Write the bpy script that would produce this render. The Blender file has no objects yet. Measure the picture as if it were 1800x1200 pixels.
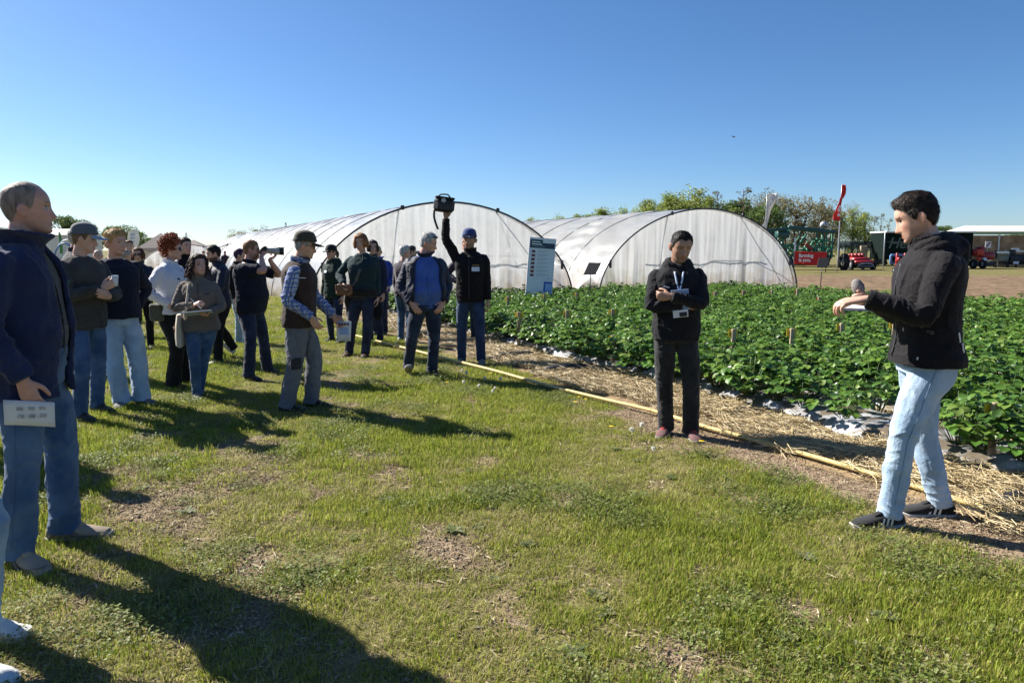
import bpy, bmesh, math, random
import numpy as np
from mathutils import Vector, Matrix
from mathutils.bvhtree import BVHTree

SC = bpy.context.scene
COL = SC.collection
R = math.radians
rng = np.random.default_rng(7)
random.seed(7)

# ------------------------------------------------------------------ camera, sky, sun, exposure
HC, FPX = 1.52, 1250.0
PITCH = math.atan(160 / FPX)
cam = bpy.data.cameras.new('camera')
cam.lens = 25.0; cam.sensor_width = 36; cam.clip_start = .05; cam.clip_end = 9000
cam_o = bpy.data.objects.new('camera', cam); COL.objects.link(cam_o)
cam_o.location = (0, 0, HC); cam_o.rotation_euler = (math.pi / 2 - PITCH, 0, 0)
SC.camera = cam_o

SUN_AZ = math.atan2(-.864, .503)       # clockwise from +Y
SUN_EL = R(37.0)
wd = bpy.data.worlds.new('World'); SC.world = wd; wd.use_nodes = True
nt = wd.node_tree; nt.nodes.clear()
sky = nt.nodes.new('ShaderNodeTexSky'); sky.sky_type = 'NISHITA'; sky.sun_disc = False
sky.sun_elevation = SUN_EL; sky.sun_rotation = SUN_AZ; sky.altitude = 50
sky.air_density = .8; sky.dust_density = .38; sky.ozone_density = 6.0
bg = nt.nodes.new('ShaderNodeBackground'); bg.inputs['Strength'].default_value = .058
wo = nt.nodes.new('ShaderNodeOutputWorld')
hs = nt.nodes.new('ShaderNodeHueSaturation'); hs.inputs['Saturation'].default_value = 1.10
nt.links.new(sky.outputs[0], hs.inputs['Color']); nt.links.new(hs.outputs[0], bg.inputs['Color']); nt.links.new(bg.outputs[0], wo.inputs[0])

sl = bpy.data.lights.new('sun', 'SUN'); sl.energy = 5.0; sl.angle = R(.53); sl.color = (1, .95, .86)
so = bpy.data.objects.new('sun', sl); COL.objects.link(so)
sd = Vector((math.sin(SUN_AZ) * math.cos(SUN_EL), math.cos(SUN_AZ) * math.cos(SUN_EL), math.sin(SUN_EL)))
so.rotation_euler = sd.to_track_quat('Z', 'Y').to_euler(); so.location = sd * 50
so['kind'] = 'helper'

SC.view_settings.view_transform = 'Standard'; SC.view_settings.look = 'None'
SC.view_settings.exposure = 1.28; SC.view_settings.gamma = 1; SC.view_settings.use_curve_mapping = False
SC.render.engine = 'CYCLES'
SC.cycles.use_denoising = True
SC.cycles.max_bounces = 7; SC.cycles.diffuse_bounces = 3; SC.cycles.transparent_max_bounces = 10
SC.cycles.caustics_reflective = False; SC.cycles.caustics_refractive = False

# ------------------------------------------------------------------ projection helpers (photo pixel -> place on the ground)
_c, _s = math.cos(PITCH), math.sin(PITCH)
def gnd(u, v, z=0.0):
    x = (u - 900) / FPX; y = -(v - 600) / FPX
    t = (z - HC) / (y * _c - _s)
    return x * t, (_c + y * _s) * t
def wz(u, v, Y):
    """X and Z of a photo pixel at ground distance Y"""
    x = (u - 900) / FPX; y = -(v - 600) / FPX
    t = Y / (_c + y * _s)
    return x * t, HC + (y * _c - _s) * t

# field frame: a runs along the crop rows, b across them
EA = np.array((-.454, .891)); EB = np.array((.891, .454))
FROT = math.atan2(.454, .891)
def ab(a, b): return EA[0] * a + EB[0] * b, EA[1] * a + EB[1] * b

# ------------------------------------------------------------------ noise
def _h(ix, iy, iz, seed):
    n = (ix.astype(np.int64) * 374761393 + iy.astype(np.int64) * 668265263 + iz.astype(np.int64) * 2147483647 + seed * 1274126177) & 0xffffffff
    n = ((n ^ (n >> 13)) * 1274126177) & 0xffffffff
    return ((n ^ (n >> 16)) & 0xffff) / 65535.0
def vnoise(p, seed=0):
    p = np.asarray(p, float)
    if p.shape[-1] == 2: p = np.concatenate([p, np.zeros(p.shape[:-1] + (1,))], -1)
    i = np.floor(p).astype(np.int64); f = p - i; f = f * f * (3 - 2 * f)
    r = 0
    for dx in (0, 1):
        for dy in (0, 1):
            for dz in (0, 1):
                w = (f[..., 0] if dx else 1 - f[..., 0]) * (f[..., 1] if dy else 1 - f[..., 1]) * (f[..., 2] if dz else 1 - f[..., 2])
                r = r + w * _h(i[..., 0] + dx, i[..., 1] + dy, i[..., 2] + dz, seed)
    return r
def fbm(p, oct=3, seed=0):
    r = 0; a = .5; t = 0
    p = np.asarray(p, float)
    for k in range(oct):
        r = r + a * vnoise(p * 2 ** k, seed + k); t += a; a *= .5
    return r / t
def sstep(a, b, x):
    t = np.clip((x - a) / (b - a), 0, 1); return t * t * (3 - 2 * t)

# ------------------------------------------------------------------ materials
MATS = {}
def pm(name, col, rough=.75, var=.18, scale=12., bump=0., bscale=120., spec=.35, metal=0., attr=None, sheen=0.,
       transl=0., emis=0., stretch=None, sss=0., var2=None, coord='Object', alpha=1., folds=0.):
    """procedural material: noise-varied colour, optional bump, optional vertex colour"""
    if name in MATS: return MATS[name]
    m = bpy.data.materials.new(name); m.use_nodes = True
    n = m.node_tree; N = n.nodes; L = n.links
    b = N['Principled BSDF']; out = N['Material Output']
    tc = N.new('ShaderNodeTexCoord'); co = tc.outputs[coord]
    if stretch:
        mp = N.new('ShaderNodeMapping'); mp.inputs['Scale'].default_value = stretch
        L.new(co, mp.inputs[0]); co = mp.outputs[0]
    nz = N.new('ShaderNodeTexNoise'); nz.inputs['Scale'].default_value = scale; nz.inputs['Detail'].default_value = 5
    L.new(co, nz.inputs['Vector'])
    mr = N.new('ShaderNodeMapRange'); mr.inputs[1].default_value = .3; mr.inputs[2].default_value = .7
    mr.inputs[3].default_value = 1 - var; mr.inputs[4].default_value = 1 + var
    L.new(nz.outputs[0], mr.inputs[0])
    mx = N.new('ShaderNodeMix'); mx.data_type = 'RGBA'; mx.blend_type = 'MULTIPLY'; mx.inputs[0].default_value = 1
    if attr:
        at = N.new('ShaderNodeAttribute'); at.attribute_name = attr
        L.new(at.outputs['Color'], mx.inputs[6])
    else:
        mx.inputs[6].default_value = (*col, 1)
    cb = N.new('ShaderNodeCombineColor')
    for k in range(3): L.new(mr.outputs[0], cb.inputs[k])
    L.new(cb.outputs[0], mx.inputs[7])
    colout = mx.outputs[2]
    if var2:
        m2 = N.new('ShaderNodeMix'); m2.data_type = 'RGBA'
        n2 = N.new('ShaderNodeTexNoise'); n2.inputs['Scale'].default_value = var2[1]; n2.inputs['Detail'].default_value = 6
        L.new(co, n2.inputs['Vector'])
        r2 = N.new('ShaderNodeMapRange'); r2.inputs[1].default_value = var2[2]; r2.inputs[2].default_value = var2[3]
        L.new(n2.outputs[0], r2.inputs[0]); L.new(r2.outputs[0], m2.inputs[0])
        L.new(colout, m2.inputs[6]); m2.inputs[7].default_value = (*var2[0], 1); colout = m2.outputs[2]
    L.new(colout, b.inputs['Base Color'])
    b.inputs['Roughness'].default_value = rough; b.inputs['Metallic'].default_value = metal
    b.inputs['Specular IOR Level'].default_value = spec
    if sheen: b.inputs['Sheen Weight'].default_value = sheen; b.inputs['Sheen Roughness'].default_value = .5
    if sss:
        b.inputs['Subsurface Weight'].default_value = sss; b.inputs['Subsurface Radius'].default_value = (.012, .005, .003)
    if emis:
        L.new(colout, b.inputs['Emission Color']); b.inputs['Emission Strength'].default_value = emis
    if bump:
        bn = N.new('ShaderNodeTexNoise'); bn.inputs['Scale'].default_value = bscale; bn.inputs['Detail'].default_value = 4
        L.new(co, bn.inputs['Vector'])
        bp = N.new('ShaderNodeBump'); bp.inputs['Strength'].default_value = bump; bp.inputs['Distance'].default_value = .01
        L.new(bn.outputs[0], bp.inputs['Height']); L.new(bp.outputs[0], b.inputs['Normal'])
        if folds:
            fn = N.new('ShaderNodeTexNoise'); fn.inputs['Scale'].default_value = 13; fn.inputs['Detail'].default_value = 3; fn.inputs['Distortion'].default_value = 1.4
            L.new(co, fn.inputs['Vector']); ab_ = N.new('ShaderNodeMath'); ab_.operation = 'PINGPONG'; ab_.inputs[1].default_value = .16; L.new(fn.outputs[0], ab_.inputs[0])
            b2 = N.new('ShaderNodeBump'); b2.inputs['Strength'].default_value = folds; b2.inputs['Distance'].default_value = .045
            L.new(ab_.outputs[0], b2.inputs['Height']); L.new(b2.outputs[0], bp.inputs['Normal'])
    sh = b.outputs[0]
    if transl:
        t = N.new('ShaderNodeBsdfTranslucent'); L.new(colout, t.inputs[0])
        ms = N.new('ShaderNodeMixShader'); ms.inputs[0].default_value = transl
        L.new(sh, ms.inputs[1]); L.new(t.outputs[0], ms.inputs[2]); sh = ms.outputs[0]
    if alpha < 1:
        t = N.new('ShaderNodeBsdfTransparent'); ms = N.new('ShaderNodeMixShader'); ms.inputs[0].default_value = alpha
        L.new(t.outputs[0], ms.inputs[1]); L.new(sh, ms.inputs[2]); sh = ms.outputs[0]
    if sh is not b.outputs[0]: L.new(sh, out.inputs[0])
    MATS[name] = m
    return m

# ------------------------------------------------------------------ mesh helpers
def tag(o, label=None, cat=None, group=None, kind=None):
    if label: o['label'] = label
    if cat: o['category'] = cat
    if group: o['group'] = group
    if kind: o['kind'] = kind
    return o
def empty(name, loc=(0, 0, 0), rz=0., label=None, cat=None, group=None, scale=1.):
    o = bpy.data.objects.new(name, None); COL.objects.link(o)
    o.location = loc; o.rotation_euler = (0, 0, rz); o.scale = (scale,) * 3
    o.empty_display_size = .2
    return tag(o, label, cat, group)
def make_mesh(name, V, F, mat=None, smooth=True, cols=None):
    me = bpy.data.meshes.new(name)
    V = np.asarray(V, float)
    if isinstance(F, np.ndarray):
        nf, k = F.shape
        me.vertices.add(len(V)); me.vertices.foreach_set('co', V.ravel().astype(np.float32))
        me.loops.add(nf * k); me.loops.foreach_set('vertex_index', F.ravel().astype(np.int32))
        me.polygons.add(nf); me.polygons.foreach_set('loop_start', np.arange(0, nf * k, k, dtype=np.int32))
        me.update(calc_edges=True)
    else:
        me.from_pydata(V.tolist(), [], F)
    if cols is not None:
        ca = me.color_attributes.new('Col', 'FLOAT_COLOR', 'POINT')
        c = np.ones((len(V), 4), np.float32); c[:, :3] = cols; ca.data.foreach_set('color', c.ravel())
    me.polygons.foreach_set('use_smooth', np.full(len(me.polygons), smooth))
    if mat: me.materials.append(mat)
    me.update()
    return me
def add_obj(name, me, parent=None, loc=None, rz=None):
    o = bpy.data.objects.new(name, me); COL.objects.link(o)
    if parent: o.parent = parent
    if loc is not None: o.location = loc
    if rz is not None: o.rotation_euler = (0, 0, rz)
    return o

def cr_sample(pts, rad, step):
    pts = np.asarray(pts, float); rad = np.asarray(rad, float)
    if rad.ndim == 1: rad = np.stack([rad, rad], 1)
    k = len(pts)
    if k == 2: P = np.array([2 * pts[0] - pts[1], pts[0], pts[1], 2 * pts[1] - pts[0]])
    else: P = np.vstack([2 * pts[0] - pts[1], pts, 2 * pts[-1] - pts[-2]])
    op, orr = [], []
    for i in range(k - 1):
        p0, p1, p2, p3 = P[i:i + 4]
        m = max(1, int(round(np.linalg.norm(p2 - p1) / step)))
        for j in range(m):
            t = j / m
            op.append(.5 * ((2 * p1) + (-p0 + p2) * t + (2 * p0 - 5 * p1 + 4 * p2 - p3) * t * t + (-p0 + 3 * p1 - 3 * p2 + p3) * t ** 3))
            orr.append(rad[i] * (1 - t) + rad[i + 1] * t)
    op.append(pts[-1]); orr.append(rad[-1])
    return np.array(op), np.array(orr)

class MB:
    """collects shapes into one mesh"""
    def __init__(s): s.V = []; s.F = []; s.n = 0; s.C = []
    def add(s, V, F, col=None):
        V = np.asarray(V, float).reshape(-1, 3)
        s.F += [tuple(i + s.n for i in f) for f in F]
        s.V.append(V); s.n += len(V)
        if col is not None: s.C.append(np.tile(np.asarray(col, float), (len(V), 1)) if np.ndim(col) == 1 else np.asarray(col))
        return s
    def rings(s, Rg, caps=True, closed=True, col=None):
        Rg = np.asarray(Rg, float); m, n, _ = Rg.shape
        F = []
        for i in range(m - 1):
            for j in range(n if closed else n - 1):
                k = (j + 1) % n
                F.append((i * n + j, i * n + k, (i + 1) * n + k, (i + 1) * n + j))
        if caps:
            F.append(tuple(range(n - 1, -1, -1))); F.append(tuple((m - 1) * n + j for j in range(n)))
        return s.add(Rg.reshape(-1, 3), F, col)
    def tube(s, pts, rad, n=10, step=.04, ref=None, round_ends=False, col=None):
        p, r = cr_sample(pts, rad, step)
        T = np.gradient(p, axis=0); T /= np.linalg.norm(T, axis=1)[:, None] + 1e-12
        u = np.array(ref, float) if ref is not None else (np.array((1., 0, 0)) if abs(T[0][0]) < .8 else np.array((0, 1., 0)))
        th = np.linspace(0, 2 * math.pi, n, endpoint=False)
        out = []
        for i in range(len(p)):
            u = u - T[i] * u.dot(T[i]); u /= np.linalg.norm(u) + 1e-12
            v = np.cross(T[i], u)
            out.append(p[i] + np.cos(th)[:, None] * u * r[i, 0] + np.sin(th)[:, None] * v * r[i, 1])
        if round_ends:
            a = []
            for (i, sg) in ((0, -1), (-1, 1)):
                c = out[i]; ctr = p[i]; rr = r[i].mean()
                e = [ctr + (c - ctr) * .72 + T[i] * sg * rr * .66, ctr + (c - ctr) * .3 + T[i] * sg * rr * .95]
                a.append(e)
            out = a[0][::-1] + out + a[1]
        return s.rings(out, col=col)
    def box(s, c, d, rot=None, bev=0., col=None):
        """box centred at c with full sizes d; rot a 3x3"""
        hx, hy, hz = d[0] / 2, d[1] / 2, d[2] / 2
        b = min(bev, hx * .9, hy * .9, hz * .9)
        if b <= 0:
            V = np.array([(x, y, z) for z in (-hz, hz) for x, y in ((-hx, -hy), (hx, -hy), (hx, hy), (-hx, hy))])
            F = [(3, 2, 1, 0), (4, 5, 6, 7)] + [(i, (i + 1) % 4, (i + 1) % 4 + 4, i + 4) for i in range(4)]
        else:
            def ring(z, k):
                a, e = hx - k, hy - k; q = b if k == 0 else b
                return [(-a + q, -e, z), (a - q, -e, z), (a, -e + q, z), (a, e - q, z), (a - q, e, z), (-a + q, e, z), (-a, e - q, z), (-a, -e + q, z)]
            V = np.array(ring(-hz, b * .8) + ring(-hz + b, 0) + ring(hz - b, 0) + ring(hz, b * .8))
            F = [tuple(range(7, -1, -1)), tuple(range(24, 32))]
            for i in range(3):
                for j in range(8):
                    k = (j + 1) % 8; F.append((i * 8 + j, i * 8 + k, i * 8 + 8 + k, i * 8 + 8 + j))
        if rot is not None: V = V @ np.asarray(rot, float).T
        return s.add(V + np.asarray(c, float), F, col)
    def bar(s, p, q, w, h=None, col=None):
        """square bar from p to q"""
        p = np.asarray(p, float); q = np.asarray(q, float); d = q - p; L = np.linalg.norm(d); d = d / L
        u = np.cross(d, (0, 0, 1.)); 
        if np.linalg.norm(u) < 1e-3: u = np.array((1., 0, 0))
        u /= np.linalg.norm(u); v = np.cross(u, d)
        return s.box((p + q) / 2, (w, L, h or w), np.stack([u, d, v], 1), bev=w * .12, col=col)
    def disc(s, c, ax, r, t, n=20, col=None):
        """short cylinder"""
        c = np.asarray(c, float); ax = np.asarray(ax, float); ax = ax / np.linalg.norm(ax)
        return s.tube([c - ax * t / 2, c - ax * t * .4, c + ax * t * .4, c + ax * t / 2], [r * .9, r, r, r * .9], n=n, step=9, col=col)
    def arr(s):
        return np.vstack(s.V), s.F
    def mesh(s, name, mat=None, smooth=True):
        V, F = s.arr()
        cols = np.vstack(s.C) if s.C and sum(len(c) for c in s.C) == len(V) else None
        return make_mesh(name, V, F, mat, smooth, cols)
    def build(s, name, mat, parent=None, smooth=True, loc=None, rz=None):
        return add_obj(name, s.mesh(name, mat, smooth), parent, loc, rz)

_TMP = bpy.data.scenes.new('tmp')
def remesh(mb, vox, sm=4):
    """union of all closed shapes as one continuous surface: returns V, F(quads), N"""
    me = mb.mesh('tmp'); o = bpy.data.objects.new('tmp', me); _TMP.collection.objects.link(o)
    r = o.modifiers.new('r', 'REMESH'); r.mode = 'VOXEL'; r.voxel_size = vox
    if sm:
        k = o.modifiers.new('s', 'SMOOTH'); k.factor = .5; k.iterations = sm
    vl = _TMP.view_layers[0]; vl.update(); dg = vl.depsgraph; dg.update()
    e = o.evaluated_get(dg); m2 = e.to_mesh()
    V = np.empty(len(m2.vertices) * 3, np.float32); m2.vertices.foreach_get('co', V)
    N = np.empty(len(m2.vertices) * 3, np.float32); m2.vertex_normals.foreach_get('vector', N)
    F = np.empty(len(m2.loops), np.int32); m2.loops.foreach_get('vertex_index', F)
    V = V.reshape(-1, 3).astype(float); N = N.reshape(-1, 3).astype(float); F = F.reshape(-1, 4)
    e.to_mesh_clear(); bpy.data.objects.remove(o); bpy.data.meshes.remove(me)
    return V, F, N

def gn_scatter(name, P, rotz, scl, idx, protos, tilt=None):
    """one object that repeats small source meshes at many points (uncountable ground cover)"""
    me = bpy.data.meshes.new(name); me.vertices.add(len(P)); me.vertices.foreach_set('co', np.asarray(P, np.float32).ravel())
    rot = np.zeros((len(P), 3), np.float32); rot[:, 2] = rotz
    if tilt is not None: rot[:, :2] = tilt
    me.attributes.new('rot', 'FLOAT_VECTOR', 'POINT').data.foreach_set('vector', rot.ravel())
    me.attributes.new('scl', 'FLOAT', 'POINT').data.foreach_set('value', np.asarray(scl, np.float32))
    me.attributes.new('idx', 'INT', 'POINT').data.foreach_set('value', np.asarray(idx, np.int32))
    cl = bpy.data.collections.new(name + '_sources')
    for k, m in enumerate(protos):
        cl.objects.link(bpy.data.objects.new('%s_source_%02d' % (name, k), m))
    o = add_obj(name, me)
    g = bpy.data.node_groups.new(name, 'GeometryNodeTree')
    g.interface.new_socket('Geometry', in_out='INPUT', socket_type='NodeSocketGeometry')
    g.interface.new_socket('Geometry', in_out='OUTPUT', socket_type='NodeSocketGeometry')
    N = g.nodes; L = g.links
    gi = N.new('NodeGroupInput'); go = N.new('NodeGroupOutput')
    ci = N.new('GeometryNodeCollectionInfo'); ci.inputs['Collection'].default_value = cl
    ci.inputs['Separate Children'].default_value = True; ci.inputs['Reset Children'].default_value = True
    ip = N.new('GeometryNodeInstanceOnPoints'); ip.inputs['Pick Instance'].default_value = True
    def at(nm, ty):
        a = N.new('GeometryNodeInputNamedAttribute'); a.data_type = ty; a.inputs['Name'].default_value = nm
        return a.outputs['Attribute']
    L.new(gi.outputs[0], ip.inputs['Points']); L.new(ci.outputs[0], ip.inputs['Instance'])
    L.new(at('idx', 'INT'), ip.inputs['Instance Index'])
    er = N.new('FunctionNodeEulerToRotation'); L.new(at('rot', 'FLOAT_VECTOR'), er.inputs[0]); L.new(er.outputs[0], ip.inputs['Rotation'])
    L.new(at('scl', 'FLOAT'), ip.inputs['Scale'])
    L.new(ip.outputs[0], go.inputs[0])
    md = o.modifiers.new('scatter', 'NODES'); md.node_group = g
    return o
# ================================================================== THE LAND
ROWS = [5.30 + 1.0 * k for k in range(12)]
def bare_at(X, Y):
    """how bare the turf is (0 lush, 1 soil)"""
    X = np.asarray(X, float); Y = np.asarray(Y, float)
    a = X * EA[0] + Y * EA[1]; b = X * EB[0] + Y * EB[1]
    p = np.stack([a * .55, b * 1.25], -1)
    v = .80 * sstep(.65, .82, fbm(p * 1.6 + 3.3, 4, 11))
    v = np.maximum(v, .75 * sstep(.66, .80, fbm(np.stack([a, b], -1) * 4.5, 3, 5)))
    for (u, w, r) in ((455, 985, .13), (790, 960, .15), (690, 835, .12), (470, 1090, .13), (860, 810, .10), (640, 800, .13), (900, 1090, .09), (380, 830, .10), (1180, 1150, .08), (600, 710, .16), (1000, 880, .08)):
        x0, y0 = gnd(u, w)
        da = (X - x0) * EA[0] + (Y - y0) * EA[1]; db = (X - x0) * EB[0] + (Y - y0) * EB[1]
        d = np.sqrt((da / 2.0) ** 2 + db ** 2) / r + (fbm(np.stack([X, Y], -1) * 7, 3, 3) - .5) * 1.6
        v = np.maximum(v, .95 * (1 - sstep(.35, 1.25, d)))
    e = b + (fbm(np.stack([a, b], -1) * 1.7, 3, 9) - .5) * .75
    edge = np.where(a < 5.5, 3.78, np.where(a < 9, 3.98, 3.85))
    v = np.maximum(v, sstep(-.12, .1, e - edge))
    return np.clip(v, 0, 1)
def gz(X, Y):
    p = np.stack([np.asarray(X, float), np.asarray(Y, float)], -1)
    near = np.exp(-(np.hypot(p[..., 0], p[..., 1]) / 40) ** 2)
    return ((fbm(p * .7, 3, 21) - .5) * .03 + (fbm(p * 5, 2, 31) - .5) * .014) * near

def nonuni(lo, hi, st, far, g=1.35):
    c = list(np.arange(lo, hi + 1e-6, st)); d = st
    x = hi
    while x < far: d *= g; x += d; c.append(x)
    x = lo; d = st
    while x > -far: d *= g; x -= d; c.insert(0, x)
    return np.array(c)
gx = nonuni(-8, 6, .07, 4000); gy = nonuni(.9, 13, .07, 4000)
GX, GY = np.meshgrid(gx, gy)
GZ = gz(GX, GY); BR = bare_at(GX, GY)
far = (np.abs(GX) > 30) | (GY > 40); BR = np.where(far, 0, BR)
m, n = GX.shape
idx = np.arange(m * n).reshape(m, n)
F = np.stack([idx[:-1, :-1], idx[:-1, 1:], idx[1:, 1:], idx[1:, :-1]], -1).reshape(-1, 4)

def ground_material():
    mt = bpy.data.materials.new('turf_ground'); mt.use_nodes = True
    n = mt.node_tree; N = n.nodes; L = n.links; b = N['Principled BSDF']
    at = N.new('ShaderNodeAttribute'); at.attribute_name = 'Col'
    tc = N.new('ShaderNodeTexCoord')
    def noise(s, d=6):
        q = N.new('ShaderNodeTexNoise'); q.inputs['Scale'].default_value = s; q.inputs['Detail'].default_value = d
        L.new(tc.outputs['Object'], q.inputs['Vector']); return q.outputs[0]
    def ramp(src, stops):
        r = N.new('ShaderNodeValToRGB'); e = r.color_ramp.elements
        while len(e) < len(stops): e.new(.5)
        for k, (p, c) in enumerate(stops): e[k].position = p; e[k].color = (*c, 1)
        L.new(src, r.inputs[0]); return r.outputs[0]
    grass = ramp(noise(9), [(.3, (.085, .08, .03)), (.5, (.15, .135, .05)), (.7, (.23, .19, .10))])
    soil = ramp(noise(14), [(.28, (.13, .09, .055)), (.5, (.24, .175, .115)), (.72, (.33, .25, .17))])
    mx = N.new('ShaderNodeMix'); mx.data_type = 'RGBA'
    sp = N.new('ShaderNodeSeparateColor'); L.new(at.outputs['Color'], sp.inputs[0])
    L.new(sp.outputs[0], mx.inputs[0]); L.new(grass, mx.inputs[6]); L.new(soil, mx.inputs[7])
    L.new(mx.outputs[2], b.inputs['Base Color']); b.inputs['Roughness'].default_value = .95
    b.inputs['Specular IOR Level'].default_value = .1
    bp = N.new('ShaderNodeBump'); bp.inputs['Strength'].default_value = .7; bp.inputs['Distance'].default_value = .03
    L.new(noise(45, 8), bp.inputs['Height']); L.new(bp.outputs[0], b.inputs['Normal'])
    return mt
me = make_mesh('ground', np.stack([GX, GY, GZ], -1).reshape(-1, 3), F, ground_material(), True, np.repeat(BR.reshape(-1, 1), 3, 1))
tag(add_obj('ground', me), kind='structure')

# tilled soil beyond the crop
gx = np.arange(4, 75, .22); gy = np.arange(6, 41.4, .22)
GX, GY = np.meshgrid(gx, gy)
A = GX * EA[0] + GY * EA[1]; B = GX * EB[0] + GY * EB[1]
p = np.stack([GX, GY], -1)
Z = .03 + .09 * fbm(p * 2.2, 3, 41) + .10 * np.abs(fbm(p * 4.6, 2, 43) - .5)
edge = 40.6 + fbm(p * .5, 2, 44) * 1.0
keep = (B > 17.6) & ((A < 18.6) | (B > 21.5)) & (GY < edge)
Z = np.where((B < 17.9) | (GY > edge - .5), .012, Z)
m, n = GX.shape; idx = np.arange(m * n).reshape(m, n)
F = np.stack([idx[:-1, :-1], idx[:-1, 1:], idx[1:, 1:], idx[1:, :-1]], -1).reshape(-1, 4)
F = F[keep.reshape(-1)[F].all(1)]
soil_m = pm('tilled_soil', (.145, .098, .060), .95, .35, 5., .8, 22., .1, var2=((.225, .155, .10), 2.2, .45, .7))
tag(add_obj('tilled_field', make_mesh('tilled_field', np.stack([GX, GY, Z], -1).reshape(-1, 3), F, soil_m)), kind='structure')

# bed floor below straw and crop
ga = np.arange(-3, 18.3, .12); gb = np.arange(4.12, 18.0, .12)
A, B = np.meshgrid(ga, gb)
q = np.stack([A, B], -1)
bb = B + np.where(B < 4.3, (fbm(q * 1.5, 3, 51) - .5) * .35, 0)
X = A * EA[0] + bb * EB[0]; Y = A * EA[1] + bb * EB[1]
Z = .012 + .03 * fbm(q * 3, 2, 52) * sstep(3.95, 4.4, B) + np.where(B < 4.16, -.02, 0) + np.maximum(gz(X, Y), 0) * (B < 5)
m, n = A.shape; idx = np.arange(m * n).reshape(m, n)
F = np.stack([idx[:-1, :-1], idx[:-1, 1:], idx[1:, 1:], idx[1:, :-1]], -1).reshape(-1, 4)
strip_m = pm('straw_floor', (.22, .155, .095), .95, .3, 9., .7, 60., .1, var2=((.34, .25, .13), 7., .45, .7))
tag(add_obj('straw_path', make_mesh('straw_path', np.stack([X, Y, Z], -1).reshape(-1, 3), F, strip_m)), kind='structure')

# raised beds under mulch film
film_m = pm('mulch_film', (.40, .41, .45), .4, .2, 6., .35, 40., .5, var2=((.13, .105, .075), 5., .40, .56))
bed_u = np.array([-.40, -.365, -.33, -.26, -.14, 0, .14, .26, .33, .365, .40]); bed_z = np.array([-.03, .03, .075, .12, .145, .15, .145, .12, .075, .03, -.03])
ga = np.arange(.6, 17.6, .14)
for k, rb in enumerate(ROWS):
    A, U = np.meshgrid(ga, bed_u, indexing='ij')
    q = np.stack([A * 2.2, U * 9 + 17 * k], -1)
    X, Y = ab(A, rb + U + (fbm(np.stack([A, A * 0 + k * 9.1], -1) * 1.4, 2, 61) - .5) * .09)
    Z = .02 + bed_z[None, :] + (fbm(q, 3, 62) - .5) * .05
    m, n = A.shape; idx = np.arange(m * n).reshape(m, n)
    F = np.stack([idx[:-1, :-1], idx[:-1, 1:], idx[1:, 1:], idx[1:, :-1]], -1).reshape(-1, 4)
    tag(add_obj('planting_bed', make_mesh('planting_bed', np.stack([X, Y, Z], -1).reshape(-1, 3), F, film_m)), kind='structure')

# ------------------------------------------------------------------ turf
def blade_patch(nb, rad, h0, h1, wid, cols, seed, lean=.5, flat=0.):
    g = np.random.default_rng(seed)
    an = g.uniform(0, 2 * math.pi, nb); r = rad * np.sqrt(g.uniform(0, 1, nb))
    bx, by = r * np.cos(an), r * np.sin(an)
    h = g.uniform(h0, h1, nb) * (.6 + .4 * g.uniform(0, 1, nb)); az = g.uniform(0, 2 * math.pi, nb)
    ln = g.uniform(.1, 1, nb) * lean + flat
    w = wid * g.uniform(.6, 1.3, nb)
    dx, dy = np.cos(az), np.sin(az); px, py = -dy, dx
    V = np.zeros((nb, 5, 3)); 
    for k, (t, ww) in enumerate(((0, 1.), (.55, .85))):
        off = h * ln * t ** 1.7
        for s_, j in ((-1, 2 * k), (1, 2 * k + 1)):
            V[:, j] = np.stack([bx + dx * off + s_ * px * w * ww / 2, by + dy * off + s_ * py * w * ww / 2, h * t * np.sqrt(np.maximum(0.05, 1 - (ln * .7 * t) ** 2)) - .008 * (t == 0)], 1)
    V[:, 4] = np.stack([bx + dx * h * ln, by + dy * h * ln, h * np.sqrt(np.maximum(.04, 1 - np.minimum(ln * .75, .97) ** 2))], 1)
    base = (np.arange(nb) * 5)[:, None]
    T = np.concatenate([base + np.array([0, 1, 3]), base + np.array([0, 3, 2]), base + np.array([2, 3, 4])], 0)
    cols = np.asarray(cols); c = cols[g.integers(0, len(cols), nb)] * g.uniform(.75, 1.25, (nb, 1))
    return V.reshape(-1, 3), T, np.repeat(c, 5, 0)
GR = [(.22, .285, .030), (.275, .33, .040), (.33, .35, .055), (.17, .225, .028), (.37, .35, .09), (.42, .36, .15)]
grass_m = pm('grass_blade', (0, 0, 0), .55, .12, 3., 0, 1, .25, attr='Col', transl=.42)
protos = []
for k in range(4):
    V, T, C = blade_patch(230, .125, .016, .040, .0032, GR + [GR[1], GR[2]], 100 + k, .9)
    protos.append(make_mesh('grass_source', V, T, grass_m, True, C))
for k in range(3):
    V, T, C = blade_patch(190, .115, .024, .062, .0036, GR[:5], 200 + k, .8)
    protos.append(make_mesh('grass_source', V, T, grass_m, True, C))
for k in range(2):   # dry thatch
    V, T, C = blade_patch(130, .13, .03, .065, .0028, [GR[4], GR[5], (.34, .29, .16), GR[2]], 300 + k, .7, .6)
    protos.append(make_mesh('grass_source', V, T, grass_m, True, C))
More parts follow.
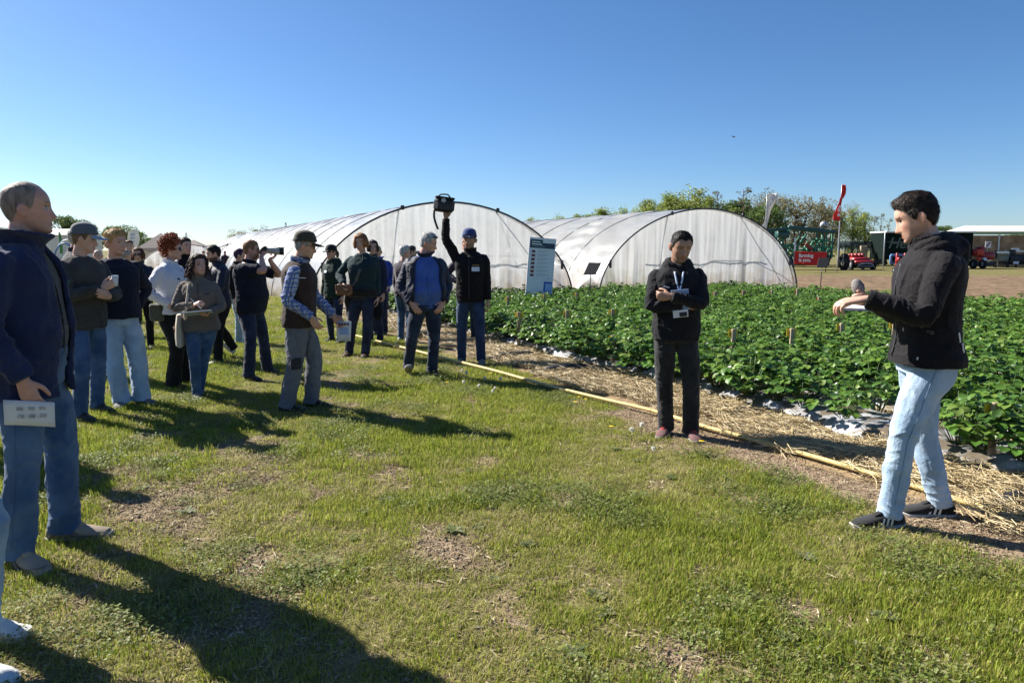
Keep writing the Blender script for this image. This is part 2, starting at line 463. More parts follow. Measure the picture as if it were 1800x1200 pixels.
for k in range(3):   # low broad-leaved cover
    g = np.random.default_rng(400 + k); mb = MB()
    for i in range(120):
        an = g.uniform(0, 6.28); r = .13 * math.sqrt(g.uniform()); L = g.uniform(.009, .019); z = g.uniform(.012, .045)
        c = np.array((r * math.cos(an), r * math.sin(an), z)); d = g.uniform(0, 6.28); u = np.array((math.cos(d), math.sin(d), g.uniform(-.5, .5))); w = np.array((-math.sin(d), math.cos(d), g.uniform(-.3, .3))) * .42
        cc = np.array(((.17, .225, .045), (.21, .25, .06), (.14, .19, .04), (.27, .27, .12))[g.integers(0, 4)]) * g.uniform(.8, 1.2)
        mb.add([c - u * L * .5, c + w * L, c + u * L * .5 + (0, 0, -.003), c - w * L], [(0, 1, 2), (0, 2, 3)], cc)
        mb.add([c - u * L * .5, c - u * L * .5 + (.002, 0, 0), c * (.7, .7, 0)], [(0, 1, 2)], cc)
    protos.append(mb.mesh('grass_source', grass_m, False))
pts = []
def band(y0, y1, sp, sc):
    X0, X1 = -.78 * y1 - .6, .78 * y1 + .6
    xs = np.arange(X0, X1, sp); ys = np.arange(y0, y1, sp)
    X, Y = np.meshgrid(xs, ys); X = X.ravel() + rng.uniform(-.5, .5, X.size) * sp; Y = Y.ravel() + rng.uniform(-.5, .5, Y.size) * sp
    k = np.abs(X) < .76 * Y + .7
    X, Y = X[k], Y[k]
    b = X * EB[0] + Y * EB[1]; a = X * EA[0] + Y * EA[1]
    br = bare_at(X, Y)
    lush = fbm(np.stack([X, Y], -1) * 1.1, 3, 77)
    k = (b < 4.2) & (rng.uniform(0, 1, X.size) > br * 1.02 - .02)
    X, Y, br, lush = X[k], Y[k], br[k], lush[k]
    r = rng.uniform(0, 1, X.size)
    id_ = rng.integers(0, 4, X.size)
    id_ = np.where((lush > .52) & (r < .55), 4 + rng.integers(0, 3, X.size), id_)
    id_ = np.where((lush < .47) & (r < .4) | ((br > .25) & (r < .6)), 7 + rng.integers(0, 2, X.size), id_)
    wv = fbm(np.stack([X, Y], -1) * 2.1, 3, 78)
    id_ = np.where((wv > .60) & (r > .5), 9 + rng.integers(0, 3, X.size), id_)
    s = sc * rng.uniform(.75, 1.2, X.size) * (1 - .3 * br) * (.8 + .5 * lush)
    pts.append((np.stack([X, Y, gz(X, Y) - .002], -1), s, id_))
band(1.7, 4.2, .092, .95); band(4.2, 7.5, .112, 1.0); band(7.5, 13, .14, 1.1); band(13, 26, .26, 1.5)
P = np.vstack([p[0] for p in pts]); S = np.concatenate([p[1] for p in pts]); I = np.concatenate([p[2] for p in pts])
g_o = gn_scatter('grass', P, rng.uniform(0, 6.28, len(P)), S, I, protos, rng.normal(0, .10, (len(P), 2)))
tag(g_o, 'short sunlit meadow grass with dry thatch and bare patches', 'grass', kind='stuff')

# crumbs of soil and dead leaf bits on the bare spots
crumb_m = pm('soil_crumb', (0, 0, 0), .95, .2, 9., attr='Col', spec=.1)
protos = []
for k in range(4):
    g = np.random.default_rng(450 + k); mb = MB()
    for i in range(46):
        c = np.array((g.uniform(-.12, .12), g.uniform(-.12, .12), 0.)); r_ = abs(g.normal(0, .0026)) + .0014; th = np.linspace(0, 6.283, 5, endpoint=False); cc = np.array(((.27, .20, .135), (.35, .265, .185), (.20, .145, .10))[g.integers(0, 3)])
        ring = [c + np.array((r_ * math.cos(t) * g.uniform(.6, 1.4), r_ * math.sin(t) * g.uniform(.6, 1.4), g.uniform(-.2, .4) * r_)) for t in th]
        mb.add(ring + [c + (0, 0, r_ * g.uniform(.6, 1.2))], [(q, (q + 1) % 5, 5) for q in range(5)], cc)
    for i in range(16):
        c = np.array((g.uniform(-.12, .12), g.uniform(-.12, .12), .004)); d = g.uniform(0, 6.28); L = g.uniform(.008, .03); u = np.array((math.cos(d), math.sin(d), g.normal(0, .2))); w = np.array((-math.sin(d), math.cos(d), 0)) * L * .12
        mb.add([c - u * L, c + w, c + u * L, c - w + (0, 0, .002)], [(0, 1, 2), (0, 2, 3)], np.array(((.34, .27, .16), (.22, .16, .10), (.42, .36, .24))[g.integers(0, 3)]))
    protos.append(mb.mesh('crumb_source', crumb_m, False))
Y = rng.uniform(1.8, 9, 5200) ** 1.0; X = rng.uniform(-.76, .76, 5200) * Y; bb_ = X * EB[0] + Y * EB[1]; br = bare_at(X, Y)
k = (br > .22) & (bb_ < 4.4) | (rng.uniform(0, 1, X.size) < .12) & (bb_ < 4.2)
X, Y = X[k], Y[k]
o = gn_scatter('soil_crumbs', np.stack([X, Y, gz(X, Y) + .001], -1), rng.uniform(0, 6.28, len(X)), rng.uniform(.8, 1.5, len(X)), rng.integers(0, 4, len(X)), protos)
tag(o, 'small crumbs of soil and dry leaf bits on the worn turf', 'soil', kind='stuff')

# ------------------------------------------------------------------ straw
hp = [(600, 586), (760, 627), (870, 655), (960, 681), (1060, 704), (1145, 724), (1240, 753), (1340, 780), (1500, 826), (1620, 862), (1700, 887), (1800, 919), (1990, 985)]
pp = []
for i, (u, v) in enumerate(hp):
    x, y = gnd(u, v - 2, .04); pp.append((x, y, .046 + max(0, float(gz(x, y)))))
_hp = np.array([p_[:2] for p_ in pp]); HOSE_A = _hp @ EA; HOSE_B = _hp @ EB; _o = np.argsort(HOSE_A); HOSE_A, HOSE_B = HOSE_A[_o], HOSE_B[_o]
straw_m = pm('straw', (0, 0, 0), .5, .1, 3., 0, 1, .35, attr='Col', transl=.15)
protos = []
for k in range(6):
    g = np.random.default_rng(500 + k); n = 120; V = []; T = []; C = []
    for i in range(n):
        c = np.array((g.uniform(-.15, .15), g.uniform(-.15, .15), abs(g.normal(0, .018)) + .004)); d = g.uniform(0, 6.28); L = g.uniform(.05, .20)
        u = np.array((math.cos(d), math.sin(d), g.normal(0, .16))); w = np.array((-math.sin(d), math.cos(d), 0)) * g.uniform(.0012, .0026)
        t = np.array((0, 0, .0022)); bend = np.array((g.normal(0, .012), g.normal(0, .012), abs(g.normal(0, .008))))
        o = len(V)
        V += [c - u * L / 2 - w, c - u * L / 2 + t, c - u * L / 2 + w, c + bend - w, c + bend + t, c + bend + w, c + u * L / 2 - w, c + u * L / 2 + t, c + u * L / 2 + w]
        for q in (0, 3):
            T += [(o + q, o + q + 1, o + q + 4), (o + q, o + q + 4, o + q + 3), (o + q + 1, o + q + 2, o + q + 5), (o + q + 1, o + q + 5, o + q + 4)]
        cc = np.array(((.50, .39, .20), (.58, .46, .25), (.42, .32, .17), (.64, .54, .33), (.34, .25, .13))[g.integers(0, 5)]) * g.uniform(.8, 1.12)
        C += [cc] * 9
    protos.append(make_mesh('straw_source', np.array(V), np.array(T), straw_m, False, np.array(C)))
pts = []
n = 3600
a = rng.uniform(1.2, 17.2, n); b = 4.12 + rng.beta(1.5, 1.3, n) * 1.12
k = (fbm(np.stack([a, b * 2], -1) * 1.3, 3, 81) + rng.uniform(-.15, .15, n)) > np.where(b < 4.4, .47, np.where(b > 5.08, .46, .31))
a, b = a[k], b[k]
a2 = rng.uniform(1.0, 9, 1500); b2 = np.array(ROWS)[rng.integers(0, 5, 1500)] + .5 + rng.normal(0, .15, 1500)
a = np.concatenate([a, a2]); b = np.concatenate([b, b2])
hb_ = np.interp(a, HOSE_A, HOSE_B); k = np.abs(b - hb_ - .03) > .075
a, b = a[k], b[k]
X, Y = ab(a, b)
Z = .010 + .035 * fbm(np.stack([a * 1.6, b * 2.5], -1), 2, 82)
o = gn_scatter('straw_mulch', np.stack([X, Y, Z], -1), rng.uniform(0, 6.28, len(a)), rng.uniform(.8, 1.3, len(a)), rng.integers(0, 6, len(a)), protos, rng.normal(0, .12, (len(a), 2)))
tag(o, 'loose golden straw spread along the edge of the strawberry bed', 'straw', kind='stuff')

# ------------------------------------------------------------------ yellow hose
hose_m = pm('yellow_hose', (.56, .43, .17), .6, .12, 14., .1, 60., .4, var2=((.42, .33, .17), 9., .55, .72))
tag(MB().tube(pp, [.0175] * len(pp), n=10, step=.12).build('irrigation_hose', hose_m), 'long yellow irrigation hose lying between the turf and the straw', 'hose')

# ------------------------------------------------------------------ black weight bags
bag_m = pm('black_woven_plastic', (.022, .022, .026), .5, .3, 14., .5, 90., .4)
bag_lab = ['small black sandbag on the straw, farthest of the four', 'plump black sandbag on the straw, second farthest', 'flat black sandbag on the straw beside the man in grey trainers', 'black sandbag at the right edge, nearest the camera']
bag_lab[2] = 'flat black sandbag with a tail on the straw, left of the microphone man'
for i, (u, v, L, r, rz) in enumerate(((908, 633, .52, .058, .25), (998, 659, .56, .066, .2), (1308, 738, .46, .052, .05), (1800, 893, .40, .05, .5))):
    x, y = gnd(u, v); mb = MB(); g = np.random.default_rng(60 + i)
    ts = np.linspace(-1, 1, 9)
    mb.tube([(t * L / 2, .02 * math.sin(t * 3 + i), r * .7 + .012) for t in ts], [(r * (1.0 if abs(t) < .8 else .55) * g.uniform(.88, 1.1), r * .72 * (1. if abs(t) < .8 else .5)) for t in ts], n=14, step=.05, ref=(0, 1, 0), round_ends=True)
    mb.tube([(-L / 2, 0, r * .6), (-L * .62, .03, .03), (-L * .85, .01, .022)], [(.02, .012), (.035, .008), (.045, .004)], n=8, ref=(0, 1, 0))
    tag(mb.build('sandbag', bag_m, loc=(x, y, .03), rz=rz), bag_lab[i], 'sandbag', 'sandbags along the straw')

# ------------------------------------------------------------------ strawberry plants
leaf_m = pm('strawberry_leaf', (0, 0, 0), .42, .15, 6., .15, 80., .45, attr='Col', transl=.30)
pet_m = pm('petal', (.85, .85, .80), .5, .05, 9., transl=.3)
def leaflet(mb, base, d, up, L, col):
    d = d / np.linalg.norm(d); sd_ = np.cross(d, up); sd_ /= np.linalg.norm(sd_) + 1e-9; up = np.cross(sd_, d)
    V = []
    for (t, w, z) in ((0, 0, 0), (.25, .30, .05), (.55, .44, .07), (.82, .33, .03), (1, 0, -.08)):
        if w == 0: V.append(base + d * L * t + up * L * z)
        else:
            V += [base + d * L * t - sd_ * w * L + up * L * (z + .10), base + d * L * t + up * L * (z - .02), base + d * L * t + sd_ * w * L + up * L * (z + .10)]
    F = [(0, 2, 1), (0, 3, 2), (1, 2, 5, 4), (2, 3, 6, 5), (4, 5, 8, 7), (5, 6, 9, 8), (7, 8, 10), (8, 9, 10)]
    mb.add(V, F, col)
def plant_mesh(seed, nl=34, H=.34, Rr=.25):
    g = np.random.default_rng(seed); mb = MB(); fl = MB(); cl = MB()
    for i in range(nl):
        an = g.uniform(0, 6.28); r = Rr * math.sqrt(g.uniform(.02, 1)); z = H * (1 - .55 * (r / Rr) ** 2) * g.uniform(.55, 1.05)
        tip = np.array((r * math.cos(an), r * math.sin(an), z)); rt = np.array((.03 * math.cos(an), .03 * math.sin(an), 0))
        col = np.array(((.075, .165, .024), (.098, .20, .028), (.135, .235, .036), (.052, .12, .022), (.18, .27, .05))[g.choice(5, p=(.27, .26, .20, .15, .12))]) * g.uniform(.8, 1.15)
        mid = (tip + rt) / 2 + np.array((0, 0, .03))
        mb.tube([rt, mid, tip], [.003, .0025, .002], n=3, step=1, col=(.10, .16, .05))
        out = np.array((math.cos(an), math.sin(an), 0)); th = g.uniform(-.6, .15)
        d = out * math.cos(th) + np.array((0, 0, math.sin(th))); up = np.array((g.normal(0, .25), g.normal(0, .25), 1.)); L = g.uniform(.052, .082)
        for da in (0, 1.35, -1.35):
            ca, sa = math.cos(da + g.normal(0, .12)), math.sin(da)
            dd = np.array((d[0] * ca - d[1] * sa, d[0] * sa + d[1] * ca, d[2] + g.normal(0, .12)))
            leaflet(mb, tip, dd, up, L * (1 if da == 0 else .9), col * g.uniform(.9, 1.1))
    for i in range(g.integers(0, 4)):
        an = g.uniform(0, 6.28); r = Rr * g.uniform(.5, 1.05); c = np.array((r * math.cos(an), r * math.sin(an), H * g.uniform(.35, .8)))
        nrm = np.array((g.normal(0, .5), g.normal(0, .5), 1)); nrm /= np.linalg.norm(nrm); u = np.cross(nrm, (1, 0, 0)); u /= np.linalg.norm(u); v = np.cross(nrm, u)
        for q in range(5):
            a0 = q * 1.2566; V = [c]
            for da, rr in ((-.5, .011), (0, .016), (.5, .011)): V.append(c + (u * math.cos(a0 + da) + v * math.sin(a0 + da)) * rr + nrm * .003)
            fl.add(V, [(0, 1, 2), (0, 2, 3)])
    return mb.mesh('strawberry_plant', leaf_m, True), fl.mesh('blossom', pet_m, False)
PV = [plant_mesh(900 + k, nl=38 + 3 * (k % 4), H=.30 + .02 * k, Rr=.23 + .012 * k) for k in range(6)]
PV += [plant_mesh(950 + k, nl=24, H=.25, Rr=.22) for k in range(2)]
cand = []
for ri, rb in enumerate(ROWS):
    a = 1.4
    while a < 17.4:
        for s_ in (-1, 1):
            aa = a + rng.uniform(-.06, .06) + (.13 if s_ > 0 else 0); bb_ = rb + s_ * .21 + rng.uniform(-.06, .06)
            small = ri == 0 and 3.0 < aa < 4.6
            if ri == 0 and 3.25 < aa < 3.75: continue
            if small and rng.uniform() < .12: continue
            if abs(aa - 7.15) < .16 and ri > 3 and rng.uniform() < .6: continue
            X, Y = ab(aa, bb_)
            if abs(X) > .80 * Y + 1.0: continue
            cand.append((X, Y, math.hypot(X, Y), rng.integers(6, 8) if small else rng.integers(0, 6), rng.uniform(0, 6.28), rng.uniform(1.0, 1.28), ri))
        a += .27
cand.sort(key=lambda c: c[2])
for i, (X, Y, d, k, rz, s, ri) in enumerate(cand[:290]):
    o = add_obj('strawberry_plant', PV[k][0], None, (X, Y, .15), rz); o.scale = (s, s, s * rng.uniform(.80, 1.08))
    tag(o, 'bushy strawberry plant with glossy green leaves in the near crop rows', 'plant', 'strawberry plants in the near rows')
    add_obj('blossom', PV[k][1], o)
rest = cand[290:]
cp = [ab(a_, b_) for b_ in (5.0, 6.2, 7.4, 8.6, 9.8, 14.0, 15.2, 16.4, 17.6, 18.8, 20.0) for a_ in np.arange(19.6, 27, .34)]
pts = [(c[0], c[1], .15) for c in rest] + [(x, y, .25) for x, y in cp]
srcs = []
for k in range(6):
    V, F_ = [], []
    srcs.append(PV[k][0])
o = gn_scatter('strawberry_crop', pts, rng.uniform(0, 6.28, len(pts)), np.concatenate([[c[5] * .95 for c in rest], np.full(len(cp), 1.25)]), rng.integers(0, 6, len(pts)), srcs, rng.normal(0, .08, (len(pts), 2)))
tag(o, 'dense mass of strawberry foliage in the farther rows and inside the tunnels', 'crop', kind='stuff')

# wooden pegs with a yellow tag at the plot ends
peg_m = pm('weathered_wood', (.36, .28, .19), .8, .25, 25., .3, 60., .2, stretch=(1, 1, .15))
ytag_m = pm('yellow_tag', (.72, .50, .04), .5, .08, 10.); otag_m = pm('orange_tag', (.45, .16, .07), .6, .1, 10.)
pegs = [(1078, 592, 0), (1290, 578, 0), (1393, 577, 0), (1480, 568, 0), (1573, 565, 0), (912, 548, 0), (997, 545, 0), (1077, 543, 0), (957, 517, 0), (1257, 512, 1), (1307, 510, 1), (1357, 510, 1), (1402, 508, 1), (1440, 522, 1), (1750, 707, 0), (893, 521, 0), (1014, 514, 0)]
mo = 'the man with folded arms'
peg_lab = ['wooden peg with yellow tag in the front row, left of ' + mo, 'yellow tagged peg nearest to the right of ' + mo, 'second yellow tagged peg right of ' + mo, 'yellow tagged peg just below the speaker\'s hand', 'yellow tagged peg beside the front of the black jacket', 'leftmost of three yellow tagged pegs left of ' + mo, 'middle of three yellow tagged pegs left of ' + mo, 'yellow tagged peg close behind the elbow of ' + mo, 'yellow tagged peg in front of the information board', 'reddish tagged peg close to the shoulder of ' + mo, 'second reddish tagged peg along the right tunnel front', 'third reddish tagged peg along the right tunnel front', 'reddish tagged peg at the right foot of the right tunnel', 'reddish tagged peg in front of the tilled soil, left of the microphone', 'stout wooden peg with yellow tag at the right edge, nearest the camera', 'yellow tagged peg left of the information board', 'yellow tagged peg in the gap between the two tunnels']
for i, (u, v, far_) in enumerate(pegs):
    x, y = gnd(u, v, .60 if i else .46)
    if i == 14: x, y = gnd(u, v, .50)
    top = .50 if i == 14 else .60 if i else .48
    r = empty('plot_peg', (x, y, 0), rng.uniform(-.3, .3), None, 'peg', 'numbered pegs in the strawberry rows')
    r['label'] = peg_lab[i]
    MB().box((0, 0, top / 2), (.05, .035, top), bev=.006).build('post', peg_m, r, smooth=False)
    MB().box((0, .022, top - .055), (.12 if not far_ else .10, .006, .09), bev=.002).build('tag', otag_m if far_ else ytag_m, r, smooth=False)
# ================================================================== POLYTUNNELS
def film_material(name, transp, colr=(.80, .81, .82), stain=True, streak=False, gloss=.28):
    mt = bpy.data.materials.new(name); mt.use_nodes = True
    n = mt.node_tree; N = n.nodes; L = n.links; out = N['Material Output']; N.remove(N['Principled BSDF'])
    tc = N.new('ShaderNodeTexCoord')
    def noise(sc, d=4, st=None):
        q = N.new('ShaderNodeTexNoise'); q.inputs['Scale'].default_value = sc; q.inputs['Detail'].default_value = d
        if st:
            mp = N.new('ShaderNodeMapping'); mp.inputs['Scale'].default_value = st; L.new(tc.outputs['Object'], mp.inputs[0]); L.new(mp.outputs[0], q.inputs['Vector'])
        else: L.new(tc.outputs['Object'], q.inputs['Vector'])
        return q.outputs[0]
    def rng_(src, a, b, c, d):
        r = N.new('ShaderNodeMapRange'); r.inputs[1].default_value = a; r.inputs[2].default_value = b; r.inputs[3].default_value = c; r.inputs[4].default_value = d
        L.new(src, r.inputs[0]); return r.outputs[0]
    mx = N.new('ShaderNodeMix'); mx.data_type = 'RGBA'; mx.inputs[6].default_value = (*colr, 1); mx.inputs[7].default_value = (.55, .40, .25, 1)
    if stain:   # soil splashed on the lowest part of the film
        sp = N.new('ShaderNodeSeparateXYZ'); L.new(tc.outputs['Object'], sp.inputs[0])
        ad = N.new('ShaderNodeMath'); ad.operation = 'ADD'; L.new(sp.outputs[2], ad.inputs[0]); L.new(rng_(noise(3, 4), .3, .7, -.35, .35), ad.inputs[1])
        L.new(rng_(ad.outputs[0], .15, .95, .62, 0), mx.inputs[0])
    else: mx.inputs[0].default_value = 0
    d = N.new('ShaderNodeBsdfDiffuse'); t = N.new('ShaderNodeBsdfTranslucent'); g = N.new('ShaderNodeBsdfGlossy'); tr = N.new('ShaderNodeBsdfTransparent')
    for x in (d, t): L.new(mx.outputs[2], x.inputs[0])
    g.inputs['Roughness'].default_value = gloss; g.inputs[0].default_value = (.9, .9, .92, 1)
    m1 = N.new('ShaderNodeMixShader'); m1.inputs[0].default_value = .80 if streak else .66; L.new(d.outputs[0], m1.inputs[1]); L.new(t.outputs[0], m1.inputs[2])
    fr = N.new('ShaderNodeFresnel'); fr.inputs[0].default_value = 1.4
    m2 = N.new('ShaderNodeMixShader'); L.new(rng_(fr.outputs[0], 0, 1, .05, .8), m2.inputs[0]); L.new(m1.outputs[0], m2.inputs[1]); L.new(g.outputs[0], m2.inputs[2])
    m3 = N.new('ShaderNodeMixShader'); L.new(m2.outputs[0], m3.inputs[1]); L.new(tr.outputs[0], m3.inputs[2])
    if streak: L.new(rng_(noise(1.0, 5, (7., .3, .35)), .35, .65, transp * .3, transp * 1.4), m3.inputs[0])
    else: m3.inputs[0].default_value = transp
    bp = N.new('ShaderNodeBump'); bp.inputs['Strength'].default_value = .35; bp.inputs['Distance'].default_value = .03
    L.new(noise(1.0, 5, (7, .4, .5) if streak else (5, 1.2, 5)), bp.inputs['Height'])
    for x in (d, t, g): L.new(bp.outputs[0], x.inputs['Normal'])
    L.new(m3.outputs[0], out.inputs[0])
    MATS[name] = mt
    return mt
roof_m = film_material('tunnel_roof_film', .30, (.95, .95, .95))
end_m = film_material('tunnel_end_film', .30, (.96, .97, .98), streak=True, gloss=.35)
pipe_m = pm('galvanised_pipe', (.20, .21, .22), .5, .2, 30., metal=.6)
hoop_m = pm('pale_hoop', (.34, .35, .36), .5, .15, 30.); dark_pipe = pm('dark_pipe', (.06, .065, .07), .5, .2, 30., metal=.3)
EXPN = 1.92
def arch(t, w, h):
    c, s_ = np.cos(t), np.sin(t)
    return -w * np.sign(c) * np.abs(c) ** (2 / EXPN), h * np.abs(s_) ** (2 / EXPN)
def tunnel(name, label, a0, b0, w, h, length, bay, seed, vent=0., ends=True, group=None, hoop_show=True, rot=FROT, loc=None):
    X, Y = loc or ab(a0, b0)
    root = empty(name, (X, Y, 0), rot, label, 'polytunnel', group)
    nt_ = 72; ny = int(length / .16)
    t = np.linspace(0, math.pi, nt_); y = np.linspace(-.12, length, ny)
    Yg, Tg = np.meshgrid(y, t, indexing='ij')
    ph = (Yg / bay) % 1.0
    sag = np.sin(ph * math.pi) ** .8
    q = np.stack([Yg * .55, Tg * 9.0], -1)
    wr = (np.abs(fbm(q + seed, 3, seed) - .5) * 2) ** 1.0
    bayid = np.floor(Yg / bay)
    amp = .35 + 1.1 * _h(bayid, bayid * 0, bayid * 0, seed)
    dr = -.05 * sag + (.5 - wr) * .17 * amp * np.sin(ph * math.pi) ** .5 + (fbm(np.stack([Yg * 3.5, Tg * 16], -1), 2, seed + 4) - .5) * .035
    Xg, Zg = arch(Tg, w + .03 + dr, h + .03 + dr)
    if vent:   # left side rolled up behind the front bay
        lift = vent * sstep(.1, 3.0, Yg) * (Tg < math.pi / 2)
        zmin = lift + (fbm(np.stack([Yg * 1.3, Yg * 0 + seed], -1), 2, 9) - .5) * .12 * (lift > .1)
        tm = np.arcsin(np.clip(zmin / h, 0, 1) ** (EXPN / 2))
        T2 = np.where(Tg < math.pi / 2, tm + Tg * (1 - tm / (math.pi / 2)), Tg)
        Xg, Zg = arch(T2, w + .03 + dr, h + .03 + dr)
        Xg = Xg - .45 * (1 - sstep(.0, 1.1, Zg)) * (Tg < math.pi / 2) * (1 - sstep(.6, 3, Yg)) * sstep(.05, .7, Yg)
    m, n = Xg.shape; idx = np.arange(m * n).reshape(m, n)
    F = np.stack([idx[:-1, :-1], idx[:-1, 1:], idx[1:, 1:], idx[1:, :-1]], -1).reshape(-1, 4)
    add_obj('roof_film', make_mesh('roof_film', np.stack([Xg, Yg, Zg], -1).reshape(-1, 3), F, roof_m), root)
    nb = int(length / bay)
    tt = np.linspace(0, math.pi, 41)
    hx, hz = arch(tt, w, h); me_ = None
    for k in range(nb + 1):
        if k == 0:
            MB().tube([(x, -.13, z) for x, z in zip(*arch(tt, w + .035, h + .035))], [.027] * 41, n=8, step=1).build('end_hoop', dark_pipe, root)
            continue
        if me_ is None:
            me_ = MB().tube([(x, 0, z) for x, z in zip(*arch(tt, w + .045, h + .045))], [.014] * 41, n=6, step=1).mesh('hoop', hoop_m)
        add_obj('hoop', me_, root, (0, k * bay, 0))
    if ends:
        nx, nz = 220, 26
        xs = np.linspace(-w, w, nx); zt = h * (1 - np.abs(xs / w) ** EXPN).clip(0) ** (1 / EXPN)
        U = np.linspace(0, 1, nz)
        Zg = U[None, :] * zt[:, None]; Xg = np.repeat(xs[:, None], nz, 1)
        fold = (fbm(np.stack([Xg * 2.4, Zg * .12], -1), 4, seed + 8) - .5) * .45 + np.abs(fbm(np.stack([Xg * 6.0, Zg * .25], -1), 2, seed + 9) - .5) * .10
        Yg = fold * (1.0 - .85 * U[None, :]) + .02
        Xg = Xg + (fbm(np.stack([Xg * 1.5, Zg], -1), 2, seed + 3) - .5) * .1 * (1 - U[None, :])
        idx = np.arange(nx * nz).reshape(nx, nz)
        F = np.stack([idx[:-1, :-1], idx[1:, :-1], idx[1:, 1:], idx[:-1, 1:]], -1).reshape(-1, 4)
        add_obj('end_film', make_mesh('end_film', np.stack([Xg, Yg, Zg], -1).reshape(-1, 3), F, end_m), root)
        for sgn in (-1, 1):
            MB().tube([(sgn * w * .36, -.02, h * .94), (sgn * w * .66, 1.3, h * .52), (sgn * w * .93, 2.4, .1)], [.02] * 3, n=6, step=.5).build('brace', pipe_m, root)
            MB().box((sgn * w * .36, -.14, h * .945), (.10, .07, .12), bev=.01).build('clamp', dark_pipe, root)
            cx, cz = arch(np.array([R(24)]), w, h)
            MB().box((sgn * -cx[0] * 1.0, -.13, cz[0] - .03), (.07, .07, .26), bev=.01).build('film_clip', dark_pipe, root)
        MB().bar((-w * .62, .35, 1.35), (w * .62, .35, 1.35), .035).build('cross_rail', pipe_m, root)
    return root
T1 = tunnel('polytunnel', 'film covered tunnel in front, its end behind the raised camera bag', 19.0, 7.70, 4.0, 2.83, 40, 2.0, 3, group='polytunnels behind the crop')
T2 = tunnel('polytunnel', 'film covered tunnel on the right with its left side film rolled up', 18.8, 16.95, 4.35, 2.88, 40, 2.0, 17, vent=.75, group='polytunnels behind the crop')
tunnel('polytunnel', 'small distant white tunnel behind the photographer', 0, 0, 3.2, 2.0, 24, 2.4, 29, ends=True, group='polytunnels behind the crop', rot=R(22), loc=(-17.0, 46))
tunnel('polytunnel', 'low white tunnel farthest left, behind the bearded man', 0, 0, 3.2, 1.9, 24, 2.4, 31, ends=True, group='polytunnels behind the crop', rot=R(22), loc=(-24.5, 54))
# rolled film and guy rope by the open side
MB().tube([(-4.5, 3.2, .78), (-4.45, 6, .80), (-4.5, 12, .76), (-4.45, 20, .8)], [.07, .06, .07, .06], n=8, step=.5).build('film_roll', MATS['tunnel_roof_film'], T2)
MB().tube([(-4.6, 2.2, .75), (-5.3, .6, .03)], [.022, .022], n=6, step=2).build('guy_pole', pm('bamboo', (.5, .42, .28), .7), T2)

# ------------------------------------------------------------------ information board
def text_obj(name, txt, size, loc, mat, parent, rot=(math.pi / 2, 0, 0), bold=.0, shear=0., extr=.002, align='LEFT', sx=1.):
    c = bpy.data.curves.new(name, 'FONT'); c.body = txt; c.size = size; c.offset = bold; c.extrude = extr; c.shear = shear; c.align_x = align
    c.materials.append(mat)
    t = bpy.data.objects.new('tmp', c); _TMP.collection.objects.link(t); vl = _TMP.view_layers[0]; vl.update()
    me = bpy.data.meshes.new_from_object(t.evaluated_get(vl.depsgraph)); bpy.data.objects.remove(t)
    o = bpy.data.objects.new(name, me); COL.objects.link(o); o.parent = parent; o.location = loc; o.rotation_euler = rot; o.scale = (sx, 1, 1)
    return o
white_m = pm('white_print', (.78, .79, .80), .5, .04, 8.)
x, y = gnd(944, 551); y_b = y
r = empty('information_board', (x, y, 0), R(14), 'tall pale grey information board with red fruit pictures standing before the tunnel', 'board')
r.rotation_euler = (0, R(4.3), R(6))
mpp = y / FPX
bw, bh = 47 * mpp, 132 * mpp
board_m = pm('board_face', (.78, .72, .80), .45, .05, 5.)
navy_m = pm('board_navy', (.035, .06, .10), .5, .1, 8.); fruit_m = pm('fruit_print', (.20, .05, .07), .5, .35, 40.); grey_m = pm('grey_print', (.42, .45, .52), .5, .1, 8.); blue_m = pm('blue_print', (.05, .10, .42), .5, .1, 8.); lblue_m = pm('light_blue_print', (.33, .45, .75), .5, .05, 8.)
MB().box((0, 0, bh / 2), (bw, .03, bh), bev=.004).build('panel', board_m, r, smooth=False)
def pr(name, u0, v0, u1, v1, m, dy=0.):
    X0 = (u0 - .5) * bw; X1 = (u1 - .5) * bw; Z0 = bh * (1 - v1); Z1 = bh * (1 - v0)
    MB().box(((X0 + X1) / 2, -.0155 - dy - .002, (Z0 + Z1) / 2), (X1 - X0, .004, Z1 - Z0)).build(name, m, r, smooth=False)
pr('title_block', .04, .065, .96, .135, navy_m); pr('title_block', .04, .025, .50, .0649, navy_m)
pr('title_line', .10, .048, .42, .062, white_m, .004); pr('title_line', .10, .078, .48, .092, white_m, .004); pr('title_line', .10, .108, .60, .113, grey_m, .004)
for k in range(7):
    v = .165 + k * .052
    pr('fruit_picture', .12, v, .25, v + .033, fruit_m)
    for q in range(3): pr('text_line', .34, v - .004 + q * .013, .80 - .12 * ((k * 3 + q) % 3), v + .001 + q * .013, grey_m)
pr('folder_picture', .66, .57, .97, .70, blue_m); pr('folder_sheet', .72, .592, .96, .69, lblue_m, .004); pr('round_mark', .80, .52, .84, .53, blue_m)
for sx in (-.35, .35): MB().box((sx * bw, .05, .35), (.04, .06, .8)).build('foot', pipe_m, r, smooth=False)

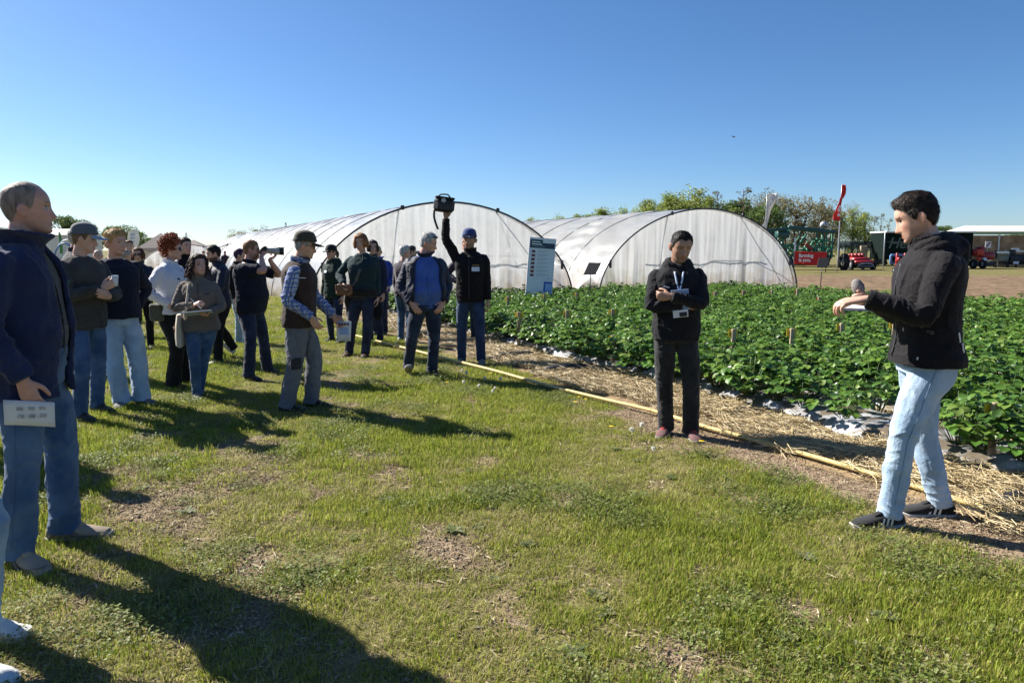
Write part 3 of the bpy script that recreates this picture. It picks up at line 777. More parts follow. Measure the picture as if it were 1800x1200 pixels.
# black reading signs on stakes
for (u, v0, v1, lab) in ((1036, 522, 480, 'small black sloping sign on a thin stake before the right tunnel'), (1441, 520, 468, 'small black sloping sign on a stake at the edge of the tilled soil')):
    x, y = gnd(u, v0 + 16) if u < 1200 else gnd(u, v0)
    _, zt = wz(u, v1, y)
    r = empty('stake_sign', (x, y, 0), R(-14), lab, 'sign', 'sloping signs on stakes')
    MB().tube([(0, 0, 0), (.02, 0, zt)], [.014, .014], n=6, step=2).build('stake', dark_pipe, r)
    cs, sn = math.cos(R(50)), math.sin(R(50))
    MB().box((.06, .06, zt + .12), (.34, .42, .02), [[1, .25, 0], [0, cs, -sn], [0, sn, cs]], .004).build('plate', pm('black_plate', (.025, .025, .025), .5), r, smooth=False)
# ================================================================== TREES
def leaf_cloud(cent, rad, n, size, cols, g, flat=1.0):
    """leaf-sized faces spread through clumps"""
    cent = np.asarray(cent); k = g.integers(0, len(cent), n)
    d = g.normal(0, 1, (n, 3)); d /= np.linalg.norm(d, axis=1)[:, None]
    P = cent[k] + d * (np.asarray(rad)[k] * g.uniform(.25, 1, n) ** .5)[:, None] * np.array((1, 1, flat))
    u = g.normal(0, 1, (n, 3)); u /= np.linalg.norm(u, axis=1)[:, None]
    v = np.cross(u, g.normal(0, 1, (n, 3))); v /= np.linalg.norm(v, axis=1)[:, None]
    s = size * g.uniform(.6, 1.3, n)[:, None]
    V = np.stack([P - u * s, P + v * s * .55, P + u * s, P - v * s * .55], 1).reshape(-1, 3)
    F = np.arange(n * 4).reshape(n, 4)
    c = np.asarray(cols)[g.integers(0, len(cols), n)] * g.uniform(.7, 1.3, (n, 1)) * (.8 + .4 * _h(k, k * 0, k * 0, 5))[:, None]
    return V, F, np.repeat(c, 4, 0)
tleaf_m = pm('tree_leaf', (0, 0, 0), .6, .1, 2., attr='Col', transl=.35, spec=.2)
bark_m = pm('bark', (.14, .10, .07), .9, .3, 8., .5, 30., .1)
def tree_mesh(kind, seed):
    g = np.random.default_rng(seed); tr = MB(); H = 1.0
    if kind == 'poplar':
        tr.tube([(0, 0, 0), (.01, 0, .4), (0, .01, .8), (0, 0, 1)], [.022, .016, .008, .003], n=6, step=.2)
        c, r = [], []
        for i in range(46):
            z = g.uniform(.14, .98); a = g.uniform(0, 6.28); L = (.20 * (1 - ((z - .42) / .62) ** 2)) * g.uniform(.3, 1.1)
            e = np.array((L * math.cos(a), L * math.sin(a), z + L * 1.1)); tr.tube([(0, 0, z), e], [.005, .002], n=3, step=1)
            c.append(e); r.append(g.uniform(.03, .07)); c.append(e * (.55, .55, 1) - (0, 0, L * .5)); r.append(g.uniform(.03, .06))
        V, F, C = leaf_cloud(c, np.array(r) * 1.35, 5200, .0115, [(.26, .33, .06), (.33, .38, .09), (.20, .27, .05), (.38, .40, .15)], g, 1.4)
    elif kind == 'round':
        tr.tube([(0, 0, 0), (.02, 0, .25), (0, .02, .5)], [.045, .035, .02], n=8, step=.1)
        c, r = [], []
        for i in range(48):
            a = g.uniform(0, 6.28); e = g.uniform(-.25, 1.35); q = g.uniform(.55, 1) ** .5
            p = np.array((.42 * math.cos(a) * math.cos(e) * q, .42 * math.sin(a) * math.cos(e) * q, .55 + .38 * math.sin(e) * q))
            tr.tube([(0, 0, .3), p * (.5, .5, .8), p], [.016, .008, .003], n=4, step=.4); c.append(p); r.append(g.uniform(.06, .13))
        V, F, C = leaf_cloud(c, r, 5200, .016, [(.08, .13, .03), (.105, .165, .04), (.14, .20, .055), (.06, .10, .025)], g)
    elif kind == 'airy':
        c, r = [], []
        for s_ in range(5):
            a0 = g.uniform(0, 6.28); b0 = np.array((.05 * math.cos(a0), .05 * math.sin(a0), 0)); top = np.array((.28 * math.cos(a0), .28 * math.sin(a0), g.uniform(.75, 1)))
            tr.tube([b0, b0 + (top - b0) * (.4, .4, .5), top], [.02, .013, .003], n=5, step=.2)
            for i in range(13):
                t = g.uniform(.25, 1); p = b0 + (top - b0) * t; a = g.uniform(0, 6.28); L = g.uniform(.06, .2)
                e = p + np.array((L * math.cos(a), L * math.sin(a), L * g.uniform(.3, 1))); tr.tube([p, e], [.006, .002], n=3, step=1); c.append(e); r.append(g.uniform(.03, .08))
        V, F, C = leaf_cloud(c, np.array(r) * 1.5, 5200, .0115, [(.24, .23, .09), (.29, .26, .12), (.19, .19, .075), (.27, .21, .13)], g)
    else:   # sapling, nearly bare
        tr.tube([(0, 0, 0), (.012, 0, .5), (0, 0, 1)], [.009, .006, .002], n=5, step=.3); c, r = [], []
        for i in range(26):
            z = g.uniform(.25, .97); a = g.uniform(0, 6.28); L = .10 * (1.1 - z) + .02; e = np.array((L * math.cos(a), L * math.sin(a), z + L * 1.5))
            tr.tube([(0, 0, z), e], [.003, .001], n=3, step=1); c.append(e); r.append(.02)
        V, F, C = leaf_cloud(c, r, 260, .011, [(.15, .17, .07), (.18, .17, .09)], g)
    zt_ = np.percentile(V[:, 2], 99.5); V[:, 2] /= zt_
    for q in tr.V: q[:, 2] /= zt_
    return tr.mesh('trunk', bark_m), make_mesh('crown', V, F, tleaf_m, False, C)
TV = {k: [tree_mesh(k, 40 + 7 * i + 100 * j) for i in range(3)] for j, k in enumerate(('poplar', 'round', 'airy', 'sapling'))}
def tree(kind, var, u, vtop, Y, wfac, label, group, tint=None):
    X, Z = wz(u, vtop, Y)
    o = empty('%s_tree' % {'poplar': 'poplar', 'round': 'broadleaf', 'airy': 'willow', 'sapling': 'young'}[kind], (X, Y, 0), rng.uniform(0, 6.28), label, 'tree', group)
    o.scale = (Z * wfac * (1.0 if kind == 'poplar' else 1.15), Z * wfac * (1.0 if kind == 'poplar' else 1.15), Z)
    add_obj('trunk', TV[kind][var][0], o); add_obj('crown', TV[kind][var][1], o)
grp = 'trees behind the right tunnel'
specs = [('poplar', 0, 905, 388, 74, .9), ('poplar', 1, 932, 384, 72, 1.0), ('airy', 0, 955, 384, 75, .7), ('poplar', 2, 985, 380, 73, 1.2), ('poplar', 0, 1016, 377, 76, 1.1), ('poplar', 1, 1058, 366, 72, 1.5), ('poplar', 2, 1098, 366, 75, 1.1),
         ('poplar', 0, 1140, 352, 70, 1.4), ('poplar', 1, 1182, 340, 71, 1.5), ('poplar', 2, 1222, 331, 70, 1.6), ('poplar', 0, 1250, 346, 74, 1.3), ('sapling', 0, 1262, 336, 72, 1.3), ('round', 0, 1300, 352, 78, .75), ('sapling', 1, 1307, 330, 73, 1.5),
         ('round', 1, 1345, 362, 68, .8), ('airy', 1, 1362, 338, 76, .8), ('airy', 2, 1395, 348, 74, .9), ('airy', 0, 1432, 345, 75, .95), ('round', 2, 1275, 362, 82, .9), ('airy', 1, 1456, 358, 74, .8), ('poplar', 1, 1478, 372, 76, 1.0), ('poplar', 2, 1502, 366, 73, 1.1), ('poplar', 0, 1522, 374, 74, 1.1),
         ('sapling', 2, 1538, 380, 75, 1.), ('sapling', 0, 1550, 376, 73, 1.), ('sapling', 1, 1563, 384, 74, 1.)]
tl = ['short leafy treetop left of the right tunnel ridge', 'leafy treetop just above the left end of the right tunnel ridge', 'thin olive treetop peeping over the tunnel ridge', 'green poplar top over the right tunnel ridge, near its left end', 'low green poplar over the middle of the tunnel ridge', 'round topped poplar over the middle of the right tunnel', 'slim low poplar left of the taller pair over the tunnel',
      'young green poplar left of the tallest one above the right tunnel', 'tall pale green poplar beside the tallest one above the tunnel', 'tallest pale green poplar above the right tunnel', 'poplar just right of the tallest one', 'thin feathery young tree right of the tallest poplar', 'dark green rounded tree behind the right tunnel roof', 'thin bare young tree rising above the dark round tree',
      'dark round tree behind the white feather flag', 'thin bare willow right of the white flag', 'brownish willow between the two feather flags', 'large brownish willow left of the red feather flag', 'dark leafy tree low behind the right tunnel', 'olive willow directly behind the red feather flag', 'small poplar just right of the red flag pole', 'bright green young poplar right of the red flag', 'bright green poplar beside the dark trailer',
      'thin sapling left of the dark trailer', 'thin bare sapling above the dark trailer corner', 'thin sapling nearest the face of the man with the microphone']
for sp, lb in zip(specs, tl): tree(*sp, lb, grp)
for i, (u, vt, lb) in enumerate(((918, 391, 'low leafy shrub tip at the left end of the tree row'), (945, 389, 'low green treetop second along the tree row over the tunnel'), (970, 386, 'low green treetop third along the tree row over the tunnel'), (1035, 378, 'low bushy poplar left of the round topped one'), (1078, 374, 'low bushy poplar right of the round topped one'), (1120, 368, 'low pale poplar filling the row before the taller trees'), (1160, 358, 'mid height poplar between the young one and the tall pair'), (1203, 350, 'lower poplar between the two tallest ones'), (1238, 352, 'lower poplar right against the tallest one'), (1290, 366, 'low poplar left of the dark rounded tree'), (1322, 368, 'low poplar left of the white flag'))):
    tree('poplar', i % 3, u, vt, 77 + (i % 3), 1.5, lb, grp)
gl = 'trees on the left horizon'
for sp, lb in zip([('round', 0, 112, 380, 118, 1.15), ('round', 1, 140, 388, 124, .9), ('round', 2, 210, 396, 96, 1.2), ('round', 1, 238, 408, 110, 1.0), ('round', 0, 262, 418, 120, 1.0), ('airy', 0, 430, 398, 92, 1.3), ('round', 1, 463, 404, 96, .9), ('round', 2, 12, 400, 120, 1.2), ('round', 1, 396, 428, 130, 1.3)],
                  ['large dark green tree beside the face of the man in the navy fleece', 'smaller dark tree left of the grey cap', 'round dark green tree behind the blond young man', 'dark tree behind the white teardrop flag', 'small dark tree right of the teardrop flag', 'airy grey green tree above the photographer', 'yellow green round tree left of the olive cap', 'tree behind the man in the navy fleece', 'low tree left of the photographer']): tree(*sp, lb, gl)
# far woods along the horizon
P, S, I = [], [], []
for i in range(230):
    u = -500 + i * 12.2 + rng.uniform(-6, 6); Y = rng.uniform(330, 430)
    top = 432 + 5 * math.sin(i * .31) + rng.uniform(-4, 3) - (28 if u > 1640 else 0) * (.5 + .5 * math.sin(u * .02) ** 2)
    X, Z = wz(u, top, Y); P.append((X, Y, -.2)); S.append(max(Z, 4)); I.append(rng.integers(0, 3))
o = gn_scatter('far_wood', P, rng.uniform(0, 6.28, len(P)), S, I, [TV['round'][k][1] for k in range(3)])
tag(o, 'low dark line of far woods on the horizon', 'wood', kind='stuff')

# ================================================================== SHOW GROUND ON THE RIGHT
green_p = pm('machine_green', (.02, .16, .085), .45, .2, 9., spec=.5, var2=((.05, .06, .05), 5., .6, .75)); teal_p = pm('machine_teal', (.012, .065, .06), .45, .2, 6., spec=.5)
red_p = pm('machine_red', (.30, .018, .022), .4, .15, 9., spec=.5); tyre_m = pm('tyre', (.02, .02, .022), .85, .2, 20., .5, 30.); steel_m = pm('bare_steel', (.35, .36, .37), .4, .2, 12., metal=.7)
dark_m = pm('dark_steel', (.03, .032, .036), .55, .2, 9.); yel_p = pm('machine_yellow', (.70, .48, .02), .45, .1, 8.); blue_p = pm('machine_blue', (.10, .22, .45), .45, .1, 8.)
bannr_m = pm('red_cloth', (.62, .035, .03), .7, .08, 5., transl=.2); wcloth = pm('white_cloth', (.75, .74, .70), .75, .08, 5., transl=.3); pole_m = pm('alu_pole', (.5, .51, .52), .4, .1, 9., metal=.5)
def px(u, v, Y): 
    X, Z = wz(u, v, Y); return (X, Y, Z)

def wheel(root, c, r, w, rim=None, ax=(1, 0, 0)):
    c = np.asarray(c, float); ax = np.asarray(ax, float)
    t = MB(); n = 24; th = np.linspace(0, 2 * math.pi, n, endpoint=False)
    u = np.array((0, 0, 1.)); v = np.cross(ax, u)
    prof = [(r * .58, -w * .42), (r * .82, -w * .5), (r * .97, -w * .42), (r, 0), (r * .97, w * .42), (r * .82, w * .5), (r * .58, w * .42)]
    t.rings([[c + ax * o + (u * math.cos(a) + v * math.sin(a)) * q for a in th] for q, o in prof], caps=False)
    for a in th[::1]: t.box(c + (u * math.cos(a) + v * math.sin(a)) * r, (w * .8 if ax[0] else r * .1, r * .1 if ax[0] else w * .8, r * .1))
    wo_ = t.build('tyre', tyre_m, root)
    m2 = MB(); m2.disc(c, ax, r * .6, w * .55); m2.disc(c, ax, r * .18, w * .75, 10); m2.build('rim', rim or steel_m, wo_)

# red banner
Y = 49.5
r = empty('red_banner', (px(1425, 470, Y)[0], Y, 0), R(4), 'red fabric banner with white lettering stretched between posts on the grass', 'banner')
x0, z0 = wz(1396, 441, Y); x1, z1 = wz(1453, 467, Y); cx = r.location.x
nx, nz = 30, 12; U, W_ = np.meshgrid(np.linspace(0, 1, nx), np.linspace(0, 1, nz), indexing='ij')
Xb = (x0 - cx) + U * (x1 - x0); Zb = z0 - .02 - (z0 - z1 - .12) * W_ - .08 * U + .03 * np.sin(U * 9) * W_
Yb = .05 * np.sin(U * 11 + W_ * 4) + .03 * np.sin(U * 23 - W_ * 9)
idx = np.arange(nx * nz).reshape(nx, nz); F = np.stack([idx[:-1, :-1], idx[1:, :-1], idx[1:, 1:], idx[:-1, 1:]], -1).reshape(-1, 4)
bo = add_obj('cloth', make_mesh('cloth', np.stack([Xb, Yb, Zb], -1).reshape(-1, 3), F, bannr_m), r)
md = bo.modifiers.new('t', 'SOLIDIFY'); md.thickness = .012
zc = (z0 + z1) / 2
text_obj('lettering', 'farming', .34, (x0 - cx + .26, -.12, zc + .08), white_m, r, bold=.012); text_obj('lettering', 'is you.', .34, (x0 - cx + .26, -.12, zc - .22), white_m, r, bold=.012)
MB().box((x1 - cx - .35, -.12, zc - .34), (.42, .01, .09), [[1, 0, 0], [0, 1, 0], [-.1, 0, 1]]).build('brand_mark', white_m, r)
for xx in (x0 - cx, x1 - cx): MB().bar((xx, .02, 0), (xx, .02, z0 + .03), .05).build('post', dark_m, r)

# feather flags
def flag(name, label, u, vb, vt, side, mat, pts_, cat='flag', mark=None):
    x, y = gnd(u, vb); _, zt = wz(u, vt, y); k = y / FPX
    r = empty(name, (x, y, 0), 0, label, cat, 'advertising flags')
    MB().tube([(0, 0, 0), (0, 0, zt * .5), (.0, 0, zt)], [.045, .035, .02], n=8, step=1).build('pole', pole_m, r)
    mb = MB()
    Vf = []; 
    for i, (vv, l, rr) in enumerate(pts_):
        _, z = wz(u, vv, y)
        for j in range(7):
            t = j / 6; xx = (l + (rr - l) * t) * k
            Vf.append((xx, .10 * math.sin(i * .9 + t * 4) * min(1, abs(xx) * 2) - .03, z))
    n_ = len(pts_); F = [(i * 7 + j, i * 7 + j + 1, i * 7 + 8 + j, i * 7 + 7 + j) for i in range(n_ - 1) for j in range(6)]
    o = mb.add(Vf, F).build('cloth', mat, r); md = o.modifiers.new('t', 'SOLIDIFY'); md.thickness = .01
    if mark:
        for (vv, l, s, tx, m_) in mark:
            _, z = wz(u, vv, y); text_obj('lettering', tx, s, (l * k, -.2, z), m_, r, rot=(math.pi / 2, R(0), 0), bold=.02)
    return r
flag('feather_flag', 'tall red feather flag with white lettering twisted round its pole', 1471, 478, 323, 1, bannr_m, [(325, 0, 6), (332, 0, 7), (340, -.5, 7), (346, -1, 5), (350, -3, 2), (356, -4, 1), (363, -7, 0), (370, -9, 0), (377, -11, 0), (384, -12, 0), (388, -10, 0)], mark=[(372, -6.5, .34, 'S', white_m), (366, -5, .3, 'e', white_m), (380, -6.5, .36, 'e', white_m)])
flag('feather_flag', 'white feather flag leaning beside the right tunnel', 1342, 482, 340, 1, wcloth, [(340, 2, 18), (347, 1.5, 17), (354, 0, 15), (361, -1, 12), (368, -1, 9), (376, -1, 7), (384, -2, 5), (392, -3, 3), (399, -8, 2), (404, -10, 1)], mark=[(352, 7, .2, 'I', grey_m), (362, 4, .2, 'I', grey_m), (346, 9, .2, 'I', grey_m)])

# big green field machine
Y = 56
r = empty('field_machine', (px(1405, 470, Y)[0], Y, 0), 0, 'large green folding field implement standing behind the red banner', 'machine'); ox = r.location.x
def L_(u, v, d=0.): X, Z = wz(u, v, Y); return np.array((X - ox, d, Z))
mb = MB(); mb.bar(L_(1345, 406), L_(1385, 402), .22); mb.bar(L_(1385, 400), L_(1470, 408), .26, .30); mb.bar(L_(1385, 400, 1.5), L_(1470, 408, 1.5), .2); mb.bar(L_(1345, 410, 1.4), L_(1400, 404, 1.4), .2)
for u in (1395, 1415, 1440, 1462): mb.bar(L_(u, 404), L_(u, 404, 1.5), .12)
mb.build('top_beam', teal_p, r)
mb = MB(); mb.box(L_(1378, 412, .4), (.9, .8, .55), bev=.05); mb.build('hopper', teal_p, r)
mb = MB()
for a_, b_ in (((1366, 455), (1382, 412)), ((1366, 455), (1392, 440)), ((1370, 436), (1400, 430)), ((1392, 447), (1420, 412)), ((1400, 440), (1440, 438)), ((1416, 452), (1432, 424)), ((1430, 440), (1448, 420)), ((1436, 420), (1462, 424)), ((1448, 452), (1448, 408)), ((1463, 452), (1466, 410)), ((1372, 452), (1470, 450)), ((1380, 430), (1404, 452)), ((1360, 445), (1385, 452)), ((1422, 436), (1465, 434))):
    mb.bar(L_(*a_, .1), L_(*b_, .3), .13); mb.bar(L_(*a_, 1.2), L_(*b_, 1.3), .11)
mb.build('frame', green_p, r)
mb = MB()
for k in range(10):
    u = 1420 + k * 4.4; mb.box(L_(u, 440 + (k % 3) * 3, .2), (.16, .5, .35), bev=.03); mb.tube([L_(u, 444, 0), L_(u + 1, 452, -.1), L_(u - 1, 458, .1)], [.05, .05, .03], n=6)
mb.build('row_units', green_p, r)
mb = MB()
for k in range(12): mb.disc(L_(1345 + k * 9.5, 459, -.1 + .1 * (k % 2)), (1, .3, 0), .34, .12, 14)
for k in range(16): mb.box(L_(1340 + k * 8, 452 + (k % 4), .6), (.3, .6, .35), bev=.04)
mb.build('ground_tools', dark_m, r)
mb = MB(); mb.bar(L_(1413, 428, -.3), L_(1424, 440, -.3), .28, .16); mb.build('guard', red_p, r)
for u in (1395.5, 1367): MB().bar(L_(u, 418 if u > 1380 else 425, -.2), L_(u, 450, -.2), .10).build('marker_post', white_m, r)
wheel(r, L_(1482, 459, -.2) * (1, 1, 0) + (0, 0, .62), .62, .38); wheel(r, L_(1356, 459, .6) * (1, 1, 0) + (0, 0, .6), .6, .36)
mb = MB()
mb.tube([L_(1450, 402, 1), L_(1470, 396, 1.2), L_(1490, 399, 1.2)], [.05, .05, .05], n=6); mb.tube([L_(1452, 399, 1), L_(1458, 394, 1), L_(1466, 399, 1)], [.12, .3, .1], n=10)
mb.build('boom_tip', steel_m, r)

# netting fence behind
Y = 62
r = empty('netting_fence', (0, Y, 0), 0, 'dark netting fence on posts between the green machine and the trailer', 'fence')
for u in (1476, 1486, 1496, 1508, 1520, 1531): 
    X, Z = wz(u, 428, Y); MB().bar((X, 0, 0), (X, 0, Z), .09).build('post', dark_m, r)
X0, Z1 = wz(1472, 424, Y); X1, Z0 = wz(1536, 436, Y)
o = MB().box(((X0 + X1) / 2, .08, (Z0 + Z1) / 2), (X1 - X0, .03, Z1 - Z0)).build('net', pm('net', (.03, .06, .06), .9, .3, 4., alpha=.65), r)
for u, w_ in ((1511, .22), (1515, .18), (1519, .2)):
    X, Z = wz(u, 432, Y); MB().bar((X, -.4, 0), (X, -.4, Z), w_).build('pale_board', peg_m, r)

# dark trailer with lettering
Y = 60
X0, Zt = wz(1556, 409, Y); X1, _ = wz(1712, 409, Y); Zb = .75
r = empty('box_trailer', ((X0 + X1) / 2, Y, 0), 0, 'dark green trailer with slanted pale lettering behind the man with the microphone', 'trailer'); hw = (X1 - X0) / 2
MB().box((0, 1.2, (Zb + Zt) / 2), (2 * hw, 2.4, Zt - Zb), bev=.04).build('body', pm('trailer_green', (.004, .011, .009), .7, .15, 3., spec=.1), r, smooth=False)
MB().box((0, 1.1, Zt + .06), (2 * hw + .12, 2.75, .12), bev=.03).build('roof_edge', white_m, r, smooth=False)
pale_m = pm('faded_lettering', (.09, .12, .10), .6, .2, 6.)
text_obj('lettering', 'Heuling', 1.25, (wz(1560, 434, Y)[0] - r.location.x, -.03, wz(1551, 436, Y)[1]), pale_m, r, bold=.02, shear=.3)
MB().box((wz(1590, 425, Y)[0] - r.location.x, -.02, wz(1, 425, Y)[1]), (3.0, .02, .05)).build('trim_line', pale_m, r, smooth=False)
for k in (-1, 1):
    for q in (0, 1): wheel(r, (k * hw * .55 + q * 1.1, .2, .5), .5, .3, ax=(0, 1, 0))
MB().bar((-hw - .05, -.1, 0), (-hw - .05, -.1, Zt), .08).build('corner_post', steel_m, r)

# yellow upright machine
x, y = gnd(1538, 465); r = empty('yellow_hoist', (x, y, 0), .2, 'yellow upright implement with black motor beside the dark trailer', 'machine'); k = y / FPX
MB().box((0, 0, 28 * k), (12 * k, .4, 18 * k), bev=.05).build('panel', yel_p, r, smooth=False); MB().bar((-.15, 0, 0), (-.15, 0, 20 * k), .3).build('mast', yel_p, r)
mb = MB(); mb.box((.55, -.1, 13 * k), (.6, .5, .5), bev=.08); mb.disc((.75, -.3, 8 * k), (1, 0, 0), .28, .2); mb.disc((.4, -.3, 5 * k), (0, 1, 0), .24, .3); mb.tube([(.3, 0, 18 * k), (.7, 0, 17 * k), (.9, 0, 20 * k)], [.12, .14, .1], n=8); mb.build('motor', dark_m, r)
mb = MB(); mb.bar((-.3, 0, .1), (.9, 0, .1), .14); mb.bar((.2, -.4, .1), (.2, .5, .1), .14); mb.build('base', steel_m, r)

# red low implement carrier with two wheels
x, y = gnd(1516, 474); k = y / FPX
r = empty('red_implement', (x, y, 0), 0, 'low dark red wheeled machine with a pale tube bumper on the grass', 'machine')
mb = MB(); mb.box((0, .9, 17 * k), (30 * k, 1.6, 9 * k), bev=.12); mb.box((0, 0, 13 * k), (34 * k, .8, 6 * k), bev=.1); mb.build('hood', red_p, r)
mb = MB()
for q in (-9, -3, 4, 9): mb.box((q * k, 1.1, 24 * k), (4 * k, .5, 8 * k), bev=.06)
mb.box((-6 * k, 1.3, 25 * k), (16 * k, .5, 3 * k), bev=.04); mb.build('row_boxes', red_p, r)
mb = MB(); mb.tube([(-15 * k, -.5, 3 * k), (-10 * k, -.55, 10 * k), (10 * k, -.55, 10 * k), (15 * k, -.5, 3 * k)], [.06] * 4, n=8, step=.3); mb.tube([(-11 * k, -.5, 6 * k), (11 * k, -.5, 6 * k)], [.045] * 2, n=8); mb.build('bumper', steel_m, r)
MB().box((0, 0, 6 * k), (28 * k, .5, 7 * k), bev=.05).build('grille', dark_m, r)
for sg in (-1, 1): wheel(r, (sg * 19 * k, .1, 8.5 * k), 8.5 * k, 6 * k); wheel(r, (sg * 17 * k, 1.6, 8 * k), 8 * k, 5 * k)

# red and blue hoe unit
x, y = gnd(1585, 479); k = y / FPX
r = empty('row_hoe', (x, y, 0), 0, 'red and pale blue row hoe on small wheels beside the microphone arm', 'machine')
mb = MB(); mb.bar((-17 * k, .3, 30 * k), (22 * k, .3, 30 * k), .16); mb.bar((-17 * k, .3, 30 * k), (-17 * k, .3, 16 * k), .12); mb.bar((-17 * k, .3, 16 * k), (22 * k, .3, 16 * k), .1); mb.build('tool_bar', blue_p, r)
mb = MB()
for q in (-10, 4, 14):
    mb.bar((q * k, 0, 34 * k), (q * k, 0, 12 * k), .14); mb.bar((q * k, 0, 20 * k), ((q + 5) * k, -.3, 8 * k), .1); mb.box((q * k, -.2, 23 * k), (5 * k, .35, 7 * k), bev=.05); mb.bar(((q - 4) * k, -.2, 14 * k), ((q + 4) * k, -.2, 14 * k), .08)
mb.build('hoe_arms', red_p, r)
mb = MB()
for q in (-10, 4): mb.tube([(q * k, -.1, 12 * k), ((q + 1) * k, -.2, 6 * k), (q * k, -.3, 1 * k)], [.05, .05, .03], n=6); mb.box(((q + 4) * k, -.2, 9 * k), (.1, .1, .7))
mb.build('tines', pm('orange_steel', (.35, .10, .03), .5), r)
for q in (-19, -7, 6, 18): wheel(r, (q * k, -.35, 4.5 * k), 4.5 * k, 2.6 * k)

# a second green implement and stacked parts before the trailer
x, y = gnd(1568, 466); k = y / FPX
r = empty('cultivator', (x, y, 0), .1, 'dark cultivator with pale blue and green parts in front of the trailer', 'machine')
mb = MB()
for q in range(5): mb.bar(((-30 + q * 15) * k, .2, 16 * k), ((-26 + q * 15) * k, -.2, 2 * k), .12); mb.disc(((-30 + q * 15) * k, 0, 6 * k), (1, .2, 0), 6 * k, .1, 14)
mb.bar((-34 * k, .2, 17 * k), (34 * k, .2, 17 * k), .2); mb.build('tine_frame', dark_m, r)
mb = MB(); mb.box((-12 * k, .4, 22 * k), (14 * k, .8, 8 * k), bev=.06); mb.box((16 * k, .4, 21 * k), (18 * k, .8, 7 * k), bev=.06); mb.build('seed_box', teal_p, r)
mb = MB(); mb.bar((-20 * k, -.3, 20 * k), (-6 * k, -.5, 7 * k), .12); mb.bar((4 * k, -.3, 22 * k), (12 * k, -.5, 8 * k), .12); mb.box((2 * k, -.3, 12 * k), (8 * k, .3, 5 * k), bev=.05); mb.build('draw_links', blue_p, r)

# marquee with machinery at the right edge
Y = 64
r = empty('marquee', (px(1770, 470, Y)[0], Y, 0), 0, 'long white roofed marquee with a pale green valance at the right edge', 'tent'); ox = r.location.x
Xa = wz(1708, 405, Y)[0] - ox; Xb_ = wz(1960, 405, Y)[0] - ox; zt_ = wz(1, 400, Y)[1]; zv = wz(1, 407, Y)[1]; zv2 = wz(1, 412, Y)[1]
V = [(Xa, 0, zv), (Xb_, 0, zv), (Xb_ - .6, 2.2, zt_ + .25), (Xa + .8, 2.2, zt_ + .25), (Xa, 4.6, zv), (Xb_, 4.6, zv)]
o = MB().add(V, [(0, 1, 2, 3), (3, 2, 5, 4), (0, 3, 4), (1, 5, 2)]).build('roof', wcloth, r, smooth=False)
MB().box(((Xa + Xb_) / 2, -.02, (zv + zv2) / 2 - .003), (Xb_ - Xa, .03, zv - zv2)).build('valance', pm('green_valance', (.36, .46, .28), .7, .1, 6., transl=.2), r, smooth=False)
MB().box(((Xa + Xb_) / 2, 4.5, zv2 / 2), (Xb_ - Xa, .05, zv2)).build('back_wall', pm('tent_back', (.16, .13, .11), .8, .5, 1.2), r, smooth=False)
for q in np.linspace(Xa + .1, Xb_ - .1, 6): MB().bar((q, .12, 0), (q, .12, zv), .09).build('pole', pole_m, r)
def RB(name, label, u, vb, parts_, cat='machine', Y=None, group=None):
    x, y = gnd(u, vb)
    if Y: y = Y; x = wz(u, vb, Y)[0]
    k = y / FPX; r = empty(name, (x, y, 0), 0, label, cat, group)
    for nm, m_, boxes in parts_:
        mb = MB()
        for (c, d) in boxes: mb.box(np.array(c) * k, np.array(d) * k, bev=min(d) * k * .15)
        mb.build(nm, m_, r)
    return r, k
r, k = RB('red_tractor_implement', 'bright red machine with a dark wheel behind the black jacket shoulder', 1722, 472, [('body', red_p, [((-6, 8, 28), (18, 24, 12)), ((14, 10, 22), (24, 22, 14)), ((4, 10, 34), (10, 16, 8))]), ('orange_cover', pm('red_orange', (.55, .06, .03), .5), [((-5, -5, 28), (13, 6, 11)), ((-6, -5, 17), (8, 5, 6))]), ('mudguard', white_m, [((3, -4, 12), (5, 10, 14))]), ('frame', dark_m, [((6, 6, 8), (40, 14, 5))])])
wheel(r, (2 * k, -.2, 8 * k), 8 * k, 5 * k); wheel(r, (-14 * k, -.2, 8 * k), 8 * k, 5 * k)
r, k = RB('grey_tipping_trailer', 'grey steel tipping trailer on thin legs in front of the marquee', 1755, 470, [('bin', pm('grey_paint', (.16, .19, .19), .5, .2, 5.), [((0, 8, 18), (30, 26, 16)), ((0, -6, 24), (26, 3, 6))]), ('stripe', white_m, [((0, -8.5, 26), (22, 1, 3))]), ('chassis', dark_m, [((8, 8, 8), (62, 16, 3))]), ('leg', dark_m, [((14, 0, 3), (2, 2, 12))]), ('leg', dark_m, [((30, 0, 3), (2, 2, 12))]), ('bracket', dark_m, [((-11, -6, 22), (6, 3, 14))])])
wheel(r, (-2 * k, .3, 4 * k), 4 * k, 3 * k)
r, k = RB('pale_machine', 'white and black small machine under the marquee, right of the grey trailer', 1786, 470, [('table', white_m, [((6, 8, 28), (34, 14, 3)), ((0, 6, 31), (10, 8, 5))]), ('body', dark_m, [((4, 10, 14), (44, 22, 18)), ((-8, 4, 26), (12, 10, 10))]), ('cover', blue_p, [((-18, 6, 24), (10, 10, 8)), ((-16, 2, 15), (10, 6, 8))]), ('panel', white_m, [((-4, -4, 8), (9, 4, 5)), ((18, -4, 14), (8, 6, 10))]), ('leg', dark_m, [((-14, 0, 6), (2, 2, 14))]), ('leg', dark_m, [((0, 0, 6), (2, 2, 14))])])
X, Z = wz(1737, 430, 62); r = empty('poster_board', (X, 62, 0), 0, 'small white poster with a red mark inside the marquee', 'poster')
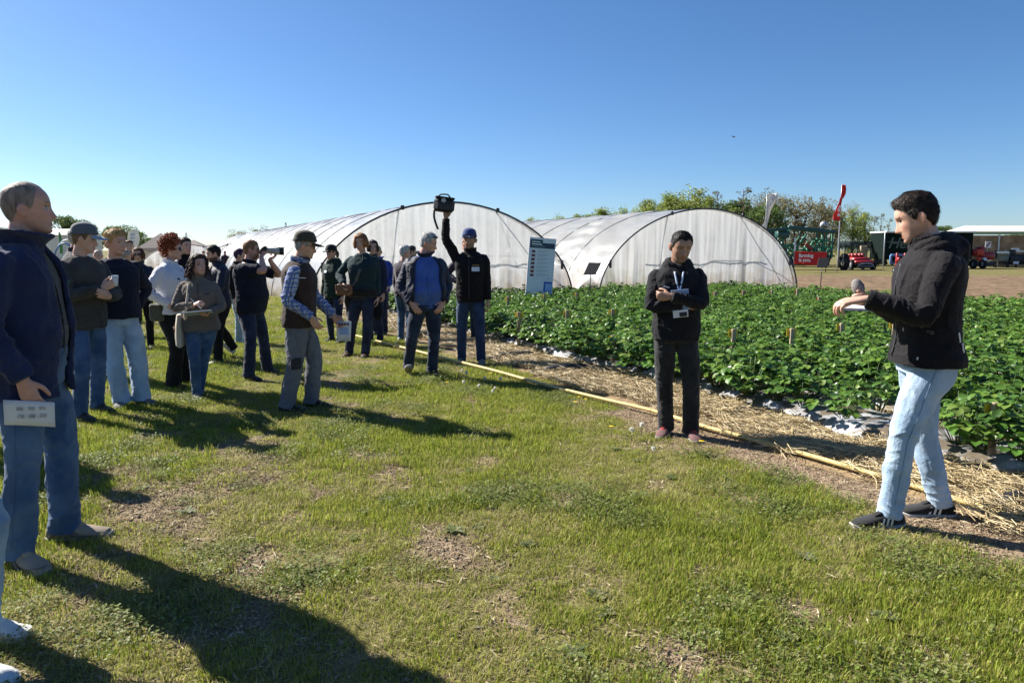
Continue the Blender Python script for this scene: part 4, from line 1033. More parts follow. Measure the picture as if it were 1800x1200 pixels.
MB().box((0, 0, Z), (.5, .02, .55)).build('sheet', white_m, r, smooth=False); MB().box((0, -.02, Z), (.12, .012, .5), [[.8, 0, .6], [0, 1, 0], [-.6, 0, .8]]).build('mark', red_p, r, smooth=False); MB().bar((0, .03, 0), (0, .03, Z), .05).build('stand', dark_m, r)

# ================================================================== SHOW GROUND ON THE LEFT
tent_m = pm('beige_canvas', (.50, .42, .36), .8, .08, 4., transl=.3); twall = pm('pale_canvas', (.62, .60, .57), .8, .08, 4., transl=.3)
def pavilion(label, u0, u1, vb, v_eave, v_top, Y, mat):
    X0 = wz(u0, vb, Y)[0]; X1 = wz(u1, vb, Y)[0]; ze = wz(1, v_eave, Y)[1]; zt = wz(1, v_top, Y)[1]; w = X1 - X0
    r = empty('pavilion', ((X0 + X1) / 2, Y, 0), R(8), label, 'tent', 'pavilions on the left')
    h = w / 2
    MB().add([(-h, 0, ze), (h, 0, ze), (h, w, ze), (-h, w, ze), (0, h, zt), (-h, 0, ze - .3), (h, 0, ze - .3), (h, w, ze - .3), (-h, w, ze - .3)], [(0, 1, 4), (1, 2, 4), (2, 3, 4), (3, 0, 4), (5, 6, 1, 0), (6, 7, 2, 1), (7, 8, 3, 2), (8, 5, 0, 3)]).build('roof', mat, r, smooth=False)
    MB().box((0, w - .1, ze / 2 - .16), (w - .1, .04, ze - .33)).build('back_wall', twall, r, smooth=False); MB().box((-h + .08, h, ze / 2 - .16), (.04, w - .4, ze - .33)).build('side_wall', twall, r, smooth=False)
    for q in ((-h + .05, .05), (h - .05, .05), (h - .05, w - .05), (-h + .05, w - .05)): MB().bar((q[0], q[1], 0), (q[0], q[1], ze), .06).build('leg', pole_m, r)
pavilion('beige pointed pavilion behind the red haired woman', 244, 306, 460, 436, 409, 58, tent_m)
pavilion('beige pavilion right of the red haired woman, farther back', 306, 362, 460, 438, 421, 66, tent_m)
pavilion('pale pavilion between the bearded man and the photographer', 372, 410, 458, 444, 431, 76, twall)
Y = 84
X0, Zt = wz(60, 404, Y); X1, _ = wz(126, 404, Y)
r = empty('white_marquee', ((X0 + X1) / 2, Y, 0), 0, 'large white marquee behind the man in the navy fleece', 'tent')
MB().box((0, 3, Zt / 2 - .3), (X1 - X0, 6, Zt - .6)).build('wall', wcloth, r, smooth=False); h = (X1 - X0) / 2 + .2
MB().add([(-h, -.2, Zt - .58), (h, -.2, Zt - .58), (h, 6.2, Zt - .58), (-h, 6.2, Zt - .58), (-h, 3, Zt + .2), (h, 3, Zt + .2)], [(0, 1, 5, 4), (2, 3, 4, 5), (0, 4, 3), (1, 2, 5), (3, 2, 1, 0)]).build('roof', wcloth, r, smooth=False)
x, y = (wz(238, 465, 46)[0], 46); k = y / FPX; zt = wz(1, 405, 46)[1]
r = empty('teardrop_flag', (x, y, 0), R(6), 'white teardrop flag with faint print behind the crowd', 'flag', 'advertising flags')
mb = MB(); th = np.linspace(0, 2 * math.pi, 28, endpoint=False); cz = zt - 14 * k
out = [(10 * k * math.cos(a) * (1 - .25 * (math.sin(a) < 0) * abs(math.sin(a))), -.02, cz + 16 * k * math.sin(a) * (1 if math.sin(a) > 0 else 1.3)) for a in th]
mb.add(np.array(out + [(p[0], .02, p[2]) for p in out]), [tuple(range(28))[::-1], tuple(range(28, 56))] + [(i, (i + 1) % 28, 28 + (i + 1) % 28, 28 + i) for i in range(28)]); mb.build('cloth', wcloth, r, smooth=False)
MB().tube([(-.1, 0, 0), (-.15, 0, cz), (0, .03, zt)], [.03, .03, .02], n=6, step=.6).build('pole', pole_m, r)
for q in range(3): MB().box((-.02, -.03, cz + .25 - q * .22), (.3 - .06 * q, .01, .07)).build('print', lblue_m, r, smooth=False)
flag('feather_flag', 'slim green feather flag beside the grey cap', 108, 470, 407, 1, pm('green_cloth', (.10, .30, .12), .7, .08, 5., transl=.2), [(408, 0, 3), (414, 0, 5), (422, 0, 5), (430, 0, 5), (438, 0, 5), (446, 0, 4)])
x, y = (wz(114, 440, 60)[0], 60); r = empty('blue_arch', (x, y, 0), 0, 'blue and white hoop frame beside the white marquee', 'frame')
tt = np.linspace(0, math.pi, 9); MB().tube([(-1.0 * math.cos(a), 0, .2 + 1.9 * math.sin(a)) for a in tt], [.07] * 9, n=6).build('hoop', blue_p, r); MB().tube([(-1.3 * math.cos(a), .5, .2 + 2.2 * math.sin(a)) for a in tt], [.06] * 9, n=6).build('hoop', white_m, r)
# power pylons
for (u, vt, Y, lb) in ((502, 391, 420, 'thin lattice mast far behind the tunnel, above the olive cap'), (327, 409, 480, 'thin lattice mast far behind the beige pavilions')):
    X, Z = wz(u, vt, Y); r = empty('lattice_mast', (X, Y, 0), 0, lb, 'mast', 'lattice masts on the horizon'); mb = MB()
    for sx, sy in ((-1, -1), (1, -1), (1, 1), (-1, 1)): mb.bar((sx * .9, sy * .9, 0), (sx * .25, sy * .25, Z), .16)
    for q in range(8):
        z0_, z1_ = Z * q / 8, Z * (q + 1) / 8; w0 = .9 - .65 * q / 8; mb.bar((-w0, -w0, z0_), (w0, -w0, z1_), .1); mb.bar((w0, w0, z0_), (-w0, w0, z1_), .1)
    mb.build('lattice', steel_m, r)
    MB().bar((-4, 0, Z * .82), (4, 0, Z * .82), .2).build('crossarm', steel_m, r)
# winged shape standing in for a blurred insect
X, Z = wz(1290, 241, 60); r = empty('insect', (X, 60, Z), R(30), 'small blurred dark insect flying high left of the speaker', 'insect')
mb = MB(); mb.tube([(0, -.16, 0), (0, 0, .01), (0, .14, .03), (0, .2, .03)], [.015, .05, .035, .012], n=8); mb.build('body', pm('insect_grey', (.10, .10, .11), .8), r)
for sg in (-1, 1): MB().add([(0, .08, .02), (sg * .16, .1, .10), (sg * .34, -.02, .07), (sg * .14, -.08, .06), (0, -.06, .02)], [(0, 1, 3, 4), (1, 2, 3)]).build('wing', MATS['insect_grey'], r)
# ================================================================== PEOPLE
def nrm(v): v = np.asarray(v, float); return v / (np.linalg.norm(v) + 1e-12)
def rotz(a): c, s = math.cos(a), math.sin(a); return np.array(((c, -s, 0), (s, c, 0), (0, 0, 1.)))
def rotx(a): c, s = math.cos(a), math.sin(a); return np.array(((1., 0, 0), (0, c, -s), (0, s, c)))
def roty(a): c, s = math.cos(a), math.sin(a); return np.array(((c, 0, s), (0, 1., 0), (-s, 0, c)))

skin_m = pm('skin', (0, 0, 0), .5, .10, 30., .06, 300., .4, attr='Col', sss=.08)
def cloth(name, col, rough=.85, var=.15, bump=.25, sheen=.25, scale=9., spec=.15, **k):
    return pm(name, col, rough, var, scale, bump, 260., spec, sheen=sheen, folds=k.pop('folds', .38), **k)
def denim(name, col, fade):
    return pm(name, col, .85, .16, 7., .35, 320., .15, sheen=.15, folds=.2, var2=(fade, 4.5, .42, .70))
hair_cache = {}
def hair_mat(col):
    key = 'hair_%d_%d_%d' % tuple(int(c * 1000) for c in col)
    return pm(key, col, .62, .45, 60., .3, 130., .22, stretch=(1, 1, .25))

# ---------------------------------------------------------------- head
ZP = np.array((-.118, -.112, -.100, -.085, -.068, -.045, -.020, .005, .030, .060, .085, .105, .114, .118))
YF = np.array((.048, .072, .086, .083, .086, .084, .085, .084, .093, .087, .072, .046, .024, .002))
YB = np.array((.020, .010, -.004, -.030, -.058, -.078, -.090, -.098, -.102, -.096, -.080, -.052, -.028, -.004))
HW = np.array((.010, .024, .038, .050, .058, .066, .071, .075, .077, .073, .062, .044, .024, .003))
def head_grid(nz=84, na=96, jaw=1., nose=1., fat=0.):
    z = -.118 + .236 * (.5 - .5 * np.cos(np.linspace(0, math.pi, nz)))
    yf = np.interp(z, ZP, YF); yb = np.interp(z, ZP, YB); hw = np.interp(z, ZP, HW)
    k = np.ones(9) / 9
    def sm(a): return np.convolve(np.pad(a, 4, 'edge'), k, 'valid')
    yf, yb, hw = sm(yf), sm(yb), sm(hw)
    hw = hw * (1 + (jaw - 1) * sstep(.0, -.08, -z * -1) + fat * .12 * sstep(.03, -.07, z))
    a = np.linspace(0, 2 * math.pi, na, endpoint=False)
    ca, sa = np.sin(a), np.cos(a)       # a=0 faces front
    X = hw[:, None] * np.sign(ca) * np.abs(ca) ** .88
    yc = ((yf + yb) / 2)[:, None]; yh = ((yf - yb) / 2)[:, None]
    Y = yc + yh * np.sign(sa) * np.abs(sa) ** .92
    Z = np.repeat(z[:, None], na, 1)
    fr = (sa > .05)[None, :] * np.ones_like(Z)
    ax = np.abs(X)
    G = lambda c, s: np.exp(-((ax - c[0]) / s[0]) ** 2 - ((Z - c[1]) / s[1]) ** 2)
    nz_a = np.interp(Z, (-.056, -.050, -.044, -.037, -.026, -.010, .005, .020, .03), (0, .006, .021, .025, .0195, .0125, .007, .003, 0)) * nose
    nz_s = np.interp(Z, (-.05, -.036, -.01, .02), (.0155, .0145, .0105, .010))
    d = nz_a * np.exp(-(ax / nz_s) ** 2)
    d = d - .0105 * G((.031, .006), (.017, .0105)) + .0045 * G((.031, .005), (.010, .006))
    d = d + .0045 * G((.028, .026), (.024, .007)) + .004 * G((.05, -.018), (.016, .018)) - .004 * G((.042, -.058), (.012, .02))
    d = d + .0050 * G((0, -.0635), (.020, .005)) + .0055 * G((0, -.0755), (.018, .005)) - .0035 * G((0, -.0695), (.024, .0022)) - .004 * G((0, -.0865), (.02, .006)) + .005 * G((0, -.101), (.016, .010))
    d = d + .004 * G((.010, -.047), (.006, .006)) * nose
    Y = Y + d * fr
    return np.stack([X, Y, Z], -1)
def scalp_mask(P, front=.072, side=.012, nape=-.058, recede=0.):
    """positive where hair grows"""
    X, Y, Z = P[..., 0], P[..., 1], P[..., 2]
    an = np.arctan2(np.abs(X), Y)        # 0 front .. pi back
    line = np.interp(an, (0, .45, .75, 1.05, 1.25, 1.42, 1.75, 2.1, 2.5, 3.15), (front, front + recede * .6, front - .012 + recede, front - .03, side - .012, side - .022, side + .008, side - .04, nape, nape - .004))
    return (Z - line)
def ear(mb, sgn, M):
    c = np.array((sgn * .077, -.008, -.008))
    mb.tube([M(c + (0, .0, .026)), M(c + (sgn * .008, -.010, .022)), M(c + (sgn * .013, -.017, .004)), M(c + (sgn * .010, -.010, -.018)), M(c + (sgn * .003, .0, -.032))], [(.005, .006), (.008, .010), (.0085, .012), (.008, .010), (.006, .006)], n=8, step=.008)
    mb.tube([M(c + (sgn * .002, .004, .018)), M(c + (sgn * .006, -.004, 0)), M(c + (sgn * .003, .002, -.022))], [.006, .009, .006], n=7, step=.01)

def hand(mb, W, d, n, right, curl=.5, spread=.05, thumb=.6, sc=1., curls=None):
    d = nrm(d); n = nrm(np.asarray(n) - d * np.dot(n, d)); t = np.cross(d, n) if right else np.cross(n, d)
    W = np.asarray(W, float)
    mb.tube([W - d * .02, W + d * .02 * sc, W + d * .06 * sc, W + d * .092 * sc], [(.026 * sc, .020 * sc), (.033 * sc, .018 * sc), (.040 * sc, .015 * sc), (.037 * sc, .011 * sc)], n=14, step=.012, ref=t, round_ends=True)
    segs = ((.044, .026, .020), (.048, .030, .021), (.044, .028, .020), (.034, .021, .017))
    for i, (off, sg) in enumerate(zip((.030, .0105, -.0095, -.0285), segs)):
        p = W + d * (.086 - .006 * (i == 3) - .002 * (i == 0)) * sc + t * off * sc
        c = (curls[i] if curls else curl * (1 + .12 * i)); a = 0; pts = [p - d * .02 * sc, p]; tt = t * (spread * (1.5 - i))
        for q, L in enumerate(sg):
            a += c * (.75, 1.1, .8)[q]
            p = p + (nrm(d * math.cos(a) + n * math.sin(a) + tt)) * L * sc; pts.append(p)
        mb.tube(pts, [.0098 * sc, .0095 * sc, .0088 * sc, .0080 * sc, .0066 * sc], n=8, step=.008, round_ends=True)
    b = W + d * .022 * sc + t * .026 * sc + n * .006
    d1 = nrm(d * .62 + t * (.85 * thumb) + n * .35); d2 = nrm(d * .85 + t * .35 * thumb + n * .42); d3 = nrm(d * .9 + t * .05 + n * .45)
    mb.tube([b - d1 * .01, b + d1 * .036 * sc, b + (d1 * .036 + d2 * .032) * sc, b + (d1 * .036 + d2 * .032 + d3 * .026) * sc], [.014 * sc, .0115 * sc, .0105 * sc, .0078 * sc], n=8, step=.008, round_ends=True)
    return t

def ik(S, W, a, b, pole):
    S = np.asarray(S, float); W = np.asarray(W, float); D = W - S; L = np.linalg.norm(D)
    mx = (a + b) * .998
    if L > mx: W = S + D * mx / L; D = W - S; L = mx
    u = D / L; x = (a * a - b * b + L * L) / (2 * L); h = math.sqrt(max(0, a * a - x * x))
    p = np.asarray(pole, float); p = p - u * p.dot(u); p = nrm(p)
    return S + u * x + p * h, W

def wrinkle(V, N, amp, seed, joints=(), fine=1.):
    """fabric folds: soft creases everywhere, stronger ones where a limb bends"""
    q = V + (np.stack([fbm(V * 6, 2, seed), fbm(V * 6 + 9, 2, seed + 1), fbm(V * 6 + 5, 2, seed + 2)], -1) - .5) * .10
    r1 = 1.9 * np.clip(1 - np.abs(2 * fbm(q * np.array((9, 9, 5)), 2, seed + 3) - 1) * 2.2, 0, 1) ** 2 - .5
    r2 = fbm(q * np.array((26, 26, 17)) * fine, 2, seed + 4) - .5
    d = amp * (.55 * np.clip(r1, -.6, 1) + .7 * r2)
    for (c, rad, ax, am, fr) in joints:
        w = np.exp(-(np.linalg.norm(V - c, axis=1) / rad) ** 2)
        ph = (q - c) @ np.asarray(ax) * fr * .8 + 7 * fbm(V * 7, 2, seed + 6)
        d = d + am * w * (1.25 * (1 - np.abs(np.sin(ph))) ** 2 - .45) * (.3 + 1.3 * fbm(V * 12 + 4, 2, seed + 7))
    return V + N * d[:, None]

TORSO = [(.84, .150, .108, -.005), (.93, .168, .118, -.008), (1.03, .158, .108, 0), (1.12, .153, .106, .006), (1.22, .165, .114, .006), (1.32, .178, .120, 0), (1.39, .176, .106, -.008), (1.435, .140, .086, -.012), (1.465, .098, .074, -.012), (1.49, .070, .064, -.008)]
FEM = [(.84, .155, .112, -.005), (.93, .172, .118, -.008), (1.03, .148, .102, 0), (1.10, .136, .096, .006), (1.20, .150, .118, .014), (1.30, .160, .125, .012), (1.37, .156, .100, -.004), (1.42, .122, .080, -.012), (1.45, .084, .066, -.010), (1.475, .062, .056, -.008)]

class Person:
    def __init__(s, label, X, Y, H, heading, vox=.008, skin=(.48, .29, .21), female=False, girth=1., belly=0., lean=0., side=0., twist=0., head=None, hpitch=0., hroll=0.,
                 lf=(-.10, .0, 8, 0, 0), rf=(.10, 0, -8, 0, 0), pel=(0, 0), drop=0., seed=1, grp=None, z=0., shoulder=1.):
        s.root = empty('person', (X, Y, z + float(gz(X, Y)) - .010), R(heading), label, 'person', grp, H / 1.75)
        s.vox = vox; s.skin = np.array(skin); s.fem = female; s.g = girth; s.belly = belly; s.seed = seed; s.shoulder = shoulder
        T = np.array(FEM if female else TORSO)
        s.T = T
        hipz = .915 - drop
        # legs: foot = (x, y, yaw, lift of ankle, pitch of foot)
        s.foot = {}
        for k, f in (('L', lf), ('R', rf)):
            s.foot[k] = dict(p=np.array((f[0], f[1], .085 + f[3])), yaw=R(f[2]), pitch=R(f[4]) if len(f) > 4 else 0.)
        pv = np.array((pel[0], pel[1], hipz))
        for k, sg in (('L', -1), ('R', 1)):
            hp = pv + (sg * .088, 0, 0); D = hp - s.foot[k]['p']; hor = math.hypot(D[0], D[1])
            mxz = math.sqrt(max(.1, (.418 + .405) ** 2 * .996 - hor ** 2)) + s.foot[k]['p'][2]
            pv[2] = min(pv[2], mxz)
        s.pel = pv; s.dz = pv[2] - .915
        s.lean, s.sideb, s.tw = R(lean), R(side), R(twist)
        for k, sg in (('L', -1), ('R', 1)):
            f = s.foot[k]; hp = pv + (sg * .088, 0, 0)
            fw = np.array((-math.sin(f['yaw']), math.cos(f['yaw']), 0))
            kn, an = ik(hp, f['p'], .418, .405, fw + (sg * .12, 0, 0)); f.update(hip=hp, knee=kn, ank=an, fw=fw)
        o, M = s.frame(1.44); sw = (.158 if female else .178) * shoulder
        s.sh = {'L': o + M @ np.array((-sw, -.008, -.042)), 'R': o + M @ np.array((sw, -.008, -.042))}
        s.chestM = M; s.arm = {}
        no, nM = s.frame(1.485)
        hy = 0. if head is None else R(head - heading)
        hy = (hy + math.pi) % (2 * math.pi) - math.pi
        s.neck0 = no
        s.hM = rotz(hy) @ rotx(R(-hpitch)) @ roty(R(hroll))
        nk = no + nM @ np.array((0, .012, .055))
        s.hc = nk + (rotz(hy) @ np.array((0, .014, .02))) + s.hM @ np.array((0, .012, .072))
        s.neck1 = nk
        s.hy = hy
    def frame(s, z):
        """origin and axes of the spine at rest height z"""
        n = 14; zz = np.linspace(.93, max(z, .931), n); o = s.pel + (0, 0, .93 - .915); M = np.eye(3)
        if z <= .93: return s.pel + np.array((0, 0, z - .915)), np.eye(3)
        for i in range(n - 1):
            t = min(1, max(0, (zz[i] - .93) / .42)); M = rotz(s.tw * t) @ rotx(-s.lean * min(1, t * 1.6)) @ roty(s.sideb * t)
            o = o + M @ np.array((0, 0, zz[i + 1] - zz[i]))
        return o, M
    def H_(s, p):
        """head space -> person space"""
        return s.hc + np.asarray(p) @ s.hM.T
    def set_arm(s, k, wrist=None, pole=None, hd=None, hn=None, curl=.5, hand=True, **kw):
        """wrist in person space; None hangs"""
        sg = -1 if k == 'L' else 1; S = s.sh[k]
        if wrist is None: wrist = S + np.array((sg * .055, .05, -.525))
        if pole is None: pole = (sg * .35, -1, 0)
        E, W = ik(S, wrist, .285, .250, pole)
        d = nrm(W - E) if hd is None else nrm(hd)
        if hn is None: hn = (-sg, -.15, 0)
        s.arm[k] = dict(S=S, E=E, W=W, d=d, n=nrm(hn), curl=curl, hand=hand, kw=kw)
        return s
    def trings(s, z0, z1, ease, n=36, exp=2.35, hemflare=0., extra_depth=0.):
        T = s.T; out = []
        zs = np.linspace(z0, z1, max(5, int((z1 - z0) / .035)))
        th = np.linspace(0, 2 * math.pi, n, endpoint=False)
        for z in zs:
            w = np.interp(z, T[:, 0], T[:, 1]) * s.g; d = np.interp(z, T[:, 0], T[:, 2]) * s.g; yc = np.interp(z, T[:, 0], T[:, 3])
            if z > 1.3: w *= 1 + (s.shoulder - 1)
            b = s.belly * math.exp(-((z - 1.07) / .12) ** 2); e = ease * (1 if z < 1.40 else max(.35, 1 - (z - 1.40) * 7)) + hemflare * max(0, (z0 + .12 - z) / .12)
            w += e + b * .35; d += e + b * .5 + extra_depth; yc += b * .5
            o, M = s.frame(z); c, sn = np.cos(th), np.sin(th)
            loc = np.stack([w * np.sign(c) * np.abs(c) ** (2 / exp), yc + d * np.sign(sn) * np.abs(sn) ** (2 / exp), c * 0], 1)
            out.append(o + loc @ M.T)
        return np.array(out)
    # ------------------------------------------------------------ body
    def body(s, hair=(.1, .07, .05), beard=0., jaw=1., nose=1., fat=0., brow=True, glasses=False, arms_bare=False, scalp=0., eyes_closed=False):
        mb = MB(); s.haircol = np.array(hair)
        P = head_grid(jaw=jaw, nose=nose, fat=fat); s.P = P
        mb.rings(s.H_(P))
        for sg in (-1, 1): ear(mb, sg, s.H_)
        nm = s.hM @ np.array((0, -.012, -.045)) + s.hc
        mb.tube([s.neck0 + (0, 0, -.07), s.neck0, s.neck1, nm], np.array([(.062, .062), (.058, .058), (.053, .056), (.054, .058)]) * (.86 if s.fem else 1.) * (1 + .1 * fat), n=16, step=.02, ref=(1, 0, 0))
        mb.rings(s.trings(.86, 1.485, -.03))
        for k, sg in (('L', -1), ('R', 1)):
            f = s.foot[k]; mb.tube([f['hip'] + (0, 0, .02), f['knee'], f['ank'] - (0, 0, .03)], [.07, .045, .032], n=10, step=.06, round_ends=True)
            a = s.arm[k]; q = 1. if arms_bare else .8
            mb.tube([a['S'] - (sg * .06, 0, .0), a['S'] - (0, 0, .02), (a['S'] + a['E']) / 2, a['E'], (a['E'] * .62 + a['W'] * .38), a['W']], np.array([.05, .052, .046, .040, .041, .0255]) * (q + (0 if arms_bare else 0)), n=12, step=.03, round_ends=True)
            if a['hand']: a['t'] = hand(mb, a['W'] + a['d'] * .015, a['d'], a['n'], k == 'R', a['curl'], sc=.92 if s.fem else 1.0, **a['kw'])
        V, F, N = remesh(mb, s.vox, 1 if s.vox < .007 else 2)
        L = (V - s.hc) @ s.hM           # head space
        C = np.tile(s.skin, (len(V), 1)); x, y, z = L.T; ax = np.abs(x)
        hd = (np.linalg.norm(L, axis=1) < .165) & (z > -.125)
        fr = hd & (y > .03)
        red = np.array((1.06, .86, .82))
        wgt = (np.exp(-((ax - .045) / .02) ** 2 - ((z + .025) / .02) ** 2) * .55 + np.exp(-(ax / .016) ** 2 - ((z + .037) / .014) ** 2) * .7) * fr + (hd & (ax > .074)) * .6
        C = C * (1 + (red - 1) * np.clip(wgt, 0, 1)[:, None])
        if beard:
            bm = np.clip(sstep(-.032, -.058, z), 0, 1) * (y > -.03) * hd * (1 - .0 * ax); bm = bm * (1 - .0) * np.where((ax < .03) & (z > -.058) & (z < -.046), .8, 1)
            bm = bm * sstep(-.135, -.12, z)
            C = C * (1 - beard * bm[:, None]) + s.haircol * (beard * bm)[:, None]
        lip = fr & (np.abs(z + .0695) < .0085 * (1 - (ax / .027) ** 2).clip(0)) & (ax < .027)
        C[lip] = s.skin * (.82, .50, .48)
        if brow:
            zb = .0255 + .004 * np.sin(ax / .05 * math.pi) ; br = fr & (ax > .011) & (ax < .051) & (np.abs(z - zb) < .0052)
            C[br] = C[br] * .35 + s.haircol * .65 * (1 if s.haircol.mean() < .25 else .5)
        ez = np.abs(z - .005)
        if not eyes_closed:
            ew = fr & (np.abs(ax - .031) < .0135) & (ez < .0052); C[ew] = (.42, .40, .38)
            ir = fr & (np.abs(ax - .032) < .0055) & (ez < .0055); C[ir] = (.03, .025, .02)
        ln = fr & (np.abs(ax - .031) < .016) & (np.abs(z - .0115) < .0026); C[ln] = C[ln] * .3
        if scalp:
            sm_ = np.clip(scalp_mask(L, .078, .012, -.06, .02) / .012, 0, 1) * hd * scalp * (.6 + .8 * fbm(L * 200, 2, s.seed)); sm_ = np.clip(sm_, 0, 1)[:, None]; C = C * (1 - sm_) + s.haircol * sm_
        C = C * (.93 + .14 * fbm(V * 60, 2, s.seed))[:, None]
        me = make_mesh('body', V, F, skin_m, True, C)
        s.bodyo = add_obj('body', me, s.root)
        return s
    # ------------------------------------------------------------ hair and hats
    def hair(s, thick=.014, style='short', front=.072, side=.012, nape=-.058, recede=0., col=None, quiff=0., lump=0., rough=1.):
        col = tuple(s.haircol if col is None else col); P = s.P.copy(); m = scalp_mask(P, front, side, nape, recede)
        th = np.clip(m / .022, -.25, 1); c = np.array((0, -.005, .01)); D = P - c; D /= np.linalg.norm(D, axis=-1, keepdims=True)
        top = sstep(.03, .09, P[..., 2])
        n1 = fbm(P * np.array((55, 55, 22)) + s.seed, 3, s.seed) - .5; n2 = fbm(P * np.array((140, 60, 60)), 2, s.seed + 3) - .5
        t = thick * (.45 + .55 * top) + (n1 * .005 + n2 * .006) * rough * np.clip(thick / .012, .3, 2) + quiff * np.exp(-((P[..., 1] - .07) / .03) ** 2) * top
        if lump: t = t + lump * (np.abs(fbm(P * 30, 2, s.seed + 5) - .5) * 4 - .4)
        t = np.where(th > 0, t * np.clip(th, 0, 1) ** .6, th * .012 - .001)
        Q = P + D * t[..., None]
        nz, na, _ = Q.shape; keep = m > -.006
        Fc = []
        for i in range(nz - 1):
            for j in range(na):
                k = (j + 1) % na
                if keep[i, j] or keep[i, k] or keep[i + 1, j] or keep[i + 1, k]: Fc.append((i * na + j, i * na + k, (i + 1) * na + k, (i + 1) * na + j))
        V = s.H_(Q.reshape(-1, 3)); used = np.unique(np.array(Fc)); mp = np.full(len(V), -1); mp[used] = np.arange(len(used))
        mb = MB(); mb.add(V[used], [tuple(mp[list(f)]) for f in Fc])
        g = np.random.default_rng(s.seed + 50)
        if style in ('short', 'crop') and s.vox < .0085:      # loose strands break the outline and soften the hairline
            ii = np.argwhere((m > -.003)); n_ = (5200 if s.vox < .0052 else 2200) if style == 'short' else 1400
            k_ = ii[g.integers(0, len(ii), n_)]; p = Q[k_[:, 0], k_[:, 1]]; Dn = D[k_[:, 0], k_[:, 1]]; hi = p[:, 2] > .055
            tg = np.stack([g.normal(0, .3, n_), np.where(hi, .9, -.35) + g.normal(0, .25, n_), np.where(hi, -.25, -1.)], 1)
            tg -= Dn * (tg * Dn).sum(1, keepdims=True); tg /= np.linalg.norm(tg, axis=1)[:, None] + 1e-9
            d = tg + Dn * g.uniform(.0, .30, n_)[:, None]; d /= np.linalg.norm(d, axis=1)[:, None]
            L = (g.uniform(.010, .024, n_) * (thick / .016 if style == 'short' else .35) * np.clip(m[k_[:, 0], k_[:, 1]] / .02, .35, 1))[:, None]
            w = np.cross(d, Dn); w = w / (np.linalg.norm(w, axis=1)[:, None] + 1e-9) * .0010
            Vs = np.stack([p - w - Dn * .001, p + w - Dn * .001, p + d * L], 1).reshape(-1, 3)
            mb.add(s.H_(Vs), [(3 * q, 3 * q + 1, 3 * q + 2) for q in range(n_)])
        if style in ('curly', 'curlylong'):
            nl = 260 if style == 'curly' else 330
            ii = np.argwhere((m > -.002))
            for _ in range(nl):
                i, j = ii[g.integers(len(ii))]; p = Q[i, j].copy(); d = D[i, j]; L = g.uniform(.035, .065) if style == 'curly' else g.uniform(.07, .22) * (1.2 - 3.2 * max(0, p[2])) 
                dr = nrm(d * (.9 if style == 'curly' else .4) + np.array((0, -.12, -.35 if style == 'curly' else -1.2))); u = nrm(np.cross(dr, (0.3, 1, .2))); v = np.cross(dr, u)
                ph = g.uniform(0, 6.28); rr = g.uniform(.007, .013); tt = np.linspace(0, 1, 10)
                if dr[1] > .1 and p[1] > .05: continue
                pts = [p - d * .006 + dr * L * q + (u * math.cos(ph + q * L * 120) + v * math.sin(ph + q * L * 120)) * rr * min(1, q * 4) for q in tt]
                mb.tube(s.H_(np.array(pts)), [.005] + [.0062] * 8 + [.003], n=5, step=1)
        if style == 'bob':
            for _ in range(420):
                an = g.uniform(.75, 5.53); z0 = g.uniform(.02, .10); i = int(np.argmin(np.abs(P[:, 0, 2] - z0))); j = int(an / 6.283 * P.shape[1]); p = Q[i, j]; d = D[i, j]
                e = p + np.array((0, 0, -(z0 + g.uniform(.035, .075)))) + np.array((d[0], d[1], 0)) * .012
                mb.tube(s.H_(np.array([p, (p + e) / 2 + np.array((d[0], d[1], 0)) * .010, e, e - np.array((d[0], d[1], 0)) * .012])), [(.007, .004), (.008, .005), (.007, .004), (.003, .002)], n=5, step=.05)
        if style == 'pony':
            mb.tube(s.H_(np.array([(0, -.10, .02), (0, -.14, .0), (0, -.145, -.06), (0, -.13, -.13)])), [.022, .03, .028, .01], n=9, step=.02)
        s.hairo = mb.build('hair', hair_mat(col), s.root); return s
    def cap(s, mat, brim_mat=None, tilt=0., low=.040, brim=.075):
        P = s.P.copy(); c = np.array((0, -.005, .0)); D = P - c; D /= np.linalg.norm(D, axis=-1, keepdims=True)
        line = low + .012 * np.clip(-P[..., 1] / .1, -1, 1) * -1 - .0 ; m = P[..., 2] - line
        t = np.where(m > -.001, .016 + .012 * sstep(.02, .06, m), .011); Q = P + D * t[..., None]; Q[..., 2] += .006 * sstep(.03, .10, P[..., 2])
        nz, na, _ = Q.shape; rows = np.argwhere(m > -.004); Fc = [(i * na + j, i * na + (j + 1) % na, (i + 1) * na + (j + 1) % na, (i + 1) * na + j) for i in range(nz - 1) for j in range(na) if m[i, j] > -.004]
        V = s.H_(Q.reshape(-1, 3)); used = np.unique(np.array(Fc)); mp = np.full(len(V), -1); mp[used] = np.arange(len(used))
        o = MB().add(V[used], [tuple(mp[list(f)]) for f in Fc]).build('cap', mat, s.root)
        md = o.modifiers.new('t', 'SOLIDIFY'); md.thickness = .004
        b = MB(); n = 15; a = np.linspace(-1.0, 1.0, n); up, dn = [], []
        for r_, in ((0.,), (.5,), (1.,)):
            row = []
            for q in a:
                x0 = .083 * math.sin(q * 1.05); y0 = .102 * math.cos(q * 1.0) + .006; z0 = low + .004
                L = brim * math.cos(q * 1.25) ** .6 if abs(q) < .99 else 0
                row.append((x0 * (1 + .02 * r_), y0 + L * r_, z0 - .35 * L * r_ * .55 - .03 * (x0 / .083) ** 2 * r_))
            up.append(row)
        up = np.array(up); V = np.concatenate([up.reshape(-1, 3), up.reshape(-1, 3) - (0, 0, .004)]); nn = 3 * n; Fb = []
